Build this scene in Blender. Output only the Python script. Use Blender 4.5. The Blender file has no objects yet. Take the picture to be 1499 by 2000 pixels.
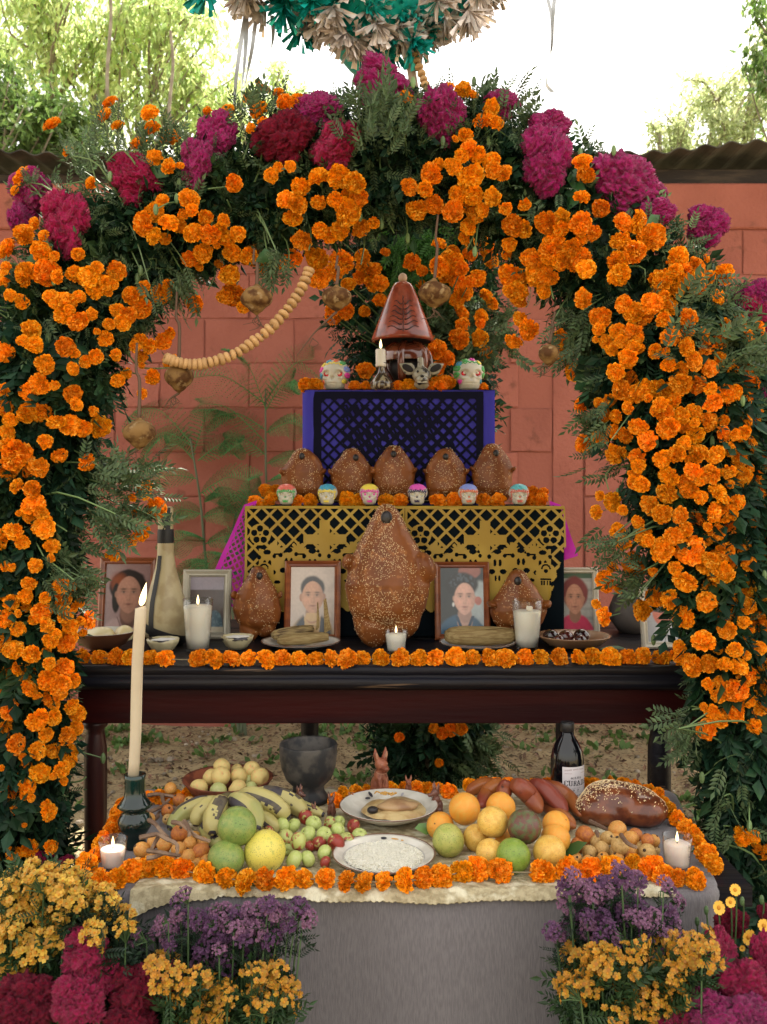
import bpy, math, random
import numpy as np
from mathutils import Vector, Matrix, Euler, noise as mnoise
random.seed(7); rng = np.random.default_rng(7)
S = bpy.context.scene
C = S.collection
# ------------------------------------------------------------------ camera, light, exposure
F = 1820.0; H0 = 1.19                       # focal length in photo pixels, eye height in metres
cam_d = bpy.data.cameras.new('camera'); cam = bpy.data.objects.new('camera', cam_d); C.objects.link(cam)
cam.location = (0, 0, H0); cam.rotation_euler = (math.radians(90), 0, 0)
cam_d.sensor_width = 36; cam_d.lens = 36 * F / 2000; cam_d.shift_y = -0.02
cam_d.clip_start = .05; cam_d.clip_end = 400
cam_d.dof.use_dof = True; cam_d.dof.focus_distance = 2.0; cam_d.dof.aperture_fstop = 9
S.camera = cam
SUN_EL, SUN_AZ = 60, 28                     # azimuth: degrees from +Y (behind the altar) towards +X
w = bpy.data.worlds.new('World'); S.world = w; w.use_nodes = True
nt = w.node_tree; nt.nodes.clear()
sky = nt.nodes.new('ShaderNodeTexSky'); sky.sky_type = 'NISHITA'; sky.sun_disc = False
sky.sun_elevation = math.radians(SUN_EL); sky.sun_rotation = math.radians(SUN_AZ)
sky.air_density = 1.6; sky.dust_density = 5.0; sky.ozone_density = .6
bg = nt.nodes.new('ShaderNodeBackground'); bg.inputs[1].default_value = .15
mx = nt.nodes.new('ShaderNodeMix'); mx.data_type = 'RGBA'; mx.inputs[0].default_value = .6
mx.inputs[7].default_value = (8.2, 7.6, 6.6, 1)      # bright thin cloud, everywhere alike
out = nt.nodes.new('ShaderNodeOutputWorld')
nt.links.new(sky.outputs[0], mx.inputs[6]); nt.links.new(mx.outputs[2], bg.inputs[0]); nt.links.new(bg.outputs[0], out.inputs[0])
sl = bpy.data.lights.new('sun', 'SUN'); sl.energy = 5.0; sl.angle = math.radians(.6); sl.color = (1, .93, .8)
so = bpy.data.objects.new('sun', sl); C.objects.link(so)
_a, _e = math.radians(SUN_AZ), math.radians(SUN_EL)
SUN_DIR = Vector((math.sin(_a) * math.cos(_e), math.cos(_a) * math.cos(_e), math.sin(_e)))
so.rotation_euler = SUN_DIR.to_track_quat('Z', 'Y').to_euler()
vs = S.view_settings; vs.view_transform = 'Standard'; vs.look = 'None'; vs.exposure = 1.25; vs.gamma = 1; vs.use_curve_mapping = False
S.cycles.max_bounces = 7; S.cycles.transparent_max_bounces = 12; S.cycles.transmission_bounces = 6
S.cycles.caustics_reflective = False; S.cycles.caustics_refractive = False

# ------------------------------------------------------------------ helpers
def at(px, py, d): return Vector(((px - 749.5) * d / F, d, H0 - (py - 960) * d / F))
def on(px, py, z):                                    # the point at height z seen at this pixel
    return at(px, py, (H0 - z) * F / (py - 960))
def px2m(p, d): return p * d / F

def sock(n, *names):
    for k in names:
        if k in n.inputs: return n.inputs[k]
_M = {}
def mat(name, col, rough=.6, col2=None, ns=8, nlo=.4, nhi=.6, bump=0, bs=60, metal=0, tl=0, isl=0, obj=0, trans=0,
        ior=1.45, coat=0, sheen=0, emit=0, spec=.5, attr=None, stretch=None, col3=None, n3=30, lo3=.6, hi3=.7, detail=5, sss=0, hue=0):
    if name in _M: return _M[name]
    m = bpy.data.materials.new(name); m.use_nodes = True; _M[name] = m
    t = m.node_tree; b = t.nodes['Principled BSDF']; L = t.links.new; N = t.nodes.new
    b.inputs['Roughness'].default_value = rough; b.inputs['Metallic'].default_value = metal
    b.inputs['IOR'].default_value = ior; sock(b, 'Specular IOR Level').default_value = spec
    if trans: sock(b, 'Transmission Weight').default_value = trans
    if coat: sock(b, 'Coat Weight').default_value = coat; sock(b, 'Coat Roughness').default_value = .12
    if sheen: sock(b, 'Sheen Weight').default_value = sheen; sock(b, 'Sheen Roughness').default_value = .4
    if sss:
        sock(b, 'Subsurface Weight').default_value = sss; sock(b, 'Subsurface Radius').default_value = (1, .6, .35); sock(b, 'Subsurface Scale').default_value = .01
    c = None
    tc = N('ShaderNodeTexCoord'); oi = N('ShaderNodeObjectInfo')
    va = N('ShaderNodeVectorMath'); va.operation = 'ADD'; L(tc.outputs['Object'], va.inputs[0])
    vm = N('ShaderNodeVectorMath'); vm.operation = 'SCALE'; vm.inputs[0].default_value = (37, 23, 51); L(oi.outputs['Random'], vm.inputs['Scale'])
    L(vm.outputs[0], va.inputs[1]); vec = va.outputs[0]
    if stretch:
        mp = N('ShaderNodeMapping'); mp.inputs['Scale'].default_value = stretch; L(vec, mp.inputs[0]); vec = mp.outputs[0]
    def mixc(fac, a, bcol):
        x = N('ShaderNodeMix'); x.data_type = 'RGBA'; L(fac, x.inputs[0])
        if isinstance(a, tuple): x.inputs[6].default_value = (*a, 1)
        else: L(a, x.inputs[6])
        x.inputs[7].default_value = (*bcol, 1); return x.outputs[2]
    def nz(scale, lo, hi):
        n = N('ShaderNodeTexNoise'); n.inputs['Scale'].default_value = scale; n.inputs['Detail'].default_value = detail; L(vec, n.inputs['Vector'])
        r = N('ShaderNodeMapRange'); r.inputs['From Min'].default_value = lo; r.inputs['From Max'].default_value = hi; r.interpolation_type = 'SMOOTHSTEP'
        L(n.outputs[0], r.inputs['Value']); return r.outputs[0]
    base = col
    if attr:
        at_ = N('ShaderNodeAttribute'); at_.attribute_name = attr; base = at_.outputs['Color']
    if col2: base = mixc(nz(ns, nlo, nhi), base, col2)
    if col3: base = mixc(nz(n3, lo3, hi3), base, col3)
    if isl or obj or hue:
        h = N('ShaderNodeHueSaturation')
        if isinstance(base, tuple): h.inputs['Color'].default_value = (*base, 1)
        else: L(base, h.inputs['Color'])
        r = N('ShaderNodeMapRange'); a = isl or obj or .01; r.inputs['To Min'].default_value = 1 - a; r.inputs['To Max'].default_value = 1 + a
        src = oi.outputs['Random']
        if isl: ge = N('ShaderNodeNewGeometry'); src = ge.outputs['Random Per Island']
        L(src, r.inputs['Value']); vout = r.outputs[0]
        if isl and obj:
            r4 = N('ShaderNodeMapRange'); r4.inputs['To Min'].default_value = 1 - obj; r4.inputs['To Max'].default_value = 1 + obj; L(oi.outputs['Random'], r4.inputs['Value'])
            m4 = N('ShaderNodeMath'); m4.operation = 'MULTIPLY'; L(vout, m4.inputs[0]); L(r4.outputs[0], m4.inputs[1]); vout = m4.outputs[0]; src = oi.outputs['Random']
        L(vout, h.inputs['Value'])
        if hue:
            m2 = N('ShaderNodeMath'); m2.operation = 'MULTIPLY'; m2.inputs[1].default_value = 7.31; L(src, m2.inputs[0])
            f2 = N('ShaderNodeMath'); f2.operation = 'FRACT'; L(m2.outputs[0], f2.inputs[0])
            r2 = N('ShaderNodeMapRange'); r2.inputs['To Min'].default_value = .5 - hue; r2.inputs['To Max'].default_value = .5 + hue
            L(f2.outputs[0], r2.inputs['Value']); L(r2.outputs[0], h.inputs['Hue'])
        base = h.outputs[0]
    if isinstance(base, tuple): b.inputs['Base Color'].default_value = (*base, 1)
    else: L(base, b.inputs['Base Color'])
    if bump:
        n = N('ShaderNodeTexNoise'); n.inputs['Scale'].default_value = bs; n.inputs['Detail'].default_value = 6; L(vec, n.inputs['Vector'])
        bm = N('ShaderNodeBump'); bm.inputs['Strength'].default_value = 1; bm.inputs['Distance'].default_value = bump
        L(n.outputs[0], bm.inputs['Height']); L(bm.outputs[0], b.inputs['Normal'])
    if emit:
        b.inputs['Emission Color'].default_value = (*col, 1); b.inputs['Emission Strength'].default_value = emit
    if tl:
        tr = N('ShaderNodeBsdfTranslucent'); mxs = N('ShaderNodeMixShader'); mxs.inputs[0].default_value = tl
        if isinstance(base, tuple): tr.inputs[0].default_value = (*base, 1)
        else: L(base, tr.inputs[0])
        o = t.nodes['Material Output']; L(b.outputs[0], mxs.inputs[1]); L(tr.outputs[0], mxs.inputs[2]); L(mxs.outputs[0], o.inputs[0])
    return m

def mesh_np(name, V, Fs, mats=None, mi=None, smooth=False, cols=None):
    """V (n,3); Fs list of int arrays (k,m) ; mi list of material index arrays/ints, one per entry of Fs."""
    me = bpy.data.meshes.new(name); V = np.asarray(V, np.float32)
    me.vertices.add(len(V)); me.vertices.foreach_set('co', V.ravel())
    Fs = [np.asarray(f, np.int32) for f in Fs if len(f)]
    nl = sum(f.size for f in Fs); npoly = sum(len(f) for f in Fs)
    me.loops.add(nl); me.loops.foreach_set('vertex_index', np.concatenate([f.ravel() for f in Fs]))
    tot = np.concatenate([np.full(len(f), f.shape[1], np.int32) for f in Fs]); st = np.concatenate([[0], np.cumsum(tot)[:-1]]).astype(np.int32)
    me.polygons.add(npoly); me.polygons.foreach_set('loop_start', st)
    try: me.polygons.foreach_set('loop_total', tot)
    except Exception: pass
    if mi is not None:
        arr = np.concatenate([np.broadcast_to(np.asarray(a, np.int32), (len(f),)) for a, f in zip(mi, Fs)])
        me.polygons.foreach_set('material_index', np.ascontiguousarray(arr))
    me.polygons.foreach_set('use_smooth', np.full(npoly, bool(smooth)))
    if cols is not None:
        ca = me.color_attributes.new('print', 'FLOAT_COLOR', 'POINT'); ca.data.foreach_set('color', np.asarray(cols, np.float32).ravel())
    me.update(calc_edges=True); me.validate()
    for m in (mats or []): me.materials.append(m)
    return me

class MB:
    """collects shapes into one mesh"""
    def __init__(s): s.V = []; s.F = {}; s.n = 0
    def add(s, V, Fs, mi=0, M=None):
        V = np.asarray(V, float).reshape(-1, 3)
        if M is not None:
            A = np.array(M); V = V @ A[:3, :3].T + A[:3, 3]
        for f in Fs:
            f = np.asarray(f, int)
            if f.size == 0: continue
            if f.ndim == 1: f = f[None]
            s.F.setdefault((f.shape[1], mi), []).append(f + s.n)
        s.V.append(V); s.n += len(V); return s
    def box(s, lo, hi, mi=0, M=None, bev=0):
        lo = np.array(lo, float); hi = np.array(hi, float)
        if bev <= 0:
            v = [[(lo, hi)[i][0], (lo, hi)[j][1], (lo, hi)[k][2]] for i in (0, 1) for j in (0, 1) for k in (0, 1)]
            f = [[0, 1, 3, 2], [4, 6, 7, 5], [0, 4, 5, 1], [2, 3, 7, 6], [0, 2, 6, 4], [1, 5, 7, 3]]
            return s.add(v, [f], mi, M)
        c = (lo + hi) / 2; h = (hi - lo) / 2; V = []; idx = {}
        for sx in (-1, 1):
            for sy in (-1, 1):
                for sz in (-1, 1):
                    sg = np.array((sx, sy, sz))
                    for a in range(3):
                        p = h - bev; p[a] = h[a]; idx[(sx, sy, sz, a)] = len(V); V.append(c + sg * p)
        Q = []; T = []
        for a in range(3):
            b, d = (a + 1) % 3, (a + 2) % 3
            for sg in (-1, 1):
                q = []
                for u, w_ in ((-1, -1), (1, -1), (1, 1), (-1, 1)):
                    k = [0, 0, 0]; k[a] = sg; k[b] = u; k[d] = w_; q.append(idx[(*k, a)])
                Q.append(q if sg > 0 else q[::-1])
            for u in (-1, 1):
                for w_ in (-1, 1):
                    k0 = [0, 0, 0]; k0[a] = -1; k0[b] = u; k0[d] = w_; k1 = list(k0); k1[a] = 1
                    q = [idx[(*k0, b)], idx[(*k1, b)], idx[(*k1, d)], idx[(*k0, d)]]
                    Q.append(q if u * w_ < 0 else q[::-1])
        for sx in (-1, 1):
            for sy in (-1, 1):
                for sz in (-1, 1):
                    t = [idx[(sx, sy, sz, 0)], idx[(sx, sy, sz, 1)], idx[(sx, sy, sz, 2)]]; T.append(t if sx * sy * sz > 0 else t[::-1])
        return s.add(V, [Q, T], mi, M)
    def lathe(s, prof, seg=28, mi=0, M=None, warp=None, rfn=None, closed=False):
        prof = np.array(prof, float); n = len(prof); a = np.arange(seg) * 2 * math.pi / seg
        R = prof[:, 0][:, None] * np.ones(seg)[None]
        if rfn is not None: R = R * rfn(a[None, :], prof[:, 1][:, None])
        V = np.stack([R * np.cos(a), R * np.sin(a), np.repeat(prof[:, 1][:, None], seg, 1)], -1).reshape(-1, 3)
        i = np.arange(n - 1)[:, None]; j = np.arange(seg)[None]; j2 = (j + 1) % seg
        f = np.stack([i * seg + j, i * seg + j2, (i + 1) * seg + j2, (i + 1) * seg + j], -1).reshape(-1, 4)
        if warp is not None: V = warp(V)
        return s.add(V, [f], mi, M)
    def tube(s, pts, rad, seg=6, mi=0, cap=True, flat=1.0):
        P = np.array([list(p) for p in pts], float); n = len(P)
        r = np.broadcast_to(np.array(rad, float), (n,)) if np.ndim(rad) else np.full(n, rad)
        T = np.gradient(P, axis=0); T /= np.linalg.norm(T, axis=1)[:, None] + 1e-12
        u = np.cross(T[0], [0, 0, 1.]);
        if np.linalg.norm(u) < .1: u = np.cross(T[0], [1., 0, 0])
        U = []
        for k in range(n):
            u = u - T[k] * np.dot(u, T[k]); u /= np.linalg.norm(u) + 1e-12; U.append(u.copy())
        U = np.array(U); W = np.cross(T, U); a = np.arange(seg) * 2 * math.pi / seg
        V = P[:, None] + r[:, None, None] * (U[:, None] * np.cos(a)[None, :, None] + W[:, None] * (np.sin(a) * flat)[None, :, None])
        V = V.reshape(-1, 3)
        i = np.arange(n - 1)[:, None]; j = np.arange(seg)[None]; j2 = (j + 1) % seg
        f = np.stack([i * seg + j, i * seg + j2, (i + 1) * seg + j2, (i + 1) * seg + j], -1).reshape(-1, 4)
        Fs = [f]
        if cap:
            V = np.concatenate([V, P[:1], P[-1:]]); c0, c1 = n * seg, n * seg + 1
            t = [[c0, (k + 1) % seg, k] for k in range(seg)] + [[c1, (n - 1) * seg + k, (n - 1) * seg + (k + 1) % seg] for k in range(seg)]
            Fs.append(t)
        return s.add(V, Fs, mi)
    def ball(s, c, r, seg=20, rings=12, mi=0, rot=None, fn=None):
        r = np.broadcast_to(np.array(r, float), (3,)); th = np.linspace(0, math.pi, rings + 1)[1:-1]; a = np.arange(seg) * 2 * math.pi / seg
        V = np.stack([np.sin(th)[:, None] * np.cos(a), np.sin(th)[:, None] * np.sin(a), np.cos(th)[:, None] * np.ones(seg)], -1).reshape(-1, 3)
        V = np.concatenate([V, [[0, 0, 1], [0, 0, -1]]])
        if fn is not None: V = fn(V)
        V = V * r
        if rot is not None: V = V @ np.array(Euler(rot).to_matrix()).T
        V = V + np.array(list(c)); n = rings - 1
        i = np.arange(n - 1)[:, None]; j = np.arange(seg)[None]; j2 = (j + 1) % seg
        f = np.stack([i * seg + j, (i + 1) * seg + j, (i + 1) * seg + j2, i * seg + j2], -1).reshape(-1, 4)
        N = n * seg; t = [[N, k, (k + 1) % seg] for k in range(seg)] + [[N + 1, (n - 1) * seg + (k + 1) % seg, (n - 1) * seg + k] for k in range(seg)]
        return s.add(V, [f, t], mi)
    def scatter(s, V, Fs, Ms, mi=0):
        """many copies of a small template: Ms (m,4,4)"""
        V = np.asarray(V, float); Ms = np.asarray(Ms, float); m = len(Ms)
        if m == 0: return s
        W = np.einsum('mij,nj->mni', Ms[:, :3, :3], V) + Ms[:, None, :3, 3]; off = (np.arange(m) * len(V))
        return s.add(W.reshape(-1, 3), [(np.asarray(f)[None] + off[:, None, None]).reshape(-1, np.asarray(f).shape[1]) for f in Fs], mi)
    def arrays(s): return np.concatenate(s.V), s.F
    def mesh(s, name, mats, smooth=False):
        V = np.concatenate(s.V); Fs = []; mi = []
        for (k, m), fl in s.F.items(): Fs.append(np.concatenate(fl)); mi.append(m)
        return mesh_np(name, V, Fs, mats if isinstance(mats, (list, tuple)) else [mats], mi, smooth)

def frames(P, Z, roll=None, scale=None):
    """matrices with local +Z along Z (m,3) at P (m,3)"""
    P = np.asarray(P, float); Z = np.asarray(Z, float); Z = Z / (np.linalg.norm(Z, axis=1)[:, None] + 1e-9)
    ref = np.where(np.abs(Z[:, 2:3]) > .95, np.array([[1., 0, 0]]), np.array([[0, 0, 1.]]))
    X = np.cross(ref, Z); X /= np.linalg.norm(X, axis=1)[:, None] + 1e-9; Y = np.cross(Z, X)
    if roll is not None:
        c, s_ = np.cos(roll)[:, None], np.sin(roll)[:, None]; X, Y = X * c + Y * s_, Y * c - X * s_
    sc = np.ones(len(P)) if scale is None else np.asarray(scale)
    M = np.zeros((len(P), 4, 4)); M[:, :3, 0] = X * sc[:, None]; M[:, :3, 1] = Y * sc[:, None]; M[:, :3, 2] = Z * sc[:, None]; M[:, :3, 3] = P; M[:, 3, 3] = 1
    return M

def vnoise(P, scale=1, seed=0):
    P = np.asarray(P, float) * scale + seed * 13.7; I = np.floor(P).astype(np.int64); f = P - I; f = f * f * (3 - 2 * f); o = 0
    for a in (0, 1):
        for b in (0, 1):
            for c in (0, 1):
                J = I + [a, b, c]; h = (J[..., 0] * 73856093) ^ (J[..., 1] * 19349663) ^ (J[..., 2] * 83492791) ^ (seed * 2654435)
                h = (h ^ (h >> 13)) * 1274126177 & 0x7fffffff; v = ((h >> 8) & 0xffff) / 65535.0
                o = o + v * (f[..., 0] if a else 1 - f[..., 0]) * (f[..., 1] if b else 1 - f[..., 1]) * (f[..., 2] if c else 1 - f[..., 2])
    return o * 2 - 1

def fuse(mb, voxel, smooth=3, name='m', mats=None, iters_shade=True):
    """one continuous skin over overlapping solids"""
    me = mb.mesh('tmp', []); o = bpy.data.objects.new('tmp', me); C.objects.link(o)
    r = o.modifiers.new('r', 'REMESH'); r.mode = 'VOXEL'; r.voxel_size = voxel; r.use_smooth_shade = True
    if smooth: k = o.modifiers.new('s', 'SMOOTH'); k.iterations = smooth; k.factor = .5
    dg = bpy.context.evaluated_depsgraph_get(); dg.update(); ev = o.evaluated_get(dg)
    res = bpy.data.meshes.new_from_object(ev); bpy.data.objects.remove(o); bpy.data.meshes.remove(me); res.name = name
    res.materials.clear()
    for m in (mats if isinstance(mats, (list, tuple)) else [mats]): res.materials.append(m)
    return res
def co(me):
    a = np.empty(len(me.vertices) * 3, np.float32); me.vertices.foreach_get('co', a); return a.reshape(-1, 3)
def nrm(me):
    a = np.empty(len(me.vertices) * 3, np.float32); me.vertices.foreach_get('normal', a); return a.reshape(-1, 3)
def setco(me, V): me.vertices.foreach_set('co', np.asarray(V, np.float32).ravel()); me.update()

def tag(o, label=None, cat=None, group=None, kind=None):
    if label: o['label'] = label
    if cat: o['category'] = cat
    if group: o['group'] = group
    if kind: o['kind'] = kind
    return o
def obj(name, me, parent=None, loc=None, rot=None, scale=None, **k):
    o = bpy.data.objects.new(name, me); C.objects.link(o)
    if parent is not None: o.parent = parent
    if loc is not None: o.location = loc
    if rot is not None: o.rotation_euler = rot
    if scale is not None: o.scale = scale if hasattr(scale, '__len__') else (scale,) * 3
    return tag(o, **k)
def thing(name, label, cat, loc=(0, 0, 0), group=None, rot=None): return obj(name, None, None, loc, rot, label=label, cat=cat, group=group)
def local(pts, o):                                    # world points into the frame of an unrotated root
    return [Vector(p) - Vector(o) for p in pts]
def spline(pts, n):
    P = np.array([list(p) for p in pts], float); m = len(P); t = np.linspace(0, m - 1, n); o = []
    for x in t:
        i = min(int(x), m - 2); f = x - i; p0 = P[max(i - 1, 0)]; p1 = P[i]; p2 = P[i + 1]; p3 = P[min(i + 2, m - 1)]
        o.append(.5 * (2 * p1 + (p2 - p0) * f + (2 * p0 - 5 * p1 + 4 * p2 - p3) * f * f + (3 * p1 - 3 * p2 + p3 - p0) * f ** 3))
    return np.array(o)

# ------------------------------------------------------------------ materials used in several places
LEAF = mat('marigold_leaf', (.013, .040, .020), .5, tl=.2, isl=.6, hue=.03, spec=.25, col2=(.042, .085, .030), ns=7, nlo=.52, nhi=.72)
STEM = mat('green_stem', (.06, .11, .04), .5, isl=.3)
PETAL = mat('marigold_petal', (.86, .255, .003), .6, tl=.08, isl=.34, obj=.15, hue=.009, spec=.15, col2=(.88, .32, .008), ns=6)
PETALY = mat('outer_and_highlight_petal', (.95, .44, .03), .55, tl=.12, isl=.15, obj=.12, hue=.012)
COMB = mat('cockscomb_magenta', (.36, .006, .075), .75, col2=(.24, .004, .035), ns=12, sheen=.12, spec=.15, bump=.0015, bs=260, isl=.2)
COMBP = mat('cockscomb_pink', (.36, .008, .135), .75, col2=(.22, .005, .075), ns=12, sheen=.2, spec=.15, bump=.0015, bs=260, isl=.15)
COMBD = mat('cockscomb_wine', (.20, .004, .022), .75, col2=(.12, .003, .02), ns=12, sheen=.05, spec=.15, bump=.0015, bs=260, isl=.15)
# ------------------------------------------------------------------ setting: ground, wall, sheds
DIRT = mat('dry_dirt', (.30, .235, .13), .95, col2=(.46, .37, .21), ns=9, nlo=.35, nhi=.7, col3=(.10, .07, .045), n3=70, lo3=.52, hi3=.66, bump=.006, bs=120, detail=8)
def ground():
    n = 150; xs = np.linspace(-4, 4, n); ys = np.linspace(0, 5.2, n); X, Y = np.meshgrid(xs, ys)
    P = np.stack([X, Y, X * 0], -1).reshape(-1, 3); z = vnoise(P, 2.2) * .016 + vnoise(P, 9) * .007 + vnoise(P, 30) * .003
    e = np.minimum(np.minimum((P[:, 0] + 4), (4 - P[:, 0])), np.minimum(P[:, 1], 5.2 - P[:, 1])); P[:, 2] = z * np.clip(e / .3, 0, 1)
    i, j = np.meshgrid(np.arange(n - 1), np.arange(n - 1)); a = (j * n + i).ravel()
    mb = MB().add(P, [np.stack([a, a + 1, a + n + 1, a + n], -1)])
    for (x0, y0, x1, y1) in ((-60, -40, -4, 80), (4, -40, 60, 80), (-4, -40, 4, 0), (-4, 5.2, 4, 80)):
        mb.add([[x0, y0, 0], [x1, y0, 0], [x1, y1, 0], [x0, y1, 0]], [[[0, 1, 2, 3]]])
    obj('ground', mb.mesh('ground', DIRT, True), kind='structure')
    # dead leaves, twigs and small stones lying on it
    m = 9000; X = rng.uniform(-2.2, 2.2, m); Y = rng.uniform(1.9, 4.7, m); P = np.stack([X, Y, X * 0 + .012], -1)
    P[:, 2] += vnoise(P, 2.2) * .016
    Z = np.stack([rng.normal(0, .5, m), rng.normal(0, .5, m), np.ones(m)], -1)
    leaf = [[-.5, 0, 0], [0, -.22, .08], [.5, 0, .02], [0, .22, .1]]
    lm = MB().scatter(leaf, [[[0, 1, 2, 3]]], frames(P, Z, rng.uniform(0, 6.3, m), rng.uniform(.012, .04, m)))
    obj('leaf_litter', lm.mesh('litter', mat('dead_leaf', (.16, .10, .055), .8, isl=.75, hue=.03)), kind='stuff')
    st = MB(); st.ball((0, 0, 0), (.5, .42, .3), 7, 4); V, Fd = st.arrays(); fs = [np.concatenate(v) for v in Fd.values()]
    m = 1500; P = np.stack([rng.uniform(-2.2, 2.2, m), rng.uniform(1.9, 4.6, m), np.full(m, .005)], -1)
    sm = MB()
    M4 = frames(P, np.tile([0, 0, 1.], (m, 1)), rng.uniform(0, 6, m), rng.uniform(.008, .028, m) * rng.choice([1, 1, 1, 1.8], m))
    sm.scatter(V, fs, M4)
    obj('gravel', sm.mesh('gravel', mat('pebble', (.30, .25, .19), .85, isl=.4)), kind='stuff')
    # small weeds
    wb = MB()
    for k in range(150):
        cx, cy = rng.uniform(-1.6, 1.6), rng.uniform(2.9, 4.68); q = rng.integers(5, 12)
        if k > 95: cy = rng.uniform(4.35, 4.68)
        P = np.stack([cx + rng.normal(0, .03, q), cy + rng.normal(0, .03, q), np.full(q, .012)], -1)
        Z = np.stack([rng.normal(0, .8, q), rng.normal(-.3, .8, q), np.full(q, .8)], -1)
        wb.scatter([[-.16, 0, 0], [.16, 0, 0], [.3, .05, .55], [0, .1, 1], [-.3, .05, .55]], [[[0, 1, 2, 3, 4]]], frames(P, Z, rng.uniform(0, 6, q), rng.uniform(.02, .05, q)))
    obj('weeds', wb.mesh('weeds', mat('weed_leaf', (.10, .19, .05), .5, tl=.3, isl=.4)), kind='stuff')
ground()

WY = 4.75
BLOCK = mat('painted_block', (.38, .124, .092), .85, col2=(.30, .092, .068), ns=2.2, nlo=.35, nhi=.72, bump=.006, bs=45, obj=.06, col3=(.22, .075, .052), n3=11, lo3=.60, hi3=.72, detail=9)
MORT = mat('painted_mortar', (.35, .112, .082), .9, bump=.003, bs=60)
def wall():
    t = thing('block_wall', 'salmon red painted concrete block wall behind the altar', 'wall', (0, WY, 0))
    mb = MB().box((-3.7, .0085, -.02), (3.7, .14, 2.74)); obj('mortar', mb.mesh('mortar', MORT), t)
    def blk(x0, x1, z0, z1, seed, dz=0):
        nx, nz = 7, 4; w_, h_ = x1 - x0 - .005, z1 - z0 - .005; b = .005
        xs = [-w_ / 2, -w_ / 2 + b, -w_ * .2, w_ * .2, w_ / 2 - b, w_ / 2]; zs = [-h_ / 2, -h_ / 2 + b, 0, h_ / 2 - b, h_ / 2]
        V = []; r = np.random.default_rng(seed)
        for k, z in enumerate(zs):
            for i, x in enumerate(xs):
                edge = i in (0, 5) or k in (0, 4)
                V.append([x + (r.normal(0, .0022) if edge else 0), r.uniform(.002, .008) if edge else r.normal(0, .002), z + (r.normal(0, .0024) if edge else 0)])
        f = [[k * 6 + i, k * 6 + i + 1, (k + 1) * 6 + i + 1, (k + 1) * 6 + i] for k in range(4) for i in range(5)]
        m = MB().add(V, [f]); return m.mesh('block', BLOCK)
    protos = [blk(0, .457, 0, .2265, s) for s in range(5)]; half = [blk(0, .215, 0, .2265, s) for s in range(9, 11)]
    colw = (.86, 1.02)                                   # concrete column cast between the blocks
    o = MB().box((colw[0] + .004, -.001, 0), (colw[1] - .004, .02, 2.52), bev=.003); obj('column', o.mesh('column', BLOCK), t)
    for c in range(-1, 11):
        z = 2.07 - .2265 * 9 + .2265 * c
        off = -.912 + (.2285 if c % 2 else 0)
        if c == -1: continue
        for k in range(-7, 7):
            x0 = off + k * .457; x1 = x0 + .457
            if x0 < -3.7 or x1 > 3.7: continue
            if x1 > colw[0] and x0 < colw[1]:
                if x0 < colw[0] - .1 and x1 <= colw[1]:
                    obj('block', half[k % 2], t, (colw[0] - .1095, -.004, z + .113), scale=(1, 1, 1))
                elif x1 > colw[1] + .1: obj('block', half[k % 2], t, (colw[1] + .1095, -.004, z + .113))
                continue
            obj('block', protos[(k * 3 + c) % 5], t, ((x0 + x1) / 2, rng.uniform(-.0015, .0015), z + .113), rot=(0, math.pi * ((k + c) % 2), 0) if 0 else None)
    o = MB().box((-3.7, -.012, 2.528), (3.7, .15, 2.76), bev=.008); obj('cap_beam', o.mesh('cap_beam', BLOCK), t)
wall()

def shed(x0, x1, z, name, label, tilt=0):
    t = thing('shed', label, 'shed', ((x0 + x1) / 2, 5.2, 0)); h = (x1 - x0) / 2
    nx = int((x1 - x0) / .019); xs = np.linspace(-h, h, nx); ys = np.array([-.62, -.3, .5, 1.6, 2.8]); X, Y = np.meshgrid(xs, ys)
    def rz(X, Y): return z + .011 * np.sin(X * 2 * math.pi / .127) + (Y + .62) * .05 + vnoise(np.stack([X, Y, X * 0], -1), 1.6, 3) * .03 + tilt * X
    Zt = rz(X, Y); n = nx * 5
    V = np.concatenate([np.stack([X, Y, Zt], -1).reshape(-1, 3), np.stack([X, Y, Zt - .006], -1).reshape(-1, 3)])
    i, j = np.meshgrid(np.arange(nx - 1), np.arange(4)); a = (j * nx + i).ravel(); f = np.stack([a, a + 1, a + nx + 1, a + nx], -1)
    k = np.arange(nx - 1); e = np.stack([k, k + n, k + 1 + n, k + 1], -1)
    mb = MB().add(V, [f, f[:, ::-1] + n, e]); obj('corrugated_roof', mb.mesh('roof', mat('weathered_sheet', (.045, .045, .045), .8, col2=(.10, .10, .09), ns=4, bump=.002, bs=40, metal=.2)), t)
    W = mat('dark_beam', (.028, .022, .02), .85, col2=(.06, .045, .035), ns=6, bump=.003, bs=30, stretch=(1, 6, 6))
    for y in (-.42, 1.2, 2.6):
        b = MB().box((-h, y, z - .17 + tilt * 0), (h, y + .09, z - .055), bev=.006); obj('beam', b.mesh('beam', W), t)
    b = MB().box((-h, 2.7, 0), (h, 2.78, z - .06)); obj('dark_backing', b.mesh('back', W), t)  # dark wall added so the space under the roof reads as shade
    for x in (-h + .04, h - .12):
        b = MB().box((x, -.3, 0), (x + .08, -.2, z - .17)); obj('post', b.mesh('post', W), t)
shed(.93, 4.2, 2.90, 'r', 'dark shed with a wavy corrugated roof above the wall, right of the arch', .016)
shed(-4.2, -1.2, 2.875, 'l', 'dark shed with a corrugated roof edge behind the wall, left of the arch')

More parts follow.
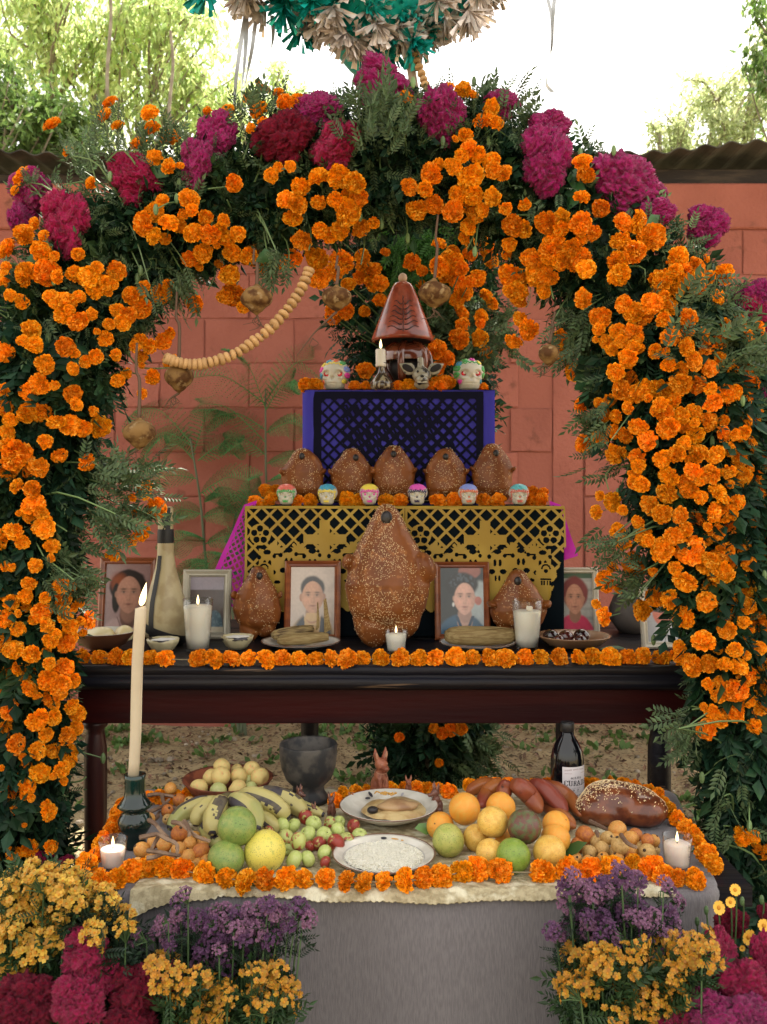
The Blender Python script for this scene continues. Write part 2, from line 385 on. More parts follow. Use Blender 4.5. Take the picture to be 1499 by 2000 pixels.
# ------------------------------------------------------------------ trees
BARK = mat('bark', (.22, .18, .13), .9, bump=.006, bs=30, col2=(.32, .27, .20), ns=10)
def leaves_mesh(P, size, seed, droop=.5, aspect=.3):
    r = np.random.default_rng(seed); m = len(P)
    Z = np.stack([r.normal(0, .6, m), r.normal(0, .6, m), r.normal(-droop, .6, m)], -1)
    return MB().scatter([[-.0, 0, 0], [aspect * .6, 0, .45], [0, 0, 1], [-aspect * .6, .06, .45]], [[[0, 1, 2, 3]]], frames(P, Z, r.uniform(0, 6.3, m), r.uniform(.7, 1.3, m) * size))
def tree(label, base, crowns, leafm, size, seed, trunk_r=.1, n=5000, group=None, name='tree', limbs=True, droop=.5):
    """crowns: world (x,y,z,rx,ry,rz,n)"""
    r = np.random.default_rng(seed); t = thing(name, label, 'tree', base, group); b = Vector(base)
    mb = MB(); Pall = []; top = Vector(crowns[0][:3]) - b
    fork = Vector((0, 0, top.z * .45)); mb.tube(spline([(0, 0, -.1), (.05, 0, top.z * .25), fork], 8), np.linspace(trunk_r, trunk_r * .7, 8), 9)
    for (x, y, z, rx, ry, rz, k) in crowns:
        c = Vector((x, y, z)) - b; k = int(k)
        pts = spline([fork, fork.lerp(c, .5) + Vector(r.normal(0, .15, 3)), c], 9); mb.tube(pts, np.linspace(trunk_r * .6, trunk_r * .16, 9), 7)
        nt = max(6, k // 160)
        for q in range(nt):
            d = r.normal(0, 1, 3); d /= np.linalg.norm(d); e = np.array(c) + d * np.array([rx, ry, rz]) * r.uniform(.55, 1)
            s0 = pts[r.integers(4, 9)]; s1 = (s0 + e) / 2 + r.normal(0, .08, 3) + [0, 0, .05]
            tw = spline([s0, s1, e], 7); mb.tube(tw, np.linspace(trunk_r * .16, .004, 7), 5)
            kk = k // nt; u = r.uniform(.35, 1.08, kk); base_p = np.array([tw[min(int(v * 6), 6)] for v in np.clip(u, 0, 1)])
            Pall.append(base_p + r.normal(0, 1, (kk, 3)) * np.array([rx, ry, rz]) * .16)
    obj('trunk', mb.mesh('trunk', BARK, True), t)
    P = np.concatenate(Pall); obj('crown', leaves_mesh(P, size, seed + 1, droop).mesh('crown', leafm), t, kind='stuff')
BR = mat('glare_pale_leaf', (.58, .68, .32), .5, tl=.8, isl=.4, hue=.03)  # leaf colour lightened to carry the glare and haze over the trees
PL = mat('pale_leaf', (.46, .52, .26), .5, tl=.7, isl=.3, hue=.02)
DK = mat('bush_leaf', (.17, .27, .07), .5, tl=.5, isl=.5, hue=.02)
def A(px, py, d): return tuple(at(px, py, d))
def cr(px, py, d, rpx, rpy, n): p = at(px, py, d); return (p.x, p.y, p.z, rpx * d / F, rpx * d / F, rpy * d / F, n)
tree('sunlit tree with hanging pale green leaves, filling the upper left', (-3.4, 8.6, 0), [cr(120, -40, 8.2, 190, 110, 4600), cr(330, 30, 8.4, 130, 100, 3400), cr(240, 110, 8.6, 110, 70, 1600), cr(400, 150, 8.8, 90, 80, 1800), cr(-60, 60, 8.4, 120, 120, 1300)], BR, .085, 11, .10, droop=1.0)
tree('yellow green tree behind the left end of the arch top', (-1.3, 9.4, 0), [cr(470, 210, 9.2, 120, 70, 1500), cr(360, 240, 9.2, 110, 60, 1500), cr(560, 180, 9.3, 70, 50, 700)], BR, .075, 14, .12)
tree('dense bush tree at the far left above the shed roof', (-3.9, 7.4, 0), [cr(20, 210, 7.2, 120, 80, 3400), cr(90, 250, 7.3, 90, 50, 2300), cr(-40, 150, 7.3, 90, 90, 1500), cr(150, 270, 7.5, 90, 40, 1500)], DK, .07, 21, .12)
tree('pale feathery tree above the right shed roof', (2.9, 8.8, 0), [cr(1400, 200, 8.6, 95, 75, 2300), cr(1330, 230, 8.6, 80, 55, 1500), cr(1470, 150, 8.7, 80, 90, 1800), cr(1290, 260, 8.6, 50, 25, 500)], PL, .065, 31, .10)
tree('tree branch hanging into the upper right corner', (3.9, 6.6, 0), [cr(1530, 60, 6.4, 70, 100, 1500), cr(1490, 120, 6.4, 45, 60, 420)], DK, .065, 41, .08, droop=1)
for px, y0, y1, lb in ((212, -60, 190, 'thin bare hanging vine, the left one of two against the sky'), (333, 60, 240, 'thin bare hanging vine, the right one of two against the sky')):
    p0, p1 = at(px, y0, 7.6), at(px + 2, y1 + 40, 7.6); t = obj('vine', MB().tube(local(spline([p0, p0.lerp(p1, .3) + Vector((.02, 0, 0)), p0.lerp(p1, .7) - Vector((.015, 0, 0)), p1], 14), p1), np.linspace(.012, .016, 14), 6).mesh('vine', BARK), None, p1, label=lb, cat='vine', group='hanging vines')
# slope of dry scrub behind the wall, between the sheds
def slope():
    xs = np.linspace(-9, 9, 60); ys = np.linspace(7.6, 16, 20); X, Y = np.meshgrid(xs, ys); hh = 3.0 + .9 * np.exp(-((X + 1.6) / 2.2) ** 2) + vnoise(np.stack([X, Y, X * 0], -1), .9) * .4
    Z = np.clip((Y - 7.6) / 3.2, 0, 1) ** 1.3 * hh * .95 - .05
    i, j = np.meshgrid(np.arange(59), np.arange(19)); a = (j * 60 + i).ravel()
    obj('hillside', MB().add(np.stack([X, Y, Z], -1), [np.stack([a, a + 1, a + 61, a + 60], -1)]).mesh('hill', mat('dry_slope', (.20, .19, .09), .95, col2=(.12, .15, .05), ns=3, bump=.03, bs=6), True), kind='structure')
    m = 16000; P = np.stack([rng.uniform(-8, 8, m), rng.uniform(8.6, 12.5, m), np.zeros(m)], -1)
    hh = 3.0 + .9 * np.exp(-((P[:, 0] + 1.6) / 2.2) ** 2); P[:, 2] = np.clip((P[:, 1] - 7.6) / 3.2, 0, 1) ** 1.3 * hh * .95 + rng.uniform(-.1, .45, m)
    obj('scrub', leaves_mesh(P, .1, 5, -.2).mesh('scrub', mat('scrub_leaf', (.26, .29, .10), .6, tl=.5, isl=.5, hue=.03)), kind='stuff')
slope()
# unseen shade tree shaped to dim the altar; leaf gaps cut for sun spots
SUNNY = [((225, 900, 2.1), .11), ((190, 1020, 2.1), .13), ((120, 1120, 2.1), .12), ((130, 1210, 2.1), .08), ((450, 690, 2.2), .16), ((350, 735, 2.12), .07), ((560, 600, 2.25), .12), ((272, 845, 2.12), .06), ((905, 560, 3.3), .14), ((930, 640, 3.3), .12), ((742, 690, 2.8), .05), ((690, 600, 3.3), .07), ((140, 1640, 3.19), .26), ((130, 1600, 3.38), .2),
         ((330, 800, 2.12), .08), ((745, 165, 2.1), .12), ((1222, 340, 2.1), .11), ((1380, 442, 2.1), .09), ((425, 250, 2.1), .09), ((190, 300, 2.2), .16), ((1070, 300, 2.1), .09), ((910, 200, 2.1), .08), ((1000, 560, 2.15), .06), ((745, 760, 2.85), .05), ((880, 1450, 3.4), .10), ((330, 1500, 3.0), .08), ((900, 1480, 4.0), .2), ((520, 1450, 4.2), .2), ((70, 370, 2.1), .08)]
def canopy():
    base = Vector((-4.4, 1.2, 0)); r = np.random.default_rng(77); t = thing('unseen_shade_tree', 'broad unseen shade tree, canopy shaped to shade and dapple the altar', 'tree', base); mb = MB()
    mb.tube(spline([(0, 0, -.1), (.1, 0, 1.6), (.2, .1, 3.0), (.5, .3, 4.3)], 12), np.linspace(.19, .13, 12), 10); P = []
    tips = [(x, y, 4.45 + .25 * math.sin(x * 2 + y)) for x in np.arange(-2.6, 3.2, .62) for y in np.arange(1.7, 4.75, .58)]
    for k, (x, y, z) in enumerate(tips):
        if k % 3 == 0: mb.tube(spline([(.5, .3, 4.3), Vector((x * .5 + 1.8, y * .5 - .5, 4.9)), Vector((x, y, z)) - base], 9), np.linspace(.045, .006, 9), 6)
        n = 330; q = r.normal(0, 1, (n, 3)); q /= np.linalg.norm(q, axis=1)[:, None]; P.append(np.array([x, y, z]) + q * r.uniform(.2, 1, (n, 1)) ** .5 * [.42, .42, .22] + r.normal(0, .03, 3))
    P = np.concatenate(P); keep = np.ones(len(P), bool); sd = np.array(SUN_DIR)
    for (px, py, d), rad in SUNNY:
        w_ = P - np.array(at(px, py, d)); keep &= np.linalg.norm(w_ - (w_ @ sd)[:, None] * sd, axis=1) > rad + .05
    obj('trunk', mb.mesh('trunk', BARK, True), t); obj('crown', leaves_mesh(P[keep] - np.array(base), .19, 78, .2, .75).mesh('crown', DK), t, kind='stuff')
canopy()

# ------------------------------------------------------------------ feathery plant in front of the wall
FERN = mat('feathery_leaf', (.10, .25, .09), .7, spec=.08, tl=.25, isl=.35, hue=.015)
def feather_plant():
    d = 4.55; root = at(480, 1395, d); root.z = 0
    t = thing('feathery_plant', 'feathery green seedling tree growing against the red wall, left of the altar', 'plant', root)
    stems = [((470, 1400), (525, 1110), (520, 930), (519, 760)), ((470, 1400), (410, 1150), (392, 980), (372, 855)), ((480, 1400), (455, 1200), (450, 1080), (462, 1000))]
    for s_ in stems:
        pts = local(spline([at(x, y, d) if y < 1395 else Vector((at(x, y, d).x, d, 0)) for x, y in s_], 14), root)
        obj('stem', MB().tube(pts, np.linspace(.010, .004, 14), 6).mesh('stem', mat('grey_green_stem', (.10, .12, .07), .7)), t)
    fr = [(520, 800, 465, 695), (520, 800, 575, 740), (521, 780, 612, 700), (520, 840, 420, 815), (520, 845, 592, 835), (520, 790, 375, 738), (521, 890, 440, 858), (522, 905, 600, 905), (520, 865, 392, 788), (524, 940, 602, 965), (525, 985, 440, 990), (525, 1010, 600, 1025), (526, 1050, 450, 1065), (526, 1075, 590, 1090),
          (374, 870, 288, 862), (374, 865, 268, 800), (380, 900, 325, 868), (385, 935, 285, 952), (387, 900, 470, 866), (390, 965, 485, 940), (395, 1005, 325, 1015), (395, 1010, 475, 1018), (402, 1055, 335, 1068), (402, 1062, 480, 1058), (380, 880, 420, 800), (460, 1005, 420, 960), (462, 1005, 510, 950), (455, 1080, 520, 1100), (452, 1090, 400, 1110), (450, 1120, 500, 1150), (410, 1100, 350, 1130)]
    for k, (x0, y0, x1, y1) in enumerate(fr):
        a = at(x0, y0, d); b = at(x1, y1, d + rng.uniform(-.22, .22)); L = (b - a).length
        mid = a.lerp(b, .55) + Vector((0, 0, .16 * L)); pts = spline([a, mid, b], 22); mb = MB(); q = local(pts, root); mb.tube(q, np.linspace(.0032, .0012, 22), 4, 0)
        P = []; Z = []; sc = []
        T = np.gradient(pts, axis=0); T /= np.linalg.norm(T, axis=1)[:, None]; tilt = rng.normal(0, .25)
        for i in range(2, 22):
            u = i / 21; ln = L * .38 * math.sin(math.pi * min(1, .12 + .88 * (1 - u) ** .8)) ** .8 + .012
            nrm_ = np.array([0, -.75, .66 + tilt]); side = np.cross(T[i], nrm_); side /= np.linalg.norm(side)
            for s_ in (-1, 1):
                dr = side * s_ + T[i] * .55 + np.array([0, 0, -.12])
                dr /= np.linalg.norm(dr); m = 9
                for j in range(m):
                    p = np.array(q[i]) + dr * ln * (j + .5) / m + [0, 0, -.15 * ln * (j / m) ** 2]
                    for s2 in (-1, 1): P.append(p); Z.append(np.cross(dr, nrm_) * s2 * .8 + dr * .7); sc.append(min(.0105, ln * .15) * (1 - .35 * j / m) + .0038)
        mb.scatter([[-.16, 0, 0], [.16, 0, 0], [.22, 0, .6], [0, 0, 1], [-.22, 0, .6]], [[[0, 1, 2, 3, 4]]], frames(P, Z, None, sc))
        obj('frond', mb.mesh('frond', FERN), t)
feather_plant()
# ------------------------------------------------------------------ flower templates
def marigold_mesh(seed, n=150, flat=.62, ragged=.15):
    """pom-pom head, radius 1, facing +Z, with green calyx and stalk behind"""
    r = np.random.default_rng(seed); mb = MB(); gold = math.pi * (3 - math.sqrt(5))
    mb.ball((0, 0, -.08), (.72, .72, .45), 10, 6, 0)
    i = np.arange(n); u = (i + .5) / n; th = np.arccos(1 - u * 1.25)             # 0 top ... past the equator
    ph = i * gold + r.normal(0, .15, n)
    dirs = np.stack([np.sin(th) * np.cos(ph), np.sin(th) * np.sin(ph), np.cos(th)], -1)
    base = dirs * [.55, .55, .34]; Z = dirs * [1, 1, .85] + r.normal(0, .26, (n, 3)); sc = (.34 + .16 * u) * r.uniform(.7, 1.3, n) * (1 + .16 * np.sin(ph * 3 + seed) * u)
    pet = [[-.12, 0, 0], [.12, 0, 0], [-.40, .14, .62], [0, -.12, .68], [.40, .14, .62], [-.30, .26, .94], [.05, -.06, 1.10], [.34, .22, .90]]
    f4 = [[0, 1, 3, 2], [2, 3, 6, 5], [3, 4, 7, 6]]; f3 = [[1, 4, 3]]
    Mx = frames(base, Z, r.uniform(-.4, .4, n), sc); inner = u < .78
    light = inner & (r.uniform(0, 1, n) < .22 + .12 * (u < .3)); mb.scatter(pet, [f4, f3], Mx[inner & ~light], 0); mb.scatter(pet, [f4, f3], Mx[light], 1); mb.scatter(pet, [f4, f3], Mx[~inner][r.permutation((~inner).sum())], 1 if 0 else 0)  # random inner petals in the lighter colour, as painted highlights
    k = r.integers(3, 7)                                                             # a few loose outer petals
    a = r.uniform(0, 6.3, k); dd = np.stack([np.cos(a), np.sin(a), np.full(k, .05)], -1)
    mb.scatter(pet, [f4, f3], frames(dd * .5, dd, r.uniform(-.6, .6, k), np.full(k, .62)), 1)
    mb.lathe([(.02, -1.05), (.16, -.98), (.24, -.6), (.30, -.32), (.5, -.12)], 8, 2)
    mb.tube([(0, 0, -1.0), (.05, 0, -1.7), (.2, 0, -2.4)], [.07, .06, .05], 5, 2)
    me = mb.mesh('marigold', [PETAL, PETALY, STEM], False); return me
MG = [marigold_mesh(s, n) for s, n in ((1, 250), (2, 220), (3, 270), (4, 230), (5, 200), (6, 240))]
def mg_arrays(me):
    V = co(me).astype(float); F4 = []; F3 = []; m4 = []; m3 = []
    for p in me.polygons: (F4 if len(p.vertices) == 4 else F3).append(list(p.vertices)); (m4 if len(p.vertices) == 4 else m3).append(p.material_index)
    return V, np.array(F4), np.array(m4), np.array(F3), np.array(m3)
MGA = {}
def head_rot(face, roll): return Vector(face).to_track_quat('Z', 'Y').to_euler() if roll is None else (Vector(face).to_track_quat('Z', 'Y') @ Euler((0, 0, roll)).to_quaternion()).to_euler()

def cockscomb_mesh(seed, lobes, m, fine=1.0):
    """velvety brain-like head: lobes = list of (x,y,z,r); units: half width 1"""
    mb = MB()
    for (x, y, z, rr) in lobes: mb.ball((x, y, z), rr, 20, 12)
    mb.ball((0, .1, -.55), (.3, .3, .5), 12, 8)
    me = fuse(mb, .055, 2, 'cockscomb', m); V = co(me); N = nrm(me)
    a = vnoise(V, 3.1, seed); b = vnoise(V + .35 * np.stack([a, -a, a], -1), 7.5 * fine, seed + 3); c = vnoise(V, 17, seed + 5); d_ = vnoise(V, 34, seed + 6)
    ridge = 1 - np.abs(b) * 2.6; V2 = V + N * (.15 * np.clip(ridge, -1, 1) + .07 * a + .06 * c + .035 * d_)[:, None]
    setco(me, V2)
    V = V2; r = np.random.default_rng(seed); k = r.choice(len(V), min(3800, len(V)), replace=False)
    mb2 = MB(); mb2.scatter([[-.5, 0, 0], [.5, 0, 0], [.55, .2, .9], [-.4, -.2, 1.0]], [[[0, 1, 2, 3]]], frames(V[k] - N[k] * .02, N[k] + r.normal(0, .55, (len(k), 3)), r.uniform(0, 6.3, len(k)), r.uniform(.02, .045, len(k))))
    Vt, Ft = mb2.arrays()
    F0 = []; 
    n0 = len(V); base = np.array([list(p.vertices) for p in me.polygons if len(p.vertices) == 4]); tri = [list(p.vertices) for p in me.polygons if len(p.vertices) == 3]
    Fs = [base, np.concatenate(Ft[(4, 0)]) + n0]; 
    if tri: Fs.append(np.array(tri))
    return mesh_np('cockscomb', np.concatenate([V, Vt]), Fs, [m], None, True)
CL = [[(-.45, 0, .1, .5), (.1, -.1, .35, .5), (.5, 0, .05, .45), (0, .1, -.1, .55), (-.2, -.2, -.2, .42), (.3, -.2, -.25, .4)],
      [(-.2, 0, .45, .45), (.25, -.1, .1, .5), (-.15, 0, -.2, .5), (.3, .1, .5, .32), (.1, -.15, -.5, .38)],
      [(-.6, 0, .15, .38), (-.2, -.1, .32, .42), (.25, 0, .3, .45), (.62, 0, .0, .38), (0, -.1, -.1, .45), (.4, -.1, -.3, .35), (-.4, 0, -.25, .33)],
      [(-.35, 0, .35, .42), (.15, 0, .4, .4), (.05, -.15, -.02, .5), (.5, 0, -.1, .3), (.45, 0, .2, .3), (-.45, -.1, -.1, .32), (.7, 0, -.25, .2)]]
CC = [cockscomb_mesh(10 + i, l, COMB) for i, l in enumerate(CL)]
def recolor(me, m): k = me.copy(); k.materials.clear(); k.materials.append(m); return k
CCP = [recolor(m, COMBP) for m in CC]; CCD = [recolor(m, COMBD) for m in CC]

def pinnate(npair=6, L=1.0, w=.30, lw=.085):
    """one marigold leaf: rachis along +Z with narrow folded leaflets"""
    V = []; F4 = []
    def lf(p, d, ln, wd):
        p = np.array(p); d = np.array(d); d = d / np.linalg.norm(d); s = np.cross(d, [0, 1, 0]); s = s / np.linalg.norm(s); n0 = len(V)
        V.extend([p, p + d * ln * .45 + s * wd + [0, .02, 0], p + d * ln + [0, -.06 * ln, 0], p + d * ln * .45 - s * wd + [0, .02, 0]]); F4.append([n0, n0 + 1, n0 + 2, n0 + 3])
    V.extend([[-.012, 0, 0], [.012, 0, 0], [.004, 0, .96], [-.004, 0, .96]]); F4.append([0, 1, 2, 3])
    for k in range(npair):
        z = .15 + .78 * k / npair; ln = w * (1 - .35 * abs(k / npair - .4))
        for s in (-1, 1): lf((0, 0, z), (s, -.1, .75), ln, lw * ln / w * .55)
    lf((0, 0, .92), (0, -.1, 1), w * .95, lw * .6)
    V = np.array(V, float); V[:, 1] -= .22 * V[:, 2] ** 2                              # droop
    return V, [np.array(F4)]
PV, PF = pinnate(5, w=.34, lw=.13); PV2, PF2 = pinnate(4, w=.44, lw=.22); PV3, PF3 = pinnate(6, w=.26, lw=.085)

def leafmass(mb, P, Z, size, seed=0, kinds=(0, 1, 2)):
    r = np.random.default_rng(seed); P = np.asarray(P); m = len(P); Z = np.asarray(Z); pick = r.choice(kinds, m); sc = np.asarray(size) * r.uniform(.7, 1.3, m); roll = r.uniform(0, 6.3, m)
    for k, (v, f) in enumerate(((PV, PF), (PV2, PF2), (PV3, PF3))):
        q = pick == k
        if q.any(): mb.scatter(v, f, frames(P[q], Z[q], roll[q], sc[q]))

# ------------------------------------------------------------------ the flower arch
ARC = [(52, 1790, 85, 2.12), (48, 1550, 95, 2.12), (40, 1300, 100, 2.1), (50, 1080, 115, 2.1), (60, 900, 130, 2.12), (85, 720, 155, 2.15), (165, 560, 165, 2.2), (300, 445, 125, 2.22), (450, 395, 130, 2.22), (620, 345, 150, 2.22), (790, 310, 145, 2.22),
       (930, 330, 135, 2.22), (1070, 400, 135, 2.22), (1200, 520, 165, 2.2), (1300, 680, 175, 2.16), (1350, 850, 165, 2.12), (1382, 1020, 150, 2.1), (1428, 1200, 108, 2.08), (1448, 1400, 92, 2.08), (1460, 1600, 88, 2.08), (1465, 1800, 75, 2.08)]
AC = np.array([[*at(a, b, d), h * d / F] for a, b, h, d in ARC]); ACd = spline(AC, 220)
def marigolds():
    L = []
    def crop(x0, y0, s, items):
        for i in range(0, len(items), 3): L.append((x0 + items[i] / s, y0 + items[i + 1] / s, items[i + 2] / s))
    crop(0, 0, 2, [87,690,40,205,485,35,430,400,32,410,450,30,460,490,25,585,440,34,595,500,30,665,537,38,540,560,32,605,615,30,660,650,30,265,590,22,355,715,25,30,970,40,95,915,40,160,980,38,170,920,22,305,993,25,100,1070,45,185,1065,50,15,1090,35,290,1070,30,350,1090,45,380,1045,25,455,1060,35,410,1100,30,560,875,45,605,830,38,600,920,32,660,870,38,700,880,30,740,775,38,750,820,25,805,850,28,755,910,38,820,915,40,860,905,35,745,1010,35,795,985,35,875,860,25,885,930,30,905,985,32,930,915,30,985,1000,40,890,1070,35,915,715,32,1060,685,28,1135,650,22,1245,690,40,1175,730,35,1120,780,35,1165,800,35,1145,850,38,1245,790,30,1325,690,45,1385,715,38,1310,780,30,1360,830,50,1330,900,35,1290,920,30,1400,775,35,1410,890,35,1250,900,30,1180,940,38,1145,1010,35,1240,1010,42,1330,1030,50,1250,1090,40,975,385,25,1030,350,25,1010,430,38,1030,480,22,980,500,20,1115,400,32,1165,395,30,890,435,30,810,435,20])
    crop(750, 0, 2, [85,380,28,248,345,28,310,350,32,350,370,20,420,420,32,395,470,40,440,480,30,320,530,28,330,580,35,365,605,32,305,610,28,185,680,42,215,640,22,255,640,20,340,690,50,420,630,35,430,665,32,470,675,32,100,730,32,130,820,42,195,800,38,290,760,35,350,765,38,270,825,42,360,835,35,385,820,28,425,770,35,475,815,25,330,885,32,550,800,25,775,770,30,775,630,38,790,680,35,848,815,34,635,870,42,695,850,32,505,880,40,545,895,35,770,875,42,820,910,32,490,955,28,665,950,40,640,990,38,690,1020,35,575,1010,40,735,970,35,770,1010,42,790,1050,38,500,1080,48,600,1060,45,640,1080,38,935,870,38,990,870,42,1048,925,50,925,940,40,980,985,42,915,1020,40,920,1075,45,1150,1005,40,1225,1045,38,1180,1075,40,1075,1095,40,1140,1060,30,1330,1070,38,1220,1100,35])
    crop(0, 480, 3, [250,40,45,20,30,40,460,50,36,335,180,40,30,190,45,440,160,38,520,180,60,560,260,50,625,220,40,680,160,45,570,130,35,130,330,42,385,330,58,380,400,55,460,440,55,300,300,45,320,340,30,60,290,35,540,400,35,850,235,32,950,280,60,985,230,35,770,290,50,830,370,55,750,410,50,690,380,42,720,450,48,185,490,58,205,580,50,385,590,55,620,545,45,640,460,35,440,630,30,560,650,45,500,680,35,430,720,38,680,640,35,820,560,45,880,590,45,960,560,50,990,520,40,790,590,35,830,650,35,1000,680,45,1190,50,52,1350,170,55,1370,290,70,1320,300,50,1140,340,50,1460,60,50,1370,50,45,1430,360,40,230,810,60,170,860,55,20,850,40,25,950,55,60,1020,40,160,980,55,240,980,60,330,1030,50,410,1050,60,490,1070,50,590,1060,60,550,970,30,430,870,50,450,930,40,690,790,40,740,750,35,895,770,45,835,865,30,100,1230,90,60,1180,60,150,1300,70,230,1300,55,40,1330,50,350,1230,48,510,1270,50,705,1325,30,845,1440,50,915,1540,60,800,1560,28,830,1680,52,190,1430,50,200,1520,60,240,1560,45,260,1650,60,170,1590,40,665,1800,50,870,1400,30,15,1100,40,300,1830,25])
    crop(1000, 480, 3, [130,90,50,280,90,48,160,170,60,190,260,45,40,200,60,30,270,60,40,320,50,100,490,58,50,430,45,10,560,50,290,535,45,295,630,48,360,740,50,360,30,50,410,90,55,430,150,40,420,310,55,620,90,55,710,50,60,640,160,50,630,200,40,880,210,55,990,40,35,960,90,50,1000,130,45,945,150,35,1090,125,48,980,190,45,1080,240,55,960,260,50,1210,300,48,1330,455,55,1035,425,52,660,345,55,715,390,58,820,340,60,770,410,50,910,350,60,890,430,45,520,420,58,510,490,38,620,500,45,715,510,55,640,560,38,550,560,40,590,600,45,710,600,45,680,660,58,840,620,42,610,740,50,690,780,50,640,840,60,720,870,55,785,840,55,870,840,60,870,930,45,570,910,42,545,990,42,610,1000,40,680,950,38,410,930,48,420,1160,55,500,1120,35,600,1090,45,660,1110,50,740,1060,55,795,1140,58,610,1220,58,735,1240,50,740,1290,40,730,1380,50,760,1400,45,880,1250,50,850,960,40,900,980,50,990,1000,50,1080,980,40,1010,1050,50,1010,1155,40,1155,1030,55,1180,920,55,1250,870,55,1310,860,45,1300,950,60,1240,1105,55,1310,1110,35,1350,1030,50,1350,1100,48,1420,1060,45,1480,1050,45,1195,1225,55,1335,1250,55,1350,1355,55,1490,1300,35,1060,1320,50,1020,1390,55,1040,1430,50,910,1450,65,590,1500,55,495,1560,42,650,1550,30,810,1520,60,880,1570,55,990,1580,50,1090,1600,50,1210,1450,65,1320,1500,45,1180,1560,55,1260,1560,60,1440,1450,60,1460,1520,55,1490,1580,40,620,1670,45,655,1740,45,740,1620,40,780,1710,55,880,1780,65,1050,1790,80,1140,1720,45,1200,1680,55,1290,1640,60,1340,1740,60,1240,1800,60,1380,1650,60,710,1840,50,1160,1840,50,1490,1750,30])
    crop(0, 1080, 5, [60,250,80,30,400,60,60,130,50,250,420,70,440,440,55,180,590,40,410,580,90,340,640,60,600,320,75,620,450,85,780,490,45,720,540,45,870,655,90,460,700,75,640,600,80,690,720,75,700,820,70,650,890,90,500,850,75,450,960,50,50,640,85,60,820,50,130,940,95,310,990,85,25,930,40,70,1190,90,190,1120,70,270,1170,95,290,1320,85,480,1080,60,620,1140,110,470,1240,95,720,1250,70,590,1290,100,510,1400,90,530,1480,60,600,1370,60,10,1360,40,95,1530,95,50,1720,75,530,1610,75,700,1500,75,760,1570,80,750,1710,70,660,1790,85,165,1870,90,370,1930,85,520,1930,75,700,1940,65])
    crop(0, 1400, 5, [270,470,60,220,570,50,390,550,90,270,680,80,610,510,80,690,440,65,520,580,40,100,750,95,40,940,75,140,900,40,240,760,50,480,930,80,450,860,50,20,500,30,290,1290,80,140,1340,75,30,1360,60,500,1270,65,240,1060,25])
    crop(1150, 1080, 4.295, [380,120,95,200,120,45,140,240,85,540,160,40,810,240,95,1010,100,95,1120,170,90,1240,190,75,560,370,85,680,390,75,450,480,85,130,530,80,990,410,85,800,540,90,1170,530,90,1160,650,75,1300,580,55,1420,590,85,1460,370,65,1470,690,70,960,740,85,760,790,60,870,940,90,1010,930,75,1000,1100,50,965,1290,35,1260,950,75,1330,1030,90,1240,1160,90,1210,1320,95,990,1480,90,1480,950,60])
    crop(1299, 1400, 5, [740,1170,90,900,1280,50,960,1330,60,620,1600,70,990,1290,40])
    return L
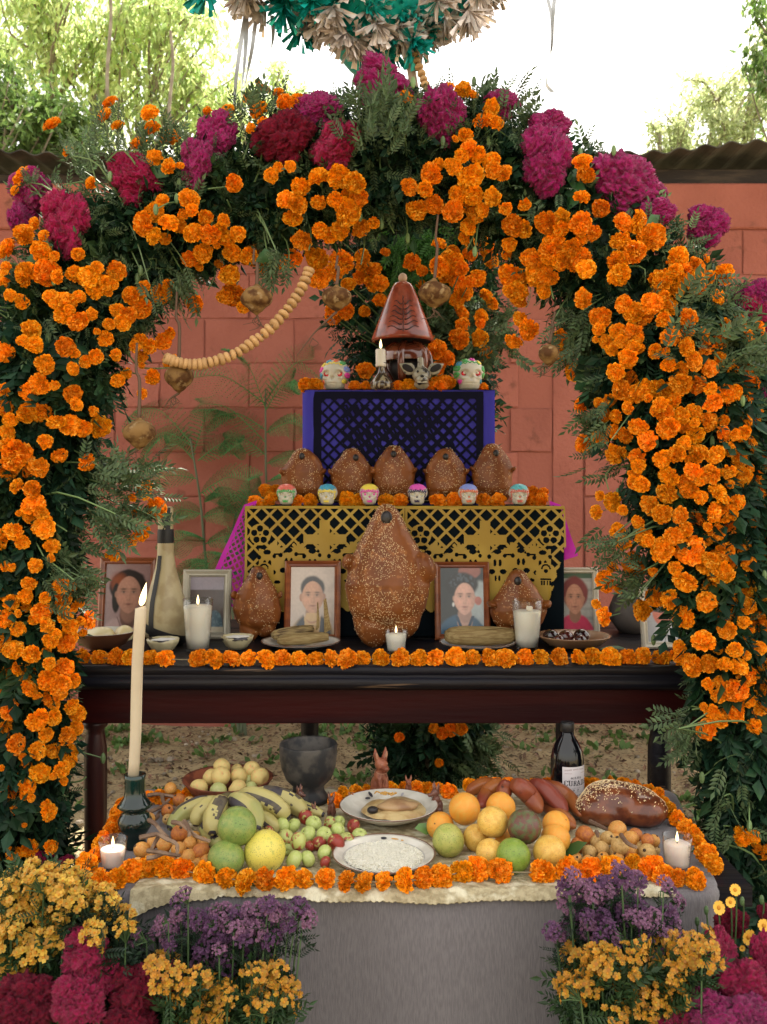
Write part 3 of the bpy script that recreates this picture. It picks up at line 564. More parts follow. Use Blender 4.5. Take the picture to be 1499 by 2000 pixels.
def arch():
    root = Vector((0, 2.2, 0)); t = thing('flower_arch', 'tall arch of orange marigolds, magenta cockscombs and dark green foliage framing the altar', 'flower arch', root)
    R = np.random.default_rng(3); c = ACd[:, :3]; hw = ACd[:, 3]
    # wooden frame inside: two posts with feet and the bent pole
    W = mat('arch_wood', (.035, .025, .02), .8, col2=(.16, .085, .05), ns=5, bump=.002, bs=40, stretch=(1, 1, .2))
    for px, d in ((92, 2.13), (1445, 2.15)):
        x = at(px, 1500, d).x; b = MB().box((x - .017, d - .017 - 2.2, 0), (x + .017, d + .017 - 2.2, 1.42), bev=.003); obj('post', b.mesh('post', W), t)
    p = local(spline(c[10:-10:14], 60), root); obj('bent_pole', MB().tube(p, .016, 7).mesh('pole', W), t)
    # bundles of stalks bound round the pole
    mb = MB()
    for k in range(46):
        a0 = R.integers(0, 190); ln = R.integers(22, 34); seg = c[a0:min(a0 + ln, 219):5]
        if len(seg) < 3: continue
        off = R.normal(0, 1, 3); off[1] *= .7; off = off / np.linalg.norm(off); q = seg + off * (hw[a0] * R.uniform(.2, .5)) - root
        mb.tube(q, R.uniform(.006, .012), 5)
    # solid inner core round the pole, added to block light through the foliage
    n = 240; 
    obj('stalk', mb.mesh('stalks', STEM), t, kind='stuff')
    core = MB(); cc = spline(ACd[::6], 110); core.tube(cc[:, :3] - root, cc[:, 3] * .45, 12)
    me = core.mesh('light_block_core', LEAF, True); V = co(me); V += nrm(me) * (vnoise(V, 16, 2) * .035 + vnoise(V, 40, 4) * .02)[:, None]; setco(me, V); obj('light_block_core', me, t, kind='stuff')
    # foliage
    mb = MB(); m = 15500
    idx = R.integers(0, 220, m); ang = R.uniform(0, 2 * math.pi, m); rad = R.uniform(.3, .82, m) ** .7
    T = np.gradient(c, axis=0); T /= np.linalg.norm(T, axis=1)[:, None]; Nv = np.cross(T, [0, 1, 0]); Nv /= np.linalg.norm(Nv, axis=1)[:, None]
    up = (np.abs(T[idx, 2]) > .6) * 0
    off = Nv[idx] * np.cos(ang)[:, None] * 1.0 + np.array([0, -1, 0]) * np.sin(ang)[:, None] * .8
    P = c[idx] + off * (hw[idx] * rad)[:, None] - off * .045 + R.normal(0, .01, (m, 3)) - root
    Z = off * .75 + R.normal(0, .55, (m, 3)) + [0, -.1, -.35]
    leafmass(mb, P, Z, .062, 3)
    # longer drooping sprays along the columns
    m = 1700; idx = R.choice(np.r_[0:60, 150:220], m); s = R.uniform(-1, 1, m); P = c[idx] + Nv[idx] * (s * hw[idx] * .95)[:, None] + np.array([0, -1, 0]) * (np.sqrt(1 - s ** 2) * hw[idx] * .75)[:, None] - root
    leafmass(mb, P, np.stack([R.normal(0, .25, m), R.normal(-.3, .2, m), np.full(m, -1.)], -1), .085, 4, (1, 1, 0))
    obj('foliage', mb.mesh('foliage', LEAF), t, kind='stuff')
    # wispy sprays standing proud of the arch, each with stalks
    sp = MB(); ss = MB()
    for (x, y, rx, ry, n, dx, dy, sz, dd) in [(215, 300, 50, 60, 46, -.1, 1, .05, .0), (150, 320, 40, 50, 22, -.4, .9, .045, 0), (330, 300, 60, 50, 50, -.1, 1, .055, 0), (520, 230, 60, 40, 50, .1, 1, .05, 0), (740, 250, 60, 50, 90, .2, 1, .06, -.14), (960, 225, 80, 30, 50, .3, 1, .055, 0),
                                       (215, 925, 70, 28, 70, 1, -.1, .06, -.02), (190, 1000, 65, 45, 75, 1, -.3, .06, -.02), (90, 1120, 50, 40, 90, .8, -.5, .06, -.03), (130, 1130, 30, 40, 40, .9, -.6, .055, -.03), (60, 370, 30, 30, 8, -.5, 1, .05, 0), (520, 500, 30, 30, 30, .2, -1, .05, 0),
                                       (330, 550, 50, 30, 60, .4, -1, .055, 0), (1130, 640, 40, 50, 70, -.5, -1, .055, 0), (1350, 640, 70, 60, 80, .6, .3, .06, -.1), (1440, 700, 50, 40, 60, .8, .2, .065, -.08), (1345, 1430, 25, 40, 34, -.8, -.6, .05, -.05), (1450, 1560, 50, 90, 22, 0, -1, .05, -.08), (1400, 1650, 50, 60, 20, -.2, -1, .05, -.05), (1180, 800, 25, 80, 70, -.7, -.4, .055, 0), (1215, 1060, 25, 40, 25, -.7, -.3, .055, 0), (1260, 1130, 30, 40, 35, -.7, -.4, .055, 0)]:
        d0 = 2.2 + dd; i0 = np.argmin(np.linalg.norm(c - np.array(at(x, y, 2.2)), axis=1)); d0 = c[i0][1] - hw[i0] * .35 + dd
        P = np.array([list(at(x + R.normal(0, rx * .6), y + R.normal(0, ry * .6), d0 + R.normal(0, .05))) for _ in range(n)]) - root
        Zd = np.array([dx, 0, dy]); leafmass(sp, P, Zd + R.normal(0, .55, (n, 3)), sz, int(x + y), (0, 0, 2))
        for q in range(max(6, n // 9)):
            a = np.array(c[i0]) - root + R.normal(0, .04, 3); b = P[R.integers(0, n)]; ss.tube(spline([a, (a + b) / 2 + np.array([0, -.02, .04]), b], 7), np.linspace(.0028, .0014, 7), 4)
    # finer sprigs woven through the whole arch, coloured paler to paint in highlights
    n = 3600; idx = R.integers(0, 220, n); ang = R.uniform(-.2, math.pi + .2, n); o_ = Nv[idx] * np.cos(ang)[:, None] + np.array([0, -1, 0]) * np.sin(ang)[:, None] * .85
    leafmass(sp, c[idx] + o_ * (hw[idx] * R.uniform(.68, .92, n))[:, None] - root, o_ * .5 + R.normal(0, .7, (n, 3)) + [0, -.2, -.2], .042, 91, (0, 2, 2))
    # pale stalks and buds criss-crossing the foliage
    for q in range(420):
        i0 = R.integers(4, 216); a_ = R.uniform(0, math.pi); o_ = Nv[i0] * math.cos(a_) + np.array([0, -1, 0]) * math.sin(a_) * .85
        a = c[i0] + o_ * hw[i0] * R.uniform(.5, .8) - root; b = a + o_ * R.uniform(.02, .06) + R.normal(0, .035, 3) + [0, 0, -.02]
        ss.tube(spline([a, (a + b) / 2 + R.normal(0, .012, 3), b], 6), np.linspace(.0022, .0016, 6), 4)
        if q % 4 == 0: ss.ball(b, (.006, .006, .013), 7, 5)
    obj('spray', sp.mesh('sprays', mat('spray_leaf', (.085, .135, .06), .5, tl=.4, isl=.45, hue=.02)), t, kind='stuff')
    obj('stalk', ss.mesh('thin_stalks', mat('pale_stalk', (.12, .19, .07), .5, isl=.3)), t, kind='stuff')
    # marigold heads: positions, largest 300 as parts, the others as one part
    L = marigolds()
    for (x, y, r_) in list(L):
        if r_ > 11 and R.random() < .30: a = R.uniform(0, 6.3); L.append((x + 1.5 * r_ * math.cos(a), y + 1.5 * r_ * math.sin(a), r_ * R.uniform(.45, .72)))
    for (x0, x1, y0, y1, n) in ((1290, 1499, 640, 1120, 44), (1380, 1499, 1100, 1420, 16), (0, 120, 520, 1500, 14)):
        k = 0
        for _ in range(4000):
            x, y, r_ = R.uniform(x0, x1), R.uniform(y0, y1), R.uniform(13, 21)
            if all(math.hypot(x - a, y - b) > .82 * (r_ + q) for a, b, q in L):
                L.append((x, y, r_)); k += 1
                if k >= n: break
    L.sort(key=lambda q: -q[2])
    rest = MB()
    for k, (x, y, r_) in enumerate(L):
        p0 = np.array(at(x, y, 2.15)); i0 = np.argmin((c[:, 0] - p0[0]) ** 2 + (c[:, 2] - p0[2]) ** 2)
        s = ((p0[0] - c[i0][0]) ** 2 + (p0[2] - c[i0][2]) ** 2) ** .5 / hw[i0]
        d = c[i0][1] - hw[i0] * .85 * math.sqrt(max(0, 1 - min(s, 1) ** 2)) - .035 + R.normal(0, .015)
        p = at(x, y, d); rr = r_ * d / F * .98
        out_ = Vector((p.x - c[i0][0], -.25, p.z - c[i0][2])) / max(hw[i0], .1)
        f = Vector((out_.x * .8 + R.normal(0, .38), -1 + R.normal(0, .2), out_.z * .8 + R.normal(-.12, .42))).normalized()
        if k < 300: obj('marigold', MG[k % 6], t, p - root, head_rot(f, R.uniform(0, 6)), (rr * R.uniform(.92, 1.1), rr, rr * R.uniform(.7, 1.15)))
        else:
            v = k % 6
            if v not in MGA: MGA[v] = mg_arrays(MG[v])
            V, F4, m4, F3, m3 = MGA[v]; q = head_rot(f, R.uniform(0, 6)).to_matrix().to_4x4(); Mx = Matrix.Translation(p - root) @ q @ Matrix.Scale(rr, 4)
            A_ = np.array(Mx); W_ = V @ A_[:3, :3].T + A_[:3, 3]; n0 = rest.n; rest.V.append(W_); rest.n += len(W_)
            for m in (0, 1, 2):
                if (m4 == m).any(): rest.F.setdefault((4, m), []).append(F4[m4 == m] + n0)
                if len(m3) and (m3 == m).any(): rest.F.setdefault((3, m), []).append(F3[m3 == m] + n0)
    obj('small_marigolds', rest.mesh('small_marigolds', [PETAL, PETALY, STEM]), t, kind='stuff')
    # cockscombs
    K = [(62, 372, 50, 42, CCP), (128, 435, 57, 60, CC), (40, 432, 26, 34, CCP), (260, 345, 56, 48, CC), (425, 262, 40, 44, CCP), (383, 322, 42, 44, CCP), (552, 268, 64, 46, CCD), (620, 212, 50, 34, CCP), (655, 285, 66, 44, CC), (745, 165, 72, 42, CCP), (862, 222, 46, 52, CCP), (980, 202, 42, 28, CCP), (1075, 245, 45, 28, CCP),
         (1065, 312, 62, 58, CCP), (1222, 355, 70, 54, CCP), (1290, 378, 26, 22, CCP), (1285, 415, 36, 26, CCP), (1380, 442, 50, 36, CCP), (1475, 590, 46, 44, CCP), (1478, 620, 40, 50, CC), (1482, 788, 34, 30, CCP), (85, 1673, 26, 12, CC), (122, 1684, 22, 12, CC)]
    for k, (x, y, rx, ry, fam) in enumerate(K):
        p0 = np.array(at(x, y, 2.15)); i0 = np.argmin((c[:, 0] - p0[0]) ** 2 + (c[:, 2] - p0[2]) ** 2); s = min(1, ((p0[0] - c[i0][0]) ** 2 + (p0[2] - c[i0][2]) ** 2) ** .5 / hw[i0])
        d = c[i0][1] - hw[i0] * .8 * math.sqrt(1 - s * s) - .01; p = at(x, y, d)
        obj('cockscomb', fam[k % 4], t, p - root, (R.normal(0, .15), R.normal(0, .25), R.normal(0, .5)), (rx * d / F * 1.02, (rx + ry) / 2 * d / F * .8, ry * d / F * 1.15))
    # a few broad leaves tucked between
    bl = [[0, 0, 0], [.32, .03, .35], [.2, .06, .75], [0, 0, 1], [-.2, .06, .75], [-.32, .03, .35], [0, -.05, .4]]
    bf = [[6, 0, 1], [6, 1, 2], [6, 2, 3], [6, 3, 4], [6, 4, 5], [6, 5, 0]]
    me = MB().add(bl, [bf]).mesh('broad_leaf', mat('broad_leaf', (.04, .12, .035), .35, tl=.25), True)
    for (x, y, s) in [(110, 490, .07), (95, 500, .06), (330, 345, .06), (535, 490, .05), (1135, 350, .08), (1120, 370, .06), (1290, 420, .07), (1425, 650, .08), (1465, 690, .07), (1440, 760, .07), (1360, 560, .05)]:
        i0 = np.argmin(np.linalg.norm(c - np.array(at(x, y, 2.2)), axis=1)); obj('broad_leaf', me, t, at(x, y, c[i0][1] - hw[i0] * .75) - root, (R.uniform(-.5, .5), R.uniform(0, 6.3), R.normal(0, .6)), s)
arch()

# ------------------------------------------------------------------ flower pillar behind the altar
def pillar():
    root = Vector((at(830, 1500, 3.55).x, 3.55, 0)); t = thing('flower_pillar', 'pillar of marigolds and green foliage standing behind the altar', 'flower pillar', root)
    R = np.random.default_rng(9)
    obj('post', MB().tube([(0, 0, 0), (0, 0, 2.15)], .03, 8).mesh('post', BARK), t)
    mb = MB(); m = 5200; z = R.uniform(.12, 2.25, m); w_ = np.interp(z, [0, .3, 1.2, 1.6, 1.9, 2.25], [.13, .19, .16, .26, .31, .24]); a = R.uniform(0, 6.3, m); q = R.uniform(.1, 1, m)
    cx = np.interp(z, [0, 1.2, 1.7, 2.25], [0, 0, -.02, -.02]); P = np.stack([cx + np.cos(a) * w_ * q, np.sin(a) * w_ * q * .7, z], -1)
    leafmass(mb, P, np.stack([np.cos(a), np.sin(a) - .3, np.full(m, -.5)], -1) + R.normal(0, .5, (m, 3)), .085, 5); obj('foliage', mb.mesh('foliage', LEAF), t, kind='stuff')
    # broad bright fan of fern at the top
    fb = MB(); P = np.array([list(at(R.normal(815, 28), R.uniform(440, 590), 3.3 + R.normal(0, .04))) for _ in range(300)]) - np.array(root)
    leafmass(fb, P, R.normal(0, .35, (300, 3)) + [0, 0, -1], .08, 8, (2, 2, 0)); obj('fern_spray', fb.mesh('fern', mat('bright_fern', (.06, .17, .03), .5, tl=.5, isl=.3)), t, kind='stuff')
    sb = MB()
    hs = [285,255,55,275,330,40,370,360,60,265,420,55,360,480,60,430,470,60,470,220,35,430,610,50,300,700,40,150,700,60,50,740,60,40,690,50,770,370,40,690,300,60,760,480,35,910,150,50,910,340,70,980,290,75,1040,290,60,1060,340,55,1090,350,50,960,400,60,1050,430,60,1080,470,55,1110,540,65,1055,610,55,1090,710,55,1100,810,50,1070,920,70,1240,920,60,1250,740,50,1245,800,35,1290,570,50,1330,640,50,1220,430,60,1160,460,45,1250,400,35,1330,290,55,1300,190,60,1340,210,40,1160,230,50,1140,130,55,1260,130,45,1020,220,50,800,890,35,830,920,35,890,1010,70,970,1080,60,900,1160,50,310,1180,60,1280,1040,50,270,1170,35,100,280,70,60,60,60,170,480,50,60,380,60]
    for i in range(0, len(hs), 3):
        x, y, r_ = 640 + hs[i] / 4.164, 440 + hs[i + 1] / 4.164, hs[i + 2] / 4.164; d = 3.16 + R.normal(0, .05)
        p = at(x, y, d); rr = r_ * d / F * 1.1; f = Vector((R.normal(0, .4), -1, R.normal(.1, .4))); obj('marigold', MG[i % 6], t, p - root, head_rot(f, R.uniform(0, 6)), rr)
        q = p - root; sb.tube(spline([q + Vector((0, .02, 0)), q * .6 + Vector((0, 0, q.z * .36)), Vector((0, 0, q.z * .92))], 6), .0025, 4)
    for (x, y, r_) in [(880, 1425, 13), (865, 1432, 11), (858, 1490, 8), (900, 1424, 12), (780, 1440, 9), (848, 1422, 10)]:
        d = 3.35; p = at(x, y, d); obj('marigold', MG[int(x) % 6], t, p - root, head_rot((R.normal(0, .4), -1, .1), 0), r_ * d / F)
    for k in range(26):
        P = Vector((R.normal(.1, .13), -.1 + R.normal(0, .05), R.uniform(.15, .5)))
        sb.tube(spline([P, P * .5 + Vector((0, 0, .2)), Vector((0, 0, .6))], 6), .003, 4)
    n = 260; P = np.stack([R.normal(.15, .06, n), R.normal(-.08, .04, n), R.uniform(.15, .45, n)], -1); l2 = MB(); leafmass(l2, P, R.normal(0, .5, (n, 3)) + [.4, 0, -.6], .07, 12)
    n = 500; P = np.array([list(at(R.normal(900, 45), R.uniform(590, 700), 3.3 + R.normal(0, .05))) for _ in range(n)]) - np.array(root); leafmass(l2, P, R.normal(0, .6, (n, 3)) + [.2, -.2, -.3], .06, 13)
    obj('spray', l2.mesh('spray', mat('spray_leaf', (.11, .19, .075))), t, kind='stuff')
    obj('stalk', sb.mesh('stalks', STEM), t, kind='stuff')
pillar()
# ------------------------------------------------------------------ main table
TZ = .779
WOOD = mat('worn_black_wood', (.006, .006, .011), .45, spec=.22, col2=(.014, .011, .011), ns=9, bump=.0018, bs=40, stretch=(.15, 3, 3), col3=(.16, .10, .06), n3=14, lo3=.64, hi3=.70)
RED = mat('maroon_wood', (.032, .004, .004), .45, spec=.12, col2=(.018, .003, .004), ns=3, bump=.001, bs=30, stretch=(.3, 3, 3))
BROWN = mat('red_brown_leg', (.085, .020, .012), .32, spec=.35, col2=(.03, .010, .010), ns=4, bump=.0008, bs=30, stretch=(3, 3, .4))
def table():
    root = Vector((.03, 2.55, 0)); t = thing('offering_table', 'long dark wooden table with maroon apron carrying the photographs', 'table', root)
    x0, x1 = -.79, .765; 
    for k in range(4):                                     # top boards
        b = MB().box((x0, -.345 + k * .2, TZ - .035), (x1, -.345 + k * .2 + .197, TZ), bev=.003); obj('board', b.mesh('board', WOOD), t)
    mb = MB()                                              # moulded edge
    prof = [(0, 0), (-.006, -.001), (-.010, -.006), (-.011, -.014), (-.006, -.020), (-.004, -.024), (-.018, -.027), (-.024, -.034), (-.022, -.045), (-.010, -.054), (0, -.058)]
    V = []; n = len(prof); xs = np.linspace(x0 - .01, x1 + .01, 40)
    for x in xs:
        for (y, z) in prof: V.append((x, -.347 + y, TZ - .0005 + z + vnoise(np.array([[x, y, z]]), 14)[0] * .0012))
    f = [[i * n + j, i * n + j + 1, (i + 1) * n + j + 1, (i + 1) * n + j] for i in range(39) for j in range(n - 1)]; mb.add(V, [f]); obj('moulding', mb.mesh('moulding', WOOD, True), t)
    b = MB().box((x0 + .03, -.325, .636), (x1 - .03, -.303, TZ - .037), bev=.002); obj('apron', b.mesh('apron', RED), t)
    b = MB().box((x0 + .03, .40, .636), (x1 - .03, .422, TZ - .037), bev=.002); obj('rear_apron', b.mesh('apron', RED), t)
    for x in (x0 + .04, x1 - .062):
        b = MB().box((x, -.30, .64), (x + .022, .398, TZ - .037)); obj('side_apron', b.mesh('apron', RED), t)
    prof = [(.001, 0), (.018, 0), (.022, .02), (.020, .05), (.024, .2), (.027, .38), (.028, .5), (.027, .57), (.022, .60), (.021, .612), (.029, .62), (.030, .634), (.001, .635)]
    lx = at(187, 1500, 2.27).x - root.x, at(1288, 1500, 2.27).x - root.x
    for x in lx:
        for y in (-.28,): obj('leg', MB().lathe(prof, 22).mesh('leg', BROWN if x < 0 else WOOD, True), t, (x, y, 0))
    for px in (605, 1104): obj('rear_leg', MB().lathe(prof, 16).mesh('leg', WOOD, True), t, (at(px, 1, 2.9).x - root.x, .36, 0))
table()

# ------------------------------------------------------------------ stepped altar boxes with cloth
T1Y, T1Z, T2Y, T2Z = 2.62, 1.150, 2.80, 1.495
BLK = mat('black_cloth', (.006, .010, .014), .9, spec=.05, bump=.0006, bs=500)
PURP = mat('purple_tissue', (.040, .032, .42), .65, tl=.15, bump=.001, bs=14, obj=.0)
PINK = mat('pink_tissue', (.62, .035, .50), .6, tl=.35, bump=.001, bs=30)
GOLD = mat('mustard_tissue', (.40, .245, .03), .55, tl=.15, bump=.0012, bs=22, col2=(.50, .33, .05), ns=5)
BTIS = mat('black_tissue', (.004, .004, .016), .7, spec=.12, bump=.0008, bs=20)
def steps():
    x = lambda px, d: at(px, 960, d).x
    t = thing('altar_step', 'wide lower altar step wrapped in black cloth under mustard cut paper', 'altar step', ((x(480, T1Y) + x(1103, T1Y)) / 2, T1Y, TZ + .001)); h = (x(1103, T1Y) - x(480, T1Y)) / 2
    obj('box', MB().box((-h, .003, 0), (h, .40, T1Z - TZ - .002), bev=.004).mesh('step', BLK), t)
    t2 = thing('altar_step', 'narrow upper altar step covered with purple tissue paper', 'altar step', ((x(591, T2Y) + x(967, T2Y)) / 2, T2Y, T1Z)); h = (x(967, T2Y) - x(591, T2Y)) / 2
    mb = MB(); n = 60; xs = np.linspace(-h, h, n); zs = np.linspace(0, T2Z - T1Z, 20); X, Z = np.meshgrid(xs, zs)
    edge = np.abs(X) > h * .88; Y = .002 - .004 * np.sin(X * 90) * edge - .003 * np.abs(vnoise(np.stack([X, Z, X * 0], -1), 12)) + (np.abs(X) > h * .985) * .004
    i, j = np.meshgrid(np.arange(n - 1), np.arange(19)); a = (j * n + i).ravel(); mb.add(np.stack([X, Y, Z], -1), [np.stack([a, a + 1, a + n + 1, a + n], -1)])
    obj('tissue_cover', mb.mesh('tissue', PURP, True), t2)
    obj('box', MB().box((-h + .003, .004, 0), (h - .003, .21, T2Z - T1Z - .002), bev=.003).mesh('step', PURP), t2)
    # black cut paper lattice over the purple
    w_, hh = 2 * h * .885, .335; res = .0022; nx, nz = int(w_ / res), int(hh / res); X, Z = np.meshgrid((np.arange(nx) + .5) * res - w_ / 2, (np.arange(nz) + .5) * res)
    s = .036; u = ((X + Z) / s) % 1; v = ((X - Z) / s) % 1; solid = (u < .28) | (v < .28) | (np.abs(X) > w_ / 2 - .024) | (Z > hh - .022) | (Z < .02)
    big = vnoise(np.stack([X, Z, X * 0], -1), 26, 5) > .10; inner = (np.abs(X) < w_ * .33) & (Z < hh * .88) & (Z > .02); solid |= inner & ((u < .46) | (v < .46) | (big & (((X * 2 + Z) / .031) % 1 < .5)))
    def wav(X, Z): return -.0045 - .002 * np.sin(X * 31) + .0015 * np.sin(Z * 40)
    obj('black_cut_paper', mask_mesh(solid, X, Z, res, wav, BTIS), t2, (0, 0, .006))
    # top fold
    n = 40; xs = np.linspace(-h, h, n); ys = np.linspace(-.004, .21, 5); X, Y = np.meshgrid(xs, ys); Zt = T2Z - T1Z + .001 + .0015 * vnoise(np.stack([X, Y, X * 0], -1), 20)
    i, j = np.meshgrid(np.arange(n - 1), np.arange(4)); a = (j * n + i).ravel(); obj('top_sheet', MB().add(np.stack([X, Y, Zt], -1), [np.stack([a, a + 1, a + n + 1, a + n], -1)]).mesh('top', BTIS, True), t2)
    return t
def mask_mesh(solid, X, Z, res, wav, m, thick=0):
    """sheet with real cut-outs from a boolean grid"""
    nz, nx = solid.shape; vid = -np.ones((nz + 1, nx + 1), int); q = np.argwhere(solid)
    cor = np.concatenate([q, q + [0, 1], q + [1, 1], q + [1, 0]]); key = cor[:, 0] * (nx + 1) + cor[:, 1]; uq, inv = np.unique(key, return_inverse=True)
    gx = X[0, 0] - res / 2 + (uq % (nx + 1)) * res; gz = Z[0, 0] - res / 2 + (uq // (nx + 1)) * res; V = np.stack([gx, wav(gx, gz), gz], -1); k = len(q)
    f = np.stack([inv[:k], inv[k:2 * k], inv[2 * k:3 * k], inv[3 * k:]], -1); return mesh_np('cut_paper', V, [f], [m], None, True)
STEP1 = steps()

def picado(side):
    """one mustard cut-paper panel, local x 0..w, z -h..0; returns mask"""
    w_, h = .449, .325; res = .0016; nx, nz = int(w_ / res), int(h / res)
    X, Z = np.meshgrid((np.arange(nx) + .5) * res, (np.arange(nz) + .5) * res); x = X / w_ * 312; y = (h - Z) / h * 226 * 1.0
    # work in photo pixels: x 0..312, y 0..226 downwards
    s = 22.5; cx = 156
    u = ((x - cx + y) / (s * 1.4)) % 1; v = ((x - cx - y) / (s * 1.4)) % 1
    m = (u < .2) | (u > .97) | (v < .2) | (v > .97)
    ye = 58 + 10 * np.cos((x - cx) / 22.) ; body = y > 86 + 5 * np.cos((x - cx) / 14.)
    m = np.where(body & (np.abs(x - cx) < 128), True, m)
    def disc(a, b, r, rx=1.0): return ((x - a) / rx) ** 2 + (y - b) ** 2 < r * r
    # crosses
    m |= (np.abs(x - cx) < 10) & (y > 26); m |= (np.abs(x - cx) < 42) & (np.abs(y - 63) < 9)
    for sgn in (-1, 1):
        for dx in (52, 96):                                # palms and little churches
            a = cx + sgn * dx
            for q in range(5):
                th = -1.4 + q * .7; m |= (np.abs((x - a) * math.cos(th) + (y - 84) * math.sin(th)) < 3) & disc(a, 84, 16)
    # cut-outs in the solid band
    for sgn in (-1, 1):
        for dx, b in ((24, 108), (70, 106), (112, 110)):
            a = cx + sgn * dx
            m &= ~(disc(a - 5, b, 7, .45) | disc(a + 5, b, 7, .45)); m &= ~disc(a, b - 22, 5, 1.5); m &= ~(disc(a - 11, b + 17, 5, 1.3) | disc(a + 11, b + 17, 5, 1.3)); m &= ~(disc(a - 3.6, b + 30, 6, .35) | disc(a + 3.6, b + 30, 6, .35)); m &= ~(disc(a - 16, b - 12, 4.5, .9) | disc(a + 14, b - 14, 4, .9)); m &= ~disc(a + 20, b + 36, 3.5, 1.8)
        for dx in (46, 92): m &= ~((np.abs(y - 92) < 1.4) & (np.abs(x - cx - sgn * dx) < 7))
        # skull in the outer corner
        a, b = cx + sgn * 118, 128; m |= disc(a, b, 20, .95); m &= ~(disc(a, b - 9, 9) & ~disc(a, b - 8, 6.5) & (y < b - 8)); m &= ~disc(a, b - 4, 4); m &= ~((np.abs(y - (b + 12)) < 1.6) & (np.abs(x - a) < 10))
        for q in (-8, -3, 3, 8): m &= ~((np.abs(x - a - q) < 1.5) & (y > b + 14) & (y < b + 24))
        # flower rosette
        a, b = cx + sgn * 126, 54; ring = disc(a, b, 21); m |= ring; m &= ~disc(a, b, 1.8)
        for q in range(5):
            th = -math.pi / 2 + q * 2 * math.pi / 5; m &= ~disc(a + 12 * math.cos(th), b + 12 * math.sin(th), 6.2)
    lower = y > 160; m |= lower & (np.abs(x - cx) < 118) & ~((np.abs(((x + 4) % 38) - 19) < 4) & (np.abs(((y + 9) % 40) - 20) < 4))
    m |= (x < 4) | (x > 308) | (y < 3)
    m &= y < 200 + 4 * np.cos(x / 4.); 
    return m, X, Z - h, res
def papers():
    t = thing('cut_paper_banner', 'mustard yellow cut paper banner with crosses and lattice on the front of the lower step', 'cut paper', at(479, 990, T1Y - .003)); T = t.location
    m, X, Z, res = picado(0); mm = m[:, :]
    def wav(x, z): return -.004 - .004 * np.sin(x * 14) * np.clip(-z * 6, 0, 1) - .002 * np.sin(x * 60 + z * 20) - .03 * np.clip(-z - .1, 0, 1)
    def wav2(x, z): return wav(x, z) - .035 * np.clip((x - .40) / .05, 0, 1) * np.clip(-z * 5, 0, 1)
    a = obj('panel', mask_mesh(m, X, Z, res, wav, GOLD), t)
    m2 = m & ~((X > .445 - (-Z - .11) * .28) & (-Z > .11))
    b = obj('panel', mask_mesh(m2, X, Z, res, wav2, GOLD), t, (.4495, -.001, -.0015))
    # strip lying on the step edge
    n = 60; xs = np.linspace(0, .897, n); V = []; 
    for x in xs: V += [(x, -.006, -.003), (x, .000, .0022), (x, .016, .0024)]
    f = [[i * 3 + j, (i + 1) * 3 + j, (i + 1) * 3 + j + 1, i * 3 + j + 1] for i in range(n - 1) for j in range(2)]; obj('hanging_strip', MB().add(V, [f]).mesh('strip', GOLD), t)
    # pink lattice sheets flaring out at the sides
    for sgn, px, lab in ((-1, 488, 'bright pink cut paper lattice hanging off the left side of the lower step'), (1, 1086, 'bright pink cut paper peeking out at the right side of the lower step')):
        p = at(px, 985, T1Y + .02); res2 = .0022; w_, h = (.075, .34 if sgn < 0 else .20); nx, nz = int(w_ / res2), int(h / res2); X2, Z2 = np.meshgrid((np.arange(nx) + .5) * res2, (np.arange(nz) + .5) * res2 - h)
        u = ((X2 + Z2 * .8) / .020) % 1; v = ((X2 - Z2 * .8) / .020) % 1; s = (u < .3) | (v < .3) | (X2 > w_ - .014) | (X2 < .004) | (Z2 > -.012)
        if sgn > 0: s = s | (Z2 < -.02)
        me = mask_mesh(s, X2, Z2, res2, lambda x, z: -.012 * np.sin(z * 22) * 0, PINK); V = co(me); x_, z_ = V[:, 0].copy(), V[:, 2].copy(); k = -z_ / h
        V[:, 0] = sgn * (x_ * (.40 + .75 * k) + .055 * k * (1 if sgn < 0 else .1) - .018) * (1 if sgn < 0 else .8) ; V[:, 1] = .02 - x_ * .5 + .004 * np.sin(z_ * 40); V[:, 2] = z_ * (.92 - .2 * x_ / w_) + (.012 * (x_ < w_) * (1 - x_ / w_)); setco(me, V)
        o = obj('cut_paper', me, None, p, label=lab, cat='cut paper', group='pink cut papers')
        
papers()

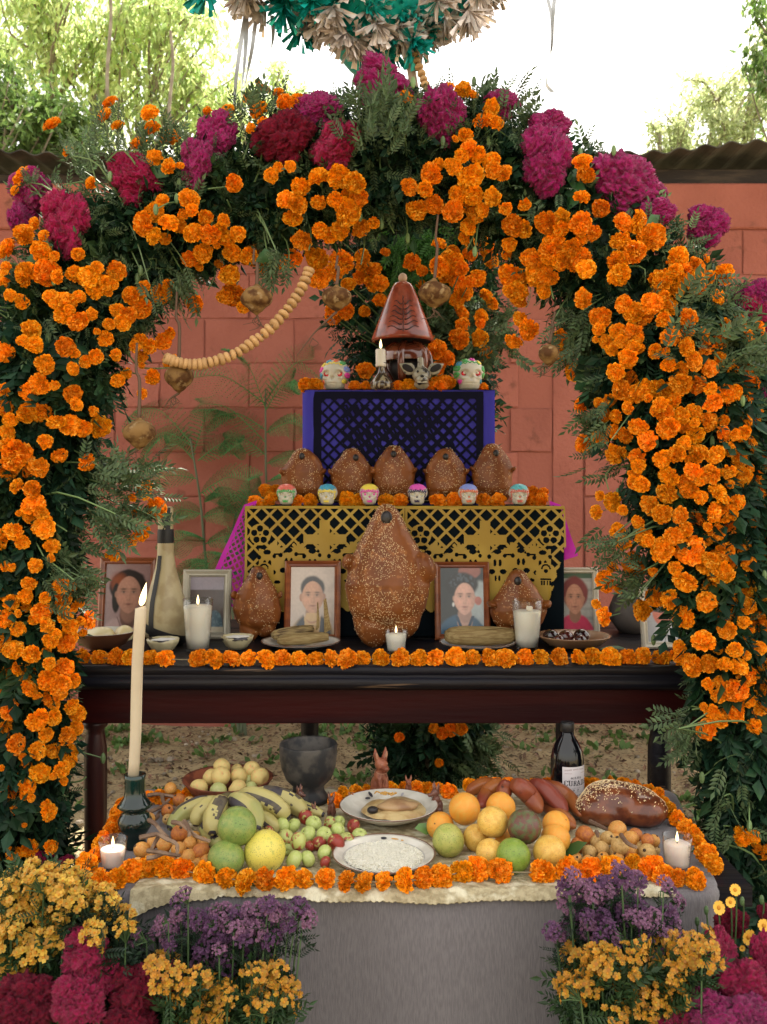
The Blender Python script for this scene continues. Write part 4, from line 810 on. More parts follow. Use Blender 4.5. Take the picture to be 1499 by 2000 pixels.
# ------------------------------------------------------------------ sesame breads
CRUST = mat('glazed_bread', (.21, .064, .013), .48, col2=(.125, .034, .008), ns=15, nlo=.36, nhi=.76, bump=.0014, bs=40, coat=.12, spec=.3, col3=(.30, .11, .03), n3=48, lo3=.56, hi3=.68)
SEED = mat('sesame_seed', (.85, .66, .38), .5, isl=.2); RAISIN = mat('dark_raisin', (.012, .008, .008), .3, bump=.002, bs=90)
def bread(label, base, w_, h, seed, nseed, arms, lean=.12, face=(.0, .86), dep=.42, roll=0, group='standing sesame breads', legs=.37, prof=(.90, 1.0, .93, .74, .50, .33)):
    r = np.random.default_rng(seed); b = MB(); hw = w_ / 2
    # height fractions: centre, half width, half height
    for z in np.linspace(.30, .90, 15):
        q = np.interp(z, [.3, .42, .55, .68, .80, .90], prof); b.ball((0, 0, z * h), (hw * q, hw * q * dep + .012, (.10 + .08 * (1 - z)) * h), 24, 14)
    b.ball((-hw * legs, 0, .17 * h), (hw * .40, hw * .34, .185 * h), 18, 12, 0, (0, -.22, 0)); b.ball((hw * legs, 0, .20 * h), (hw * .40, hw * .34, .16 * h), 18, 12, 0, (0, .25, 0))
    for (x, z, rx, rz, a) in arms: b.ball((x * hw, -.01, z * h), (rx * hw, .028 * w_ / .2 + .008, rz * h), 16, 10, 0, (0, a, 0))
    me = fuse(b, max(.0028, w_ / 55), 4, 'dough', CRUST); V = co(me); N = nrm(me); V += N * (vnoise(V, 14 / w_ * .2, seed) * .0035 + vnoise(V, 60, seed) * .0010)[:, None]; setco(me, V); V = co(me); N = nrm(me)
    t = thing('sesame_bread', label, 'bread', base, group, (-lean, roll, 0)); obj('dough', me, t)
    # seeds sit on the front, thicker towards the middle
    k = np.where(N[:, 1] < -.1)[0]; pr = np.exp(-((V[k, 0] / (hw * .62)) ** 2)) * (vnoise(V[k], 30, seed) > -.35) * (.3 + (V[k, 2] > h * .12)); pr = np.clip(pr, 1e-4, None); pr /= pr.sum()
    q = r.choice(k, nseed, p=pr); P = V[q] + N[q] * .0006 + r.normal(0, .0012, (nseed, 3)); tan = np.cross(N[q], r.normal(0, 1, (nseed, 3)))
    s_ = MB(); s_.ball((0, 0, 0), (.45, .3, 1), 5, 4); SV, SF = s_.arrays(); fs = [np.concatenate(v) for v in SF.values()]
    obj('sesame_seeds', MB().scatter(SV, fs, frames(P, tan, None, r.uniform(.0014, .0020, nseed) * 1.0)).mesh('seeds', SEED), t, kind='stuff')
    fx, fz = face[0] * hw, face[1] * h; c = V[np.argmin((V[:, 0] - fx) ** 2 + (V[:, 2] - fz) ** 2 + (V[:, 1] > 0) * 9)]
    obj('raisin_face', MB().ball((0, 0, 0), (w_ * .065, .006, w_ * .08), 14, 9).mesh('raisin', RAISIN, True), t, (c[0], c[1] - .001, c[2]))
    return t
def lay_breads():
    d = 2.47; b = at(757, 1262, d); bread('huge figure-shaped sesame bread in the middle of the table', (b.x, d, TZ), .232, .375, 3, 2300, [(.86, .56, .26, .115, -.35), (-.90, .60, .16, .06, .3)], .10, (-.02, .905), .5)
    d = 2.56; b = at(503, 1248, d); bread('sesame bread standing between the silver frame and the photo of the man in a vest', (b.x, d, TZ), .135, .205, 4, 330, [(-.95, .62, .10, .05, 0), (.95, .62, .10, .05, 0)], .08, (.1, .87))
    d = 2.56; b = at(1013, 1240, d); bread('sesame bread standing behind the tall glass of milky drink', (b.x, d, TZ), .155, .195, 5, 360, [(-.95, .52, .2, .05, .4), (.95, .52, .2, .05, -.4)], .06, (-.05, .84))
    d = 2.745
    for x, h, s, fx, lab in ((592, 99, 6, 0, 'leftmost'), (687, 97, 7, .2, 'second'), (770, 103, 8, 0, 'middle'), (871, 99, 9, .0, 'fourth'), (963, 106, 10, .1, 'rightmost')):
        p = at(x, 970, d); bread({'leftmost': 'small sesame bread at the left end of the row, behind the red crowned skull', 'second': 'small sesame bread left of centre, behind the blue and yellow sugar skull', 'middle': 'small sesame bread in the middle of the upper row, against the purple paper', 'fourth': 'small sesame bread behind the pink and black sugar skull, fourth of its row', 'rightmost': 'small tall sesame bread at the right end of the upper row'}[lab],
              (p.x, d, T1Z + .001), .132, h * 1.12 * d / F, s, 340, [(-.93, .58, .17, .035, .9), (.93, .58, .17, .035, -.9)], .05, (fx, .84), .34, group='small breads on the lower step', legs=.4, prof=(.88, .93, .97, .86, .64, .42))
lay_breads()

# ------------------------------------------------------------------ sugar skulls
SUG = mat('white_sugar', (.60, .56, .47), .5, sss=.2, bump=.0006, bs=250, coat=.2)
def icing(name, c): return mat('icing_' + name, c, .35, coat=.4)
IC = dict(red=icing('red', (.62, .06, .03)), green=icing('green', (.08, .42, .12)), blue=icing('blue', (.05, .33, .50)), yellow=icing('yellow', (.85, .68, .08)), pink=icing('pink', (.78, .05, .42)), magenta=icing('magenta', (.75, .10, .50)), navy=icing('navy', (.03, .02, .09)), lilac=icing('lilac', (.25, .32, .75)), orange=icing('orange', (.80, .17, .06)), coral=icing('coral', (.75, .16, .12)), teal=icing('teal', (.12, .50, .55)), white=icing('white', (.8, .78, .7)))
FOIL = mat('foil_eye', (.50, .48, .35), .25, metal=.9); FOILR = mat('red_foil_eye', (.55, .02, .04), .2, metal=.6)
def skull_mesh(R=1.0):
    b = MB(); b.ball((0, .1, 1.18), (.98, 1.12, .86), 26, 16); b.ball((0, -.25, .55), (.72, .72, .5), 20, 12); b.ball((0, -.1, .28), (.66, .75, .34), 18, 10)
    b.ball((-.45, -.72, .78), (.24, .2, .17), 10, 8); b.ball((.45, -.72, .78), (.24, .2, .17), 10, 8)
    me = fuse(b, .055, 4, 'skull', SUG); V = co(me); N = nrm(me)
    for sx in (-1, 1):                                   # sockets
        dd = ((V[:, 0] - sx * .40) / .27) ** 2 + ((V[:, 2] - 1.03) / .24) ** 2; V[:, 1] += np.where(V[:, 1] < -.2, .22 * np.clip(1 - dd, 0, 1) ** .6, 0)
    dd = (V[:, 0] / .13) ** 2 + ((V[:, 2] - .74) / .16) ** 2; V[:, 1] += np.where(V[:, 1] < -.3, .13 * np.clip(1 - dd, 0, 1), 0)
    t = (np.abs(V[:, 2] - .40) < .04) & (V[:, 1] < -.3); V[:, 1] += t * .035
    V[:, 2] = np.maximum(V[:, 2], 0); setco(me, V); return me
SK = skull_mesh()
from mathutils.bvhtree import BVHTree
SKB = BVHTree.FromPolygons([v.co.copy() for v in SK.vertices], [list(p.vertices) for p in SK.polygons])
def project(x, z, top=False):
    if top: h = SKB.ray_cast(Vector((x, z, 5)), Vector((0, 0, -1)))
    else: h = SKB.ray_cast(Vector((x, -5, z)), Vector((0, 1, 0)))
    return h[0] + h[1] * .015 if h[0] is not None else None
def skull(label, px, pyb, w_, d, z, cols, big=False, rz=0):
    s = px2m(w_, d) / 2; p = at(px, 960, d); t = thing('sugar_skull', label, 'sugar skull', (p.x, d, z), 'big sugar skulls' if big else 'small sugar skulls', (0, 0, rz))
    obj('skull', SK, t, scale=s)
    def line(fn, n, r_, m, nm):
        q = [project(*fn(u)) for u in np.linspace(0, 1, n)]; q = [a for a in q if a is not None]
        if len(q) > 2: mb.tube([a * s for a in q], r_ * s, 5, 0)
    cap, brow, mouth = cols
    mb = MB()
    if not big:
        for k in range(5):                                 # wavy strokes covering the crown
            line(lambda u, k=k: (-.66 + 1.32 * u, 1.50 + .095 * k + .05 * math.sin(u * 19 + k * 1.7)), 28, .062, 0, '')
        # filled crown cap
        V = co(SK); k = [p_.index for p_ in SK.polygons if p_.center.z > 1.56 and p_.center.y < .6]; m2 = {}
        vs_ = []; fs = []
        for i in k:
            f = []
            for v in SK.polygons[i].vertices:
                if v not in m2: m2[v] = len(vs_); vs_.append((Vector(V[v]) + SK.vertices[v].normal * .018) * s)
                f.append(m2[v])
            if len(f) == 4: fs.append(f)
        if fs: mb.add([list(v) for v in vs_], [fs])
        obj('icing_crown', mb.mesh('icing', IC[cap], True), t)
        mb = MB(); line(lambda u: (-.86 + 1.72 * u, 1.36 + .075 * ((int(u * 17) % 2) * 2 - 1) - .18 * abs(u - .5)), 60, .05, 0, ''); line(lambda u: (-.8 + 1.6 * u, 1.47), 20, .03, 0, '')
        for sx in (-1, 1): line(lambda u: (sx * (.80 - .1 * u + .04 * math.sin(u * 20)), 1.3 - .9 * u), 20, .045, 0, '')
        line(lambda u: (-.22 + .44 * u, .32 + .07 * math.sin(u * 30)), 26, .05, 0, ''); line(lambda u: (-.3 + .6 * u, .46), 12, .025, 0, '')
        line(lambda u: (-.06 + .06 * u, .66 + .2 * u), 6, .03, 0, ''); line(lambda u: (.08 - .06 * u, .66 + .2 * u), 6, .03, 0, '')
        obj('icing_face', mb.mesh('icing', IC[brow], True), t)
    else:
        rr = np.random.default_rng(int(px)); side = ['pink', 'yellow', 'blue', 'orange', 'green', 'lilac'] if cap == 'a' else ['green', 'blue', 'green', 'pink', 'yellow', 'green']
        for k, (x0, z0, rad) in enumerate([(-.82, 1.35, .16), (-.7, 1.66, .15), (-.35, 1.88, .14), (.15, 1.95, .14), (.6, 1.78, .16), (.86, 1.35, .17), (.88, .95, .15), (.7, .55, .13), (-.86, .95, .15), (-.68, .52, .12)]):
            mb = MB(); line(lambda u: (x0 + rad * (1 - .6 * u) * math.cos(u * 15), z0 + rad * (1 - .6 * u) * math.sin(u * 15)), 40, .058, 0, '')
            if mb.n: obj('icing_swirl', mb.mesh('icing', IC[side[k % 6]], True), t)
        mb = MB(); line(lambda u: (-.55 + 1.1 * u, 1.62 + .12 * math.sin(u * math.pi) + .05 * math.sin(u * 25)), 40, .04, 0, ''); obj('icing_brow', mb.mesh('icing', IC['yellow' if cap == 'a' else 'green'], True), t)
    for sx in (-1, 1):
        q = project(sx * .40, 1.03); mb = MB(); mb.ball((0, 0, 0), ((.20 if big else .12) * s, .05 * s, (.18 if big else .11) * s), 14, 8); obj('eye', mb.mesh('eye', FOILR if big else (IC[brow] if cap == 'yellow' else FOIL), True), t, q * s)
        if big: mb = MB(); mb.ball((0, 0, 0), (.10 * s, .04 * s, .09 * s), 10, 6); obj('eye_shine', mb.mesh('eye', SUG, True), t, (q + Vector((sx * .0, -.06, .04))) * s)
    return t
def skulls():
    d = 2.655; z = T1Z + .0025
    for px, c, lab in ((560, ('coral', 'green', 0), 'small sugar skull with a red crown and green icing, leftmost of six'), (640, ('blue', 'yellow', 0), 'small sugar skull with a blue crown and yellow icing'), (722, ('yellow', 'pink', 0), 'small sugar skull with a yellow crown and pink icing'),
                       (816, ('magenta', 'navy', 0), 'small sugar skull with a pink crown and black icing'), (915, ('lilac', 'orange', 0), 'small sugar skull with a lilac blue crown and orange icing'), (1014, ('teal', 'coral', 0), 'small sugar skull with a turquoise crown and coral icing, rightmost of six')):
        skull(lab, px, 988, 40, d, z, c, rz=random.uniform(-.12, .12))
    skull('large red-eyed sugar skull on the top step, with pink and yellow swirls', 655, 762, 60, 2.85, T2Z + .002, ('a', 0, 0), True, -.15)
    skull('large red-eyed sugar skull on the top step, with green and blue swirls', 916, 762, 62, 2.85, T2Z + .002, ('b', 0, 0), True, .1)
skulls()

# ------------------------------------------------------------------ garlands of marigold heads
def garland(label, pts, z, group, step=None, seed=0, face=(0, -1, .5), gaps=(), lift=0, rk=.97):
    """pts: (px, py, r_px) centres of the heads along the string"""
    r = np.random.default_rng(seed); P = []
    pp = spline([(a, b, c) for a, b, c in pts], 400); acc = 0; last = None; heads = []
    for q in pp:
        if last is None or math.hypot(q[0] - last[0], (q[1] - last[1]) * 1.5) > q[2] * 1.72 * (1 + r.uniform(-.15, .22)): heads.append(q); last = q
    root = None; t = None
    for k, (x, y, rp) in enumerate(heads):
        if any(a < x < b for a, b in gaps): continue
        rp = rp * r.uniform(.86, 1.12); d = (H0 - z) * F / ((y - 960) + rp * .62) if y > 1000 else None
        if d is None: d = pts_depth
        rr = rp * d / F * rk; p = Vector((at(x, y, d).x, d, z + rr * .60 + lift))
        if t is None: root = p.copy(); root.z = z; t = thing('marigold_garland', label, 'garland', root, group); 
        P.append(p)
        f = Vector(face) + Vector((r.normal(0, .5), r.normal(0, .3), r.normal(0, .3))); obj('marigold', MG[(k * 5 + seed) % 6], t, p - root + Vector((0, 0, r.uniform(-.001, .003))), head_rot(f, r.uniform(0, 6)), (rr, rr, rr * .9))
    if len(P) > 1: obj('string', MB().tube([p - root for p in P], .0012, 4).mesh('string', mat('string', (.25, .2, .12), .8)), t)
    return t
garland('long straight garland of orange marigold heads along the front edge of the dark table', [(132, 1283, 18), (400, 1288, 18), (760, 1287, 18), (1100, 1285, 19), (1340, 1284, 19)], TZ, None, seed=1, gaps=((345, 362), (608, 618), (995, 1006)))
pts_depth = 2.68
garland('short garland of marigold heads lying between the six small sugar skulls', [(500, 974, 15), (620, 975, 15), (800, 976, 15), (1075, 973, 16)], T1Z, None, seed=2, gaps=((544, 577), (626, 656), (705, 738), (799, 834), (897, 932), (996, 1031)))
pts_depth = 2.79
garland('heap of marigold heads at the left end behind the row of small skulls', [(520, 950, 15), (548, 948, 13)], T1Z + .028, None, seed=3)
garland('heap of marigold heads at the right end behind the row of small skulls', [(1038, 950, 14), (1066, 956, 14)], T1Z + .022, None, seed=4)
pts_depth = 2.815
garland('garland of small marigold heads along the front of the top step', [(694, 756, 13), (760, 760, 13), (830, 758, 13), (880, 752, 14)], T2Z, None, seed=5)
garland('clump of marigold heads left of the left large skull', [(598, 750, 14), (622, 750, 13)], T2Z, None, seed=6)
pts_depth = 2.85
garland('marigold heads piled beside the clay dog head on the top step', [(850, 742, 14), (874, 733, 14), (880, 745, 12)], T2Z + .012, None, seed=7)
garland('single marigold heads peeking out right of the right large skull', [(944, 748, 11), (952, 750, 10)], T2Z, None, seed=8)
# ------------------------------------------------------------------ top step: incense burner, candle, dog head
GLZ = mat('brown_glaze', (.10, .022, .010), .12, col2=(.18, .05, .02), ns=10, coat=.8, bump=.0006, bs=40)
CLAY = mat('red_clay_glaze', (.30, .055, .025), .25, col2=(.17, .03, .015), ns=28, coat=.5, bump=.0006, bs=60)
DKI = mat('engraved_black', (.012, .008, .008), .7)
def burner():
    d = 2.90; p = at(795, 960, d); k = d / F; t = thing('incense_burner', 'glossy brown clay incense burner with windows, under the engraved cone lid', 'incense burner', (p.x, d, T2Z + .001))
    prof = [(.045, 0), (.050, .004), (.046, .02), (.052, .035)]; obj('foot', MB().lathe([(.001, 0)] + prof + [(.001, .036)], 28).mesh('foot', GLZ, True), t)
    mb = MB()
    for a in np.arange(6) * math.pi / 3 + .26:              # arched legs of the pierced body
        mb.tube(spline([(.052 * math.cos(a), .052 * math.sin(a), .03), (.075 * math.cos(a), .075 * math.sin(a), .08), (.066 * math.cos(a), .066 * math.sin(a), .128), (.03 * math.cos(a), .03 * math.sin(a), .15)], 12), [.013] * 3 + [.011] * 6 + [.014] * 3, 9)
    me = mb.mesh('rib', GLZ, True); obj('pierced_body', me, t)
    obj('dome', MB().lathe([(.074, .098), (.076, .112), (.070, .130), (.055, .146), (.03, .156), (.001, .158)], 30).mesh('dome', GLZ, True), t)
    obj('inner_bowl', MB().lathe([(.001, .034), (.04, .04), (.055, .07), (.052, .098), (.001, .09)], 24).mesh('bowl', DKI, True), t)
    # cone lid
    c = at(787, 960, d); t2 = thing('cone_lid', 'tall reddish clay cone lid engraved with curling ribs', 'lid', (c.x, d, T2Z + .160))
    H = .185; prof = [(.088, 0), (.097, .003), (.097, .010), (.084, .045), (.066, .092), (.048, .138), (.034, .170), (.027, .181), (.018, .185), (.012, .188)]
    def wp(V): V = V.copy(); V[:, 2] += .006 * (V[:, 0] / .09) ** 2 * 0; return V
    obj('cone', MB().lathe(prof, 40).mesh('cone', CLAY, True), t2); obj('underside', MB().lathe([(.001, .03), (.084, .001)], 30).mesh('u', DKI), t2)
    obj('knob', MB().ball((0, 0, .199), (.014, .014, .016), 16, 10).mesh('knob', mat('pale_knob', (.42, .26, .16), .5), True), t2)
    def surf(x, z):
        r = np.interp(z, [q[1] for q in prof], [q[0] for q in prof]) + .0006; x = max(-r * .98, min(r * .98, x)); return (x, -math.sqrt(r * r - x * x), z)
    for side in (-1, 1):
        for i in range(6):
            z0 = .030 + i * .0165; L = .044 - i * .0042; q = [surf(side * (.004 + L * u), z0 - .004 + .010 * u + .0035 * math.sin(u * 6.3 + 3.6)) for u in np.linspace(0, 1, 18)]
            obj('engraved_rib', MB().tube(q, np.linspace(.0016, .0007, 18) * 1.15, 5).mesh('rib', DKI), t2)
    obj('engraved_spine', MB().tube([surf(.001 * math.sin(z * 500), z) for z in np.linspace(.018, .135, 40)], .0011, 5).mesh('spine', DKI), t2)
burner()
WAX = mat('white_wax', (.74, .67, .57), .45, sss=.2); WAXC = mat('ivory_wax', (.52, .44, .32), .4, sss=.1, col2=(.46, .38, .27), ns=8)
FLAME = mat('flame', (1.0, .62, .22), .5, emit=7); FLC = mat('flame_core', (1, .74, .34), .5, emit=1.7); WICK = mat('wick', (.02, .015, .012), .9)
def flame(t, base, h, lean=0.0):
    b = Vector(base); w_ = h * .15; mb = MB(); n = 12
    pr = [(w_ * math.sin(math.pi * u ** .62) ** .9 * (1 - .25 * u) + 1e-5, h * u) for u in np.linspace(0, 1, n)]
    mb.lathe(pr, 12, warp=lambda V: V + np.stack([lean * V[:, 2], V[:, 2] * 0, V[:, 2] * 0], -1)); o = obj('flame', mb.mesh('flame', FLC, True), t, b + Vector((0, 0, .002)))
    obj('wick', MB().tube([(0, 0, -.004), (0, 0, .004), (.001 + lean * .004, 0, h * .2)], .0009, 5).mesh('wick', WICK), t, b)
def top_items():
    d = 2.81; k = d / F; z = T2Z + .001
    p = at(746, 960, d); t = thing('candle_holder', 'small dark glazed bottle-shaped candle holder holding the short white candle', 'candle holder', (p.x, d, z))
    obj('body', MB().lathe([(.001, 0), (.030, 0), (.036, .010), (.034, .022), (.024, .036), (.013, .050), (.010, .068), (.0135, .082), (.0105, .083), (.008, .07), (.001, .068)], 26, rfn=lambda a, zz: 1 + .03 * np.cos(a * 12) * (zz < .04)).mesh('body', mat('streaky_glaze', (.05, .03, .02), .15, col2=(.34, .27, .17), ns=25, nlo=.5, nhi=.62, coat=.8, stretch=(3, 3, .7)), True), t)
    o = at(741, 960, d); c = thing('candle', 'short white lit candle standing on the top step', 'candle', (p.x - .003, d, z + .070)); h = .053
    obj('wax', MB().lathe([(.001, 0), (.015, 0), (.0165, .004), (.0155, .012), (.0152, h - .003), (.013, h), (.001, h - .002)], 20, rfn=lambda a, zz: 1 + .04 * np.sin(a * 3 + zz * 90)).mesh('wax', WAX, True), c); flame(c, (0, 0, h), .030)
    # dog-like clay head with ears and a spout on top
    STN = mat('mottled_grey_glaze', (.30, .27, .20), .25, col2=(.05, .04, .035), ns=40, nlo=.5, nhi=.62, coat=.5, bump=.0008, bs=90)
    p = at(824, 960, 2.80); t = thing('clay_dog_head', 'mottled grey clay animal head whistle with big pointed ears and a spout on top', 'clay figure', (p.x, 2.80, z)); s = .0195
    b = MB(); b.ball((0, .3, 2.3), (1.5, 1.5, 1.35), 20, 12); b.ball((0, -.9, 1.35), (1.05, 1.4, .8), 18, 12); b.ball((0, 0, .8), (1.2, 1.3, .8), 16, 10); b.ball((0, -1.7, 1.75), (.5, .6, .4), 12, 8)
    b.tube([(-.15, .1, 3.2), (-.2, .1, 5.0)], [.55, .48], 14)
    for sx in (-1, 1): b.ball((sx * .62, -.75, 2.6), (.36, .3, .36), 12, 8)
    me = fuse(b, .14, 3, 'head', STN); setco(me, co(me) * s); obj('head', me, t)
    for sx in (-1, 1):
        e = MB(); e.ball((sx * 2.25 * s, 0, 3.35 * s), (1.35 * s, .28 * s, .85 * s), 20, 14, 0, (0, -sx * .5, 0), fn=lambda V, sx=sx: V * np.stack([np.ones(len(V)), np.ones(len(V)), np.clip(1.05 - .75 * np.clip(V[:, 0] * sx, -.2, 1), .1, 1.2)], -1)); obj('ear', e.mesh('ear', STN, True), t)
        e = MB(); e.ball((sx * 2.15 * s, -.22 * s, 3.30 * s), (.95 * s, .14 * s, .52 * s), 16, 10, 0, (0, -sx * .5, 0)); obj('ear_hollow', e.mesh('hollow', DKI, True), t)
        obj('eye', MB().ball((sx * .64 * s, -1.08 * s, 2.66 * s), (.17 * s, .08 * s, .19 * s), 10, 6).mesh('eye', DKI, True), t)
    te = MB()
    for k_ in range(7): te.box(((-.72 + k_ * .22) * s, -2.12 * s, .82 * s), ((-.56 + k_ * .22) * s, -1.98 * s, 1.08 * s))
    obj('teeth', te.mesh('teeth', mat('tooth', (.55, .5, .38), .4)), t); obj('mouth', MB().ball((0, -1.72 * s, .95 * s), (.85 * s, .42 * s, .22 * s), 14, 8).mesh('mouth', DKI, True), t)
    obj('nose', MB().ball((0, -2.25 * s, 1.8 * s), (.3 * s, .15 * s, .2 * s), 10, 6).mesh('nose', DKI, True), t)
top_items()

# ------------------------------------------------------------------ framed photographs
def smooth(x, a, b): t = np.clip((x - a) / (b - a), 0, 1); return t * t * (3 - 2 * t)
def ell(X, Y, cx, cy, rx, ry, e=.08): w_ = .05 * vnoise(np.stack([X, Y, X * 0], -1), 4, int(abs(cx * 50 + cy * 30)) % 97); return 1 - smooth(((X - cx) / rx + w_) ** 2 + ((Y - cy) / ry + w_) ** 2, 1 - e * 2.6, 1 + e * 2.6)
def lay(img, m, c): m = m[..., None]; return img * (1 - m) + np.array(c) * m
def lin(c): c = np.array(c) / 255.; return c ** 2.2
def portrait(kind, n=110, m=152):
    X, Y = np.meshgrid(np.linspace(-1, 1, n), np.linspace(1.38, -1.38, m)); nz = vnoise(np.stack([X, Y, X * 0], -1), 5, 3); n2 = vnoise(np.stack([X, Y, X * 0], -1), 14, 4)
    P = lambda bg_: np.ones((m, n, 3)) * lin(bg_)
    def face(img, cx, cy, rx, ry, skin, dark, mouth, age=0):
        u = (X - cx) / rx; v = (Y - cy) / ry; G = lambda a, b_, sa, sb: np.exp(-((u - a) / sa) ** 2 - ((v - b_) / sb) ** 2)
        sk = np.array(lin(skin)); dk = np.array(lin(dark)); img = lay(img, ell(X, Y, cx, cy - ry * .95, rx * .62, ry * .55, .12), sk * .62)
        for s in (-1, 1): img = lay(img, ell(X, Y, cx + s * rx * .98, cy + ry * .02, rx * .13, ry * .17, .2), sk * .75)
        wd = np.sqrt(np.clip(1 - v * v, 0, 1)) * (1 - .20 * np.clip(-v, 0, 1) ** 1.5) * (1 + .05 * G(0, -.35, 9, .3)); M_ = smooth(wd - np.abs(u), -.02, .10) * (np.abs(v) < 1)
        tone = 1.06 - .34 * np.clip(np.abs(u) - .35, 0, 1) ** 1.2 - .16 * u - .12 * np.clip(-v - .5, 0, 1) + .12 * G(0, .55, .45, .22) + .10 * G(-.42, -.12, .2, .16) + .07 * G(.42, -.12, .2, .16) + .10 * G(-.02, -.05, .06, .24) - .20 * G(.13, -.02, .07, .22)
        for s in (-1, 1): tone = tone - .42 * G(s * .40, .16, .24, .11) - .16 * G(s * .36, .00, .2, .05) - .35 * G(s * .095, -.26, .05, .035) - (.10 + .16 * age) * G(s * .36, -.36, .05, .18) - .1 * age * G(s * .6, .05, .1, .2)
        tone = tone - .22 * G(0, -.31, .16, .05) - .22 * G(0, -.68, .26, .05) + .06 * G(0, -.82, .2, .1) - age * .12 * (np.sin(v * 34) > .5) * (v > .42)
        c_ = sk[None, None] * (.30 + .70 * tone[..., None]) * (1 + .05 * n2[..., None]) + (sk - dk)[None, None] * .0; c_[..., 0] *= 1 + .06 * G(-.5, -.2, .3, .2) + .06 * G(.5, -.2, .3, .2); img = img * (1 - M_[..., None]) + c_ * M_[..., None]
        for s in (-1, 1):
            img = lay(img, np.clip(G(s * .40, .31 + .0 * s, .24, .042) * (1.1 - .25 * age), 0, .85), (.03, .02, .015)); img = lay(img, G(s * .40, .135, .15, .038) * .45, (.45, .38, .34)); img = lay(img, np.clip(G(s * .39, .14, .065, .045) * 1.2, 0, .95), (.012, .01, .01)); img = lay(img, G(s * .40, .185, .19, .022) * .8, (.03, .02, .02))
        img = lay(img, np.clip(G(0, -.505 + .03 * np.abs(u), .26, .028) * 1.1, 0, .9), (.09, .03, .025)); img = lay(img, G(0, -.465, .22, .03) * .45, lin(mouth)); img = lay(img, G(0, -.56, .18, .035) * .5, lin(mouth)); return img
    if kind == 'w1':
        g = P((142, 112, 112)); g = lay(g, smooth(-X + nz * .2, -.2, 1) * .5, lin((170, 150, 150))); g = lay(g, ell(X, Y, 0, -1.35, 1.05, .62), lin((178, 150, 148))); g = lay(g, ell(X, Y, .12, -.75, .45, .45), lin((105, 75, 66)))
        g = lay(g, ell(X, Y, .02, .42, .82, .70, .05), lin((30, 20, 22))); g = lay(g, ell(X, Y, -.42, .62, .35, .35, .4) * .8, lin((150, 72, 30))); g = lay(g, ell(X, Y, -.5, -.0, .18, .6), lin((30, 22, 22))); g = face(g, .05, .12, .56, .74, (176, 128, 110), (80, 50, 46), (120, 62, 60))
        g = lay(g, (np.abs(X * .8 + .25 + (Y + 1) * .35) < .025) * (Y < -.75) * .6, lin((90, 66, 66)))
    elif kind == 'm1':
        g = P((196, 180, 168)); g = lay(g, ell(X, Y, 0, -1.45, 1.0, .85), lin((196, 160, 112))); g = lay(g, ell(X, Y, 0, -1.45, .88, .95) * (np.abs(X) > .30 + (Y + 1.4) * .1), lin((52, 58, 68))); g = lay(g, ell(X, Y, .0, -.62, .3, .3), lin((170, 120, 90))); g = lay(g, ell(X, Y, -.0, .50, .54, .50, .08), lin((52, 50, 52)))
        for s in (-1, 1): g = lay(g, ell(X, Y, s * .51, .12, .08, .16), lin((160, 110, 88)))
        g = face(g, 0, .12, .50, .66, (192, 146, 120), (130, 86, 66), (150, 92, 80)); g = lay(g, (np.abs(X) < .30 - (Y + .5) * -.0) * ell(X, Y, 0, -.62, .32, .22) * (Y < -.5) * .8, lin((206, 170, 120)))
    elif kind == 'w2':
        g = P((24, 34, 38)); g = lay(g, ell(X, Y, .85, -.2, .6, 1.0), lin((176, 188, 190))); g = lay(g, ell(X, Y, .35, 1.2, .5, .3), lin((150, 90, 78))); g = lay(g, ell(X, Y, 0, -1.5, 1.15, .95, .05), lin((28, 84, 116))); g = lay(g, ell(X, Y, .12, -.8, .34, .5), lin((205, 160, 140))); g = lay(g, ell(X, Y, .0, .65, .74, .52, .1), lin((14, 16, 22))); g = lay(g, smooth(n2, .1, .5) * ell(X, Y, 0, .8, .6, .35) * .5, lin((90, 105, 120)))
        g = face(g, .12, .08, .50, .66, (218, 168, 150), (160, 100, 88), (178, 80, 84)); g = lay(g, ell(X, Y, .74, .0, .16, .18), lin((190, 110, 95))); g = lay(g, ell(X, Y, -.40, -.15, .05, .09), lin((225, 225, 225)))
        for s in (-1, 1): g = lay(g, (np.abs((X - .12) * 1.0 - s * (Y + 1.5) * .42) < .07) * (Y < -.62) * (Y > -1.3), lin((20, 60, 88)))
    elif kind == 'w3':
        g = P((176, 172, 164)); g = lay(g, (Y > 1.12) * .9, lin((60, 90, 66))); g = lay(g, (X > .2) * (np.sin(Y * 14) > .6) * .3, lin((120, 120, 116))); g = lay(g, ell(X, Y, 0, -1.5, 1.0, .92, .05), lin((214, 62, 96))); g = lay(g, ell(X, Y, 0, -.66, .28, .35), lin((170, 110, 92))); g = lay(g, ell(X, Y, .03, .42, .72, .78, .08), lin((128, 66, 64)))
        g = face(g, .02, .12, .50, .72, (196, 138, 112), (134, 82, 66), (150, 70, 66), 1)
    elif kind == 'blank':
        g = P((146, 138, 150)); g = lay(g, (Y < .72) * 1.0, lin((84, 72, 70))); g = lay(g, ell(X, Y, .35, -1.15, .62, .85, .06), lin((66, 96, 112))); g = lay(g, ell(X, Y, .35, -1.15, .62, .85, .06) * smooth(n2, 0, .4) * .6, lin((110, 140, 150))); g = lay(g, (Y < -1.12) * 1., lin((196, 184, 160)))
    else:
        g = P((170, 170, 176)); g = lay(g, ell(X, Y, .2, -.9, .8, .9), lin((190, 190, 196))); g = lay(g, ell(X, Y, -.2, .2, .5, .6), lin((200, 110, 90))); g = lay(g, ell(X, Y, -.3, .7, .6, .4), lin((40, 34, 36)))
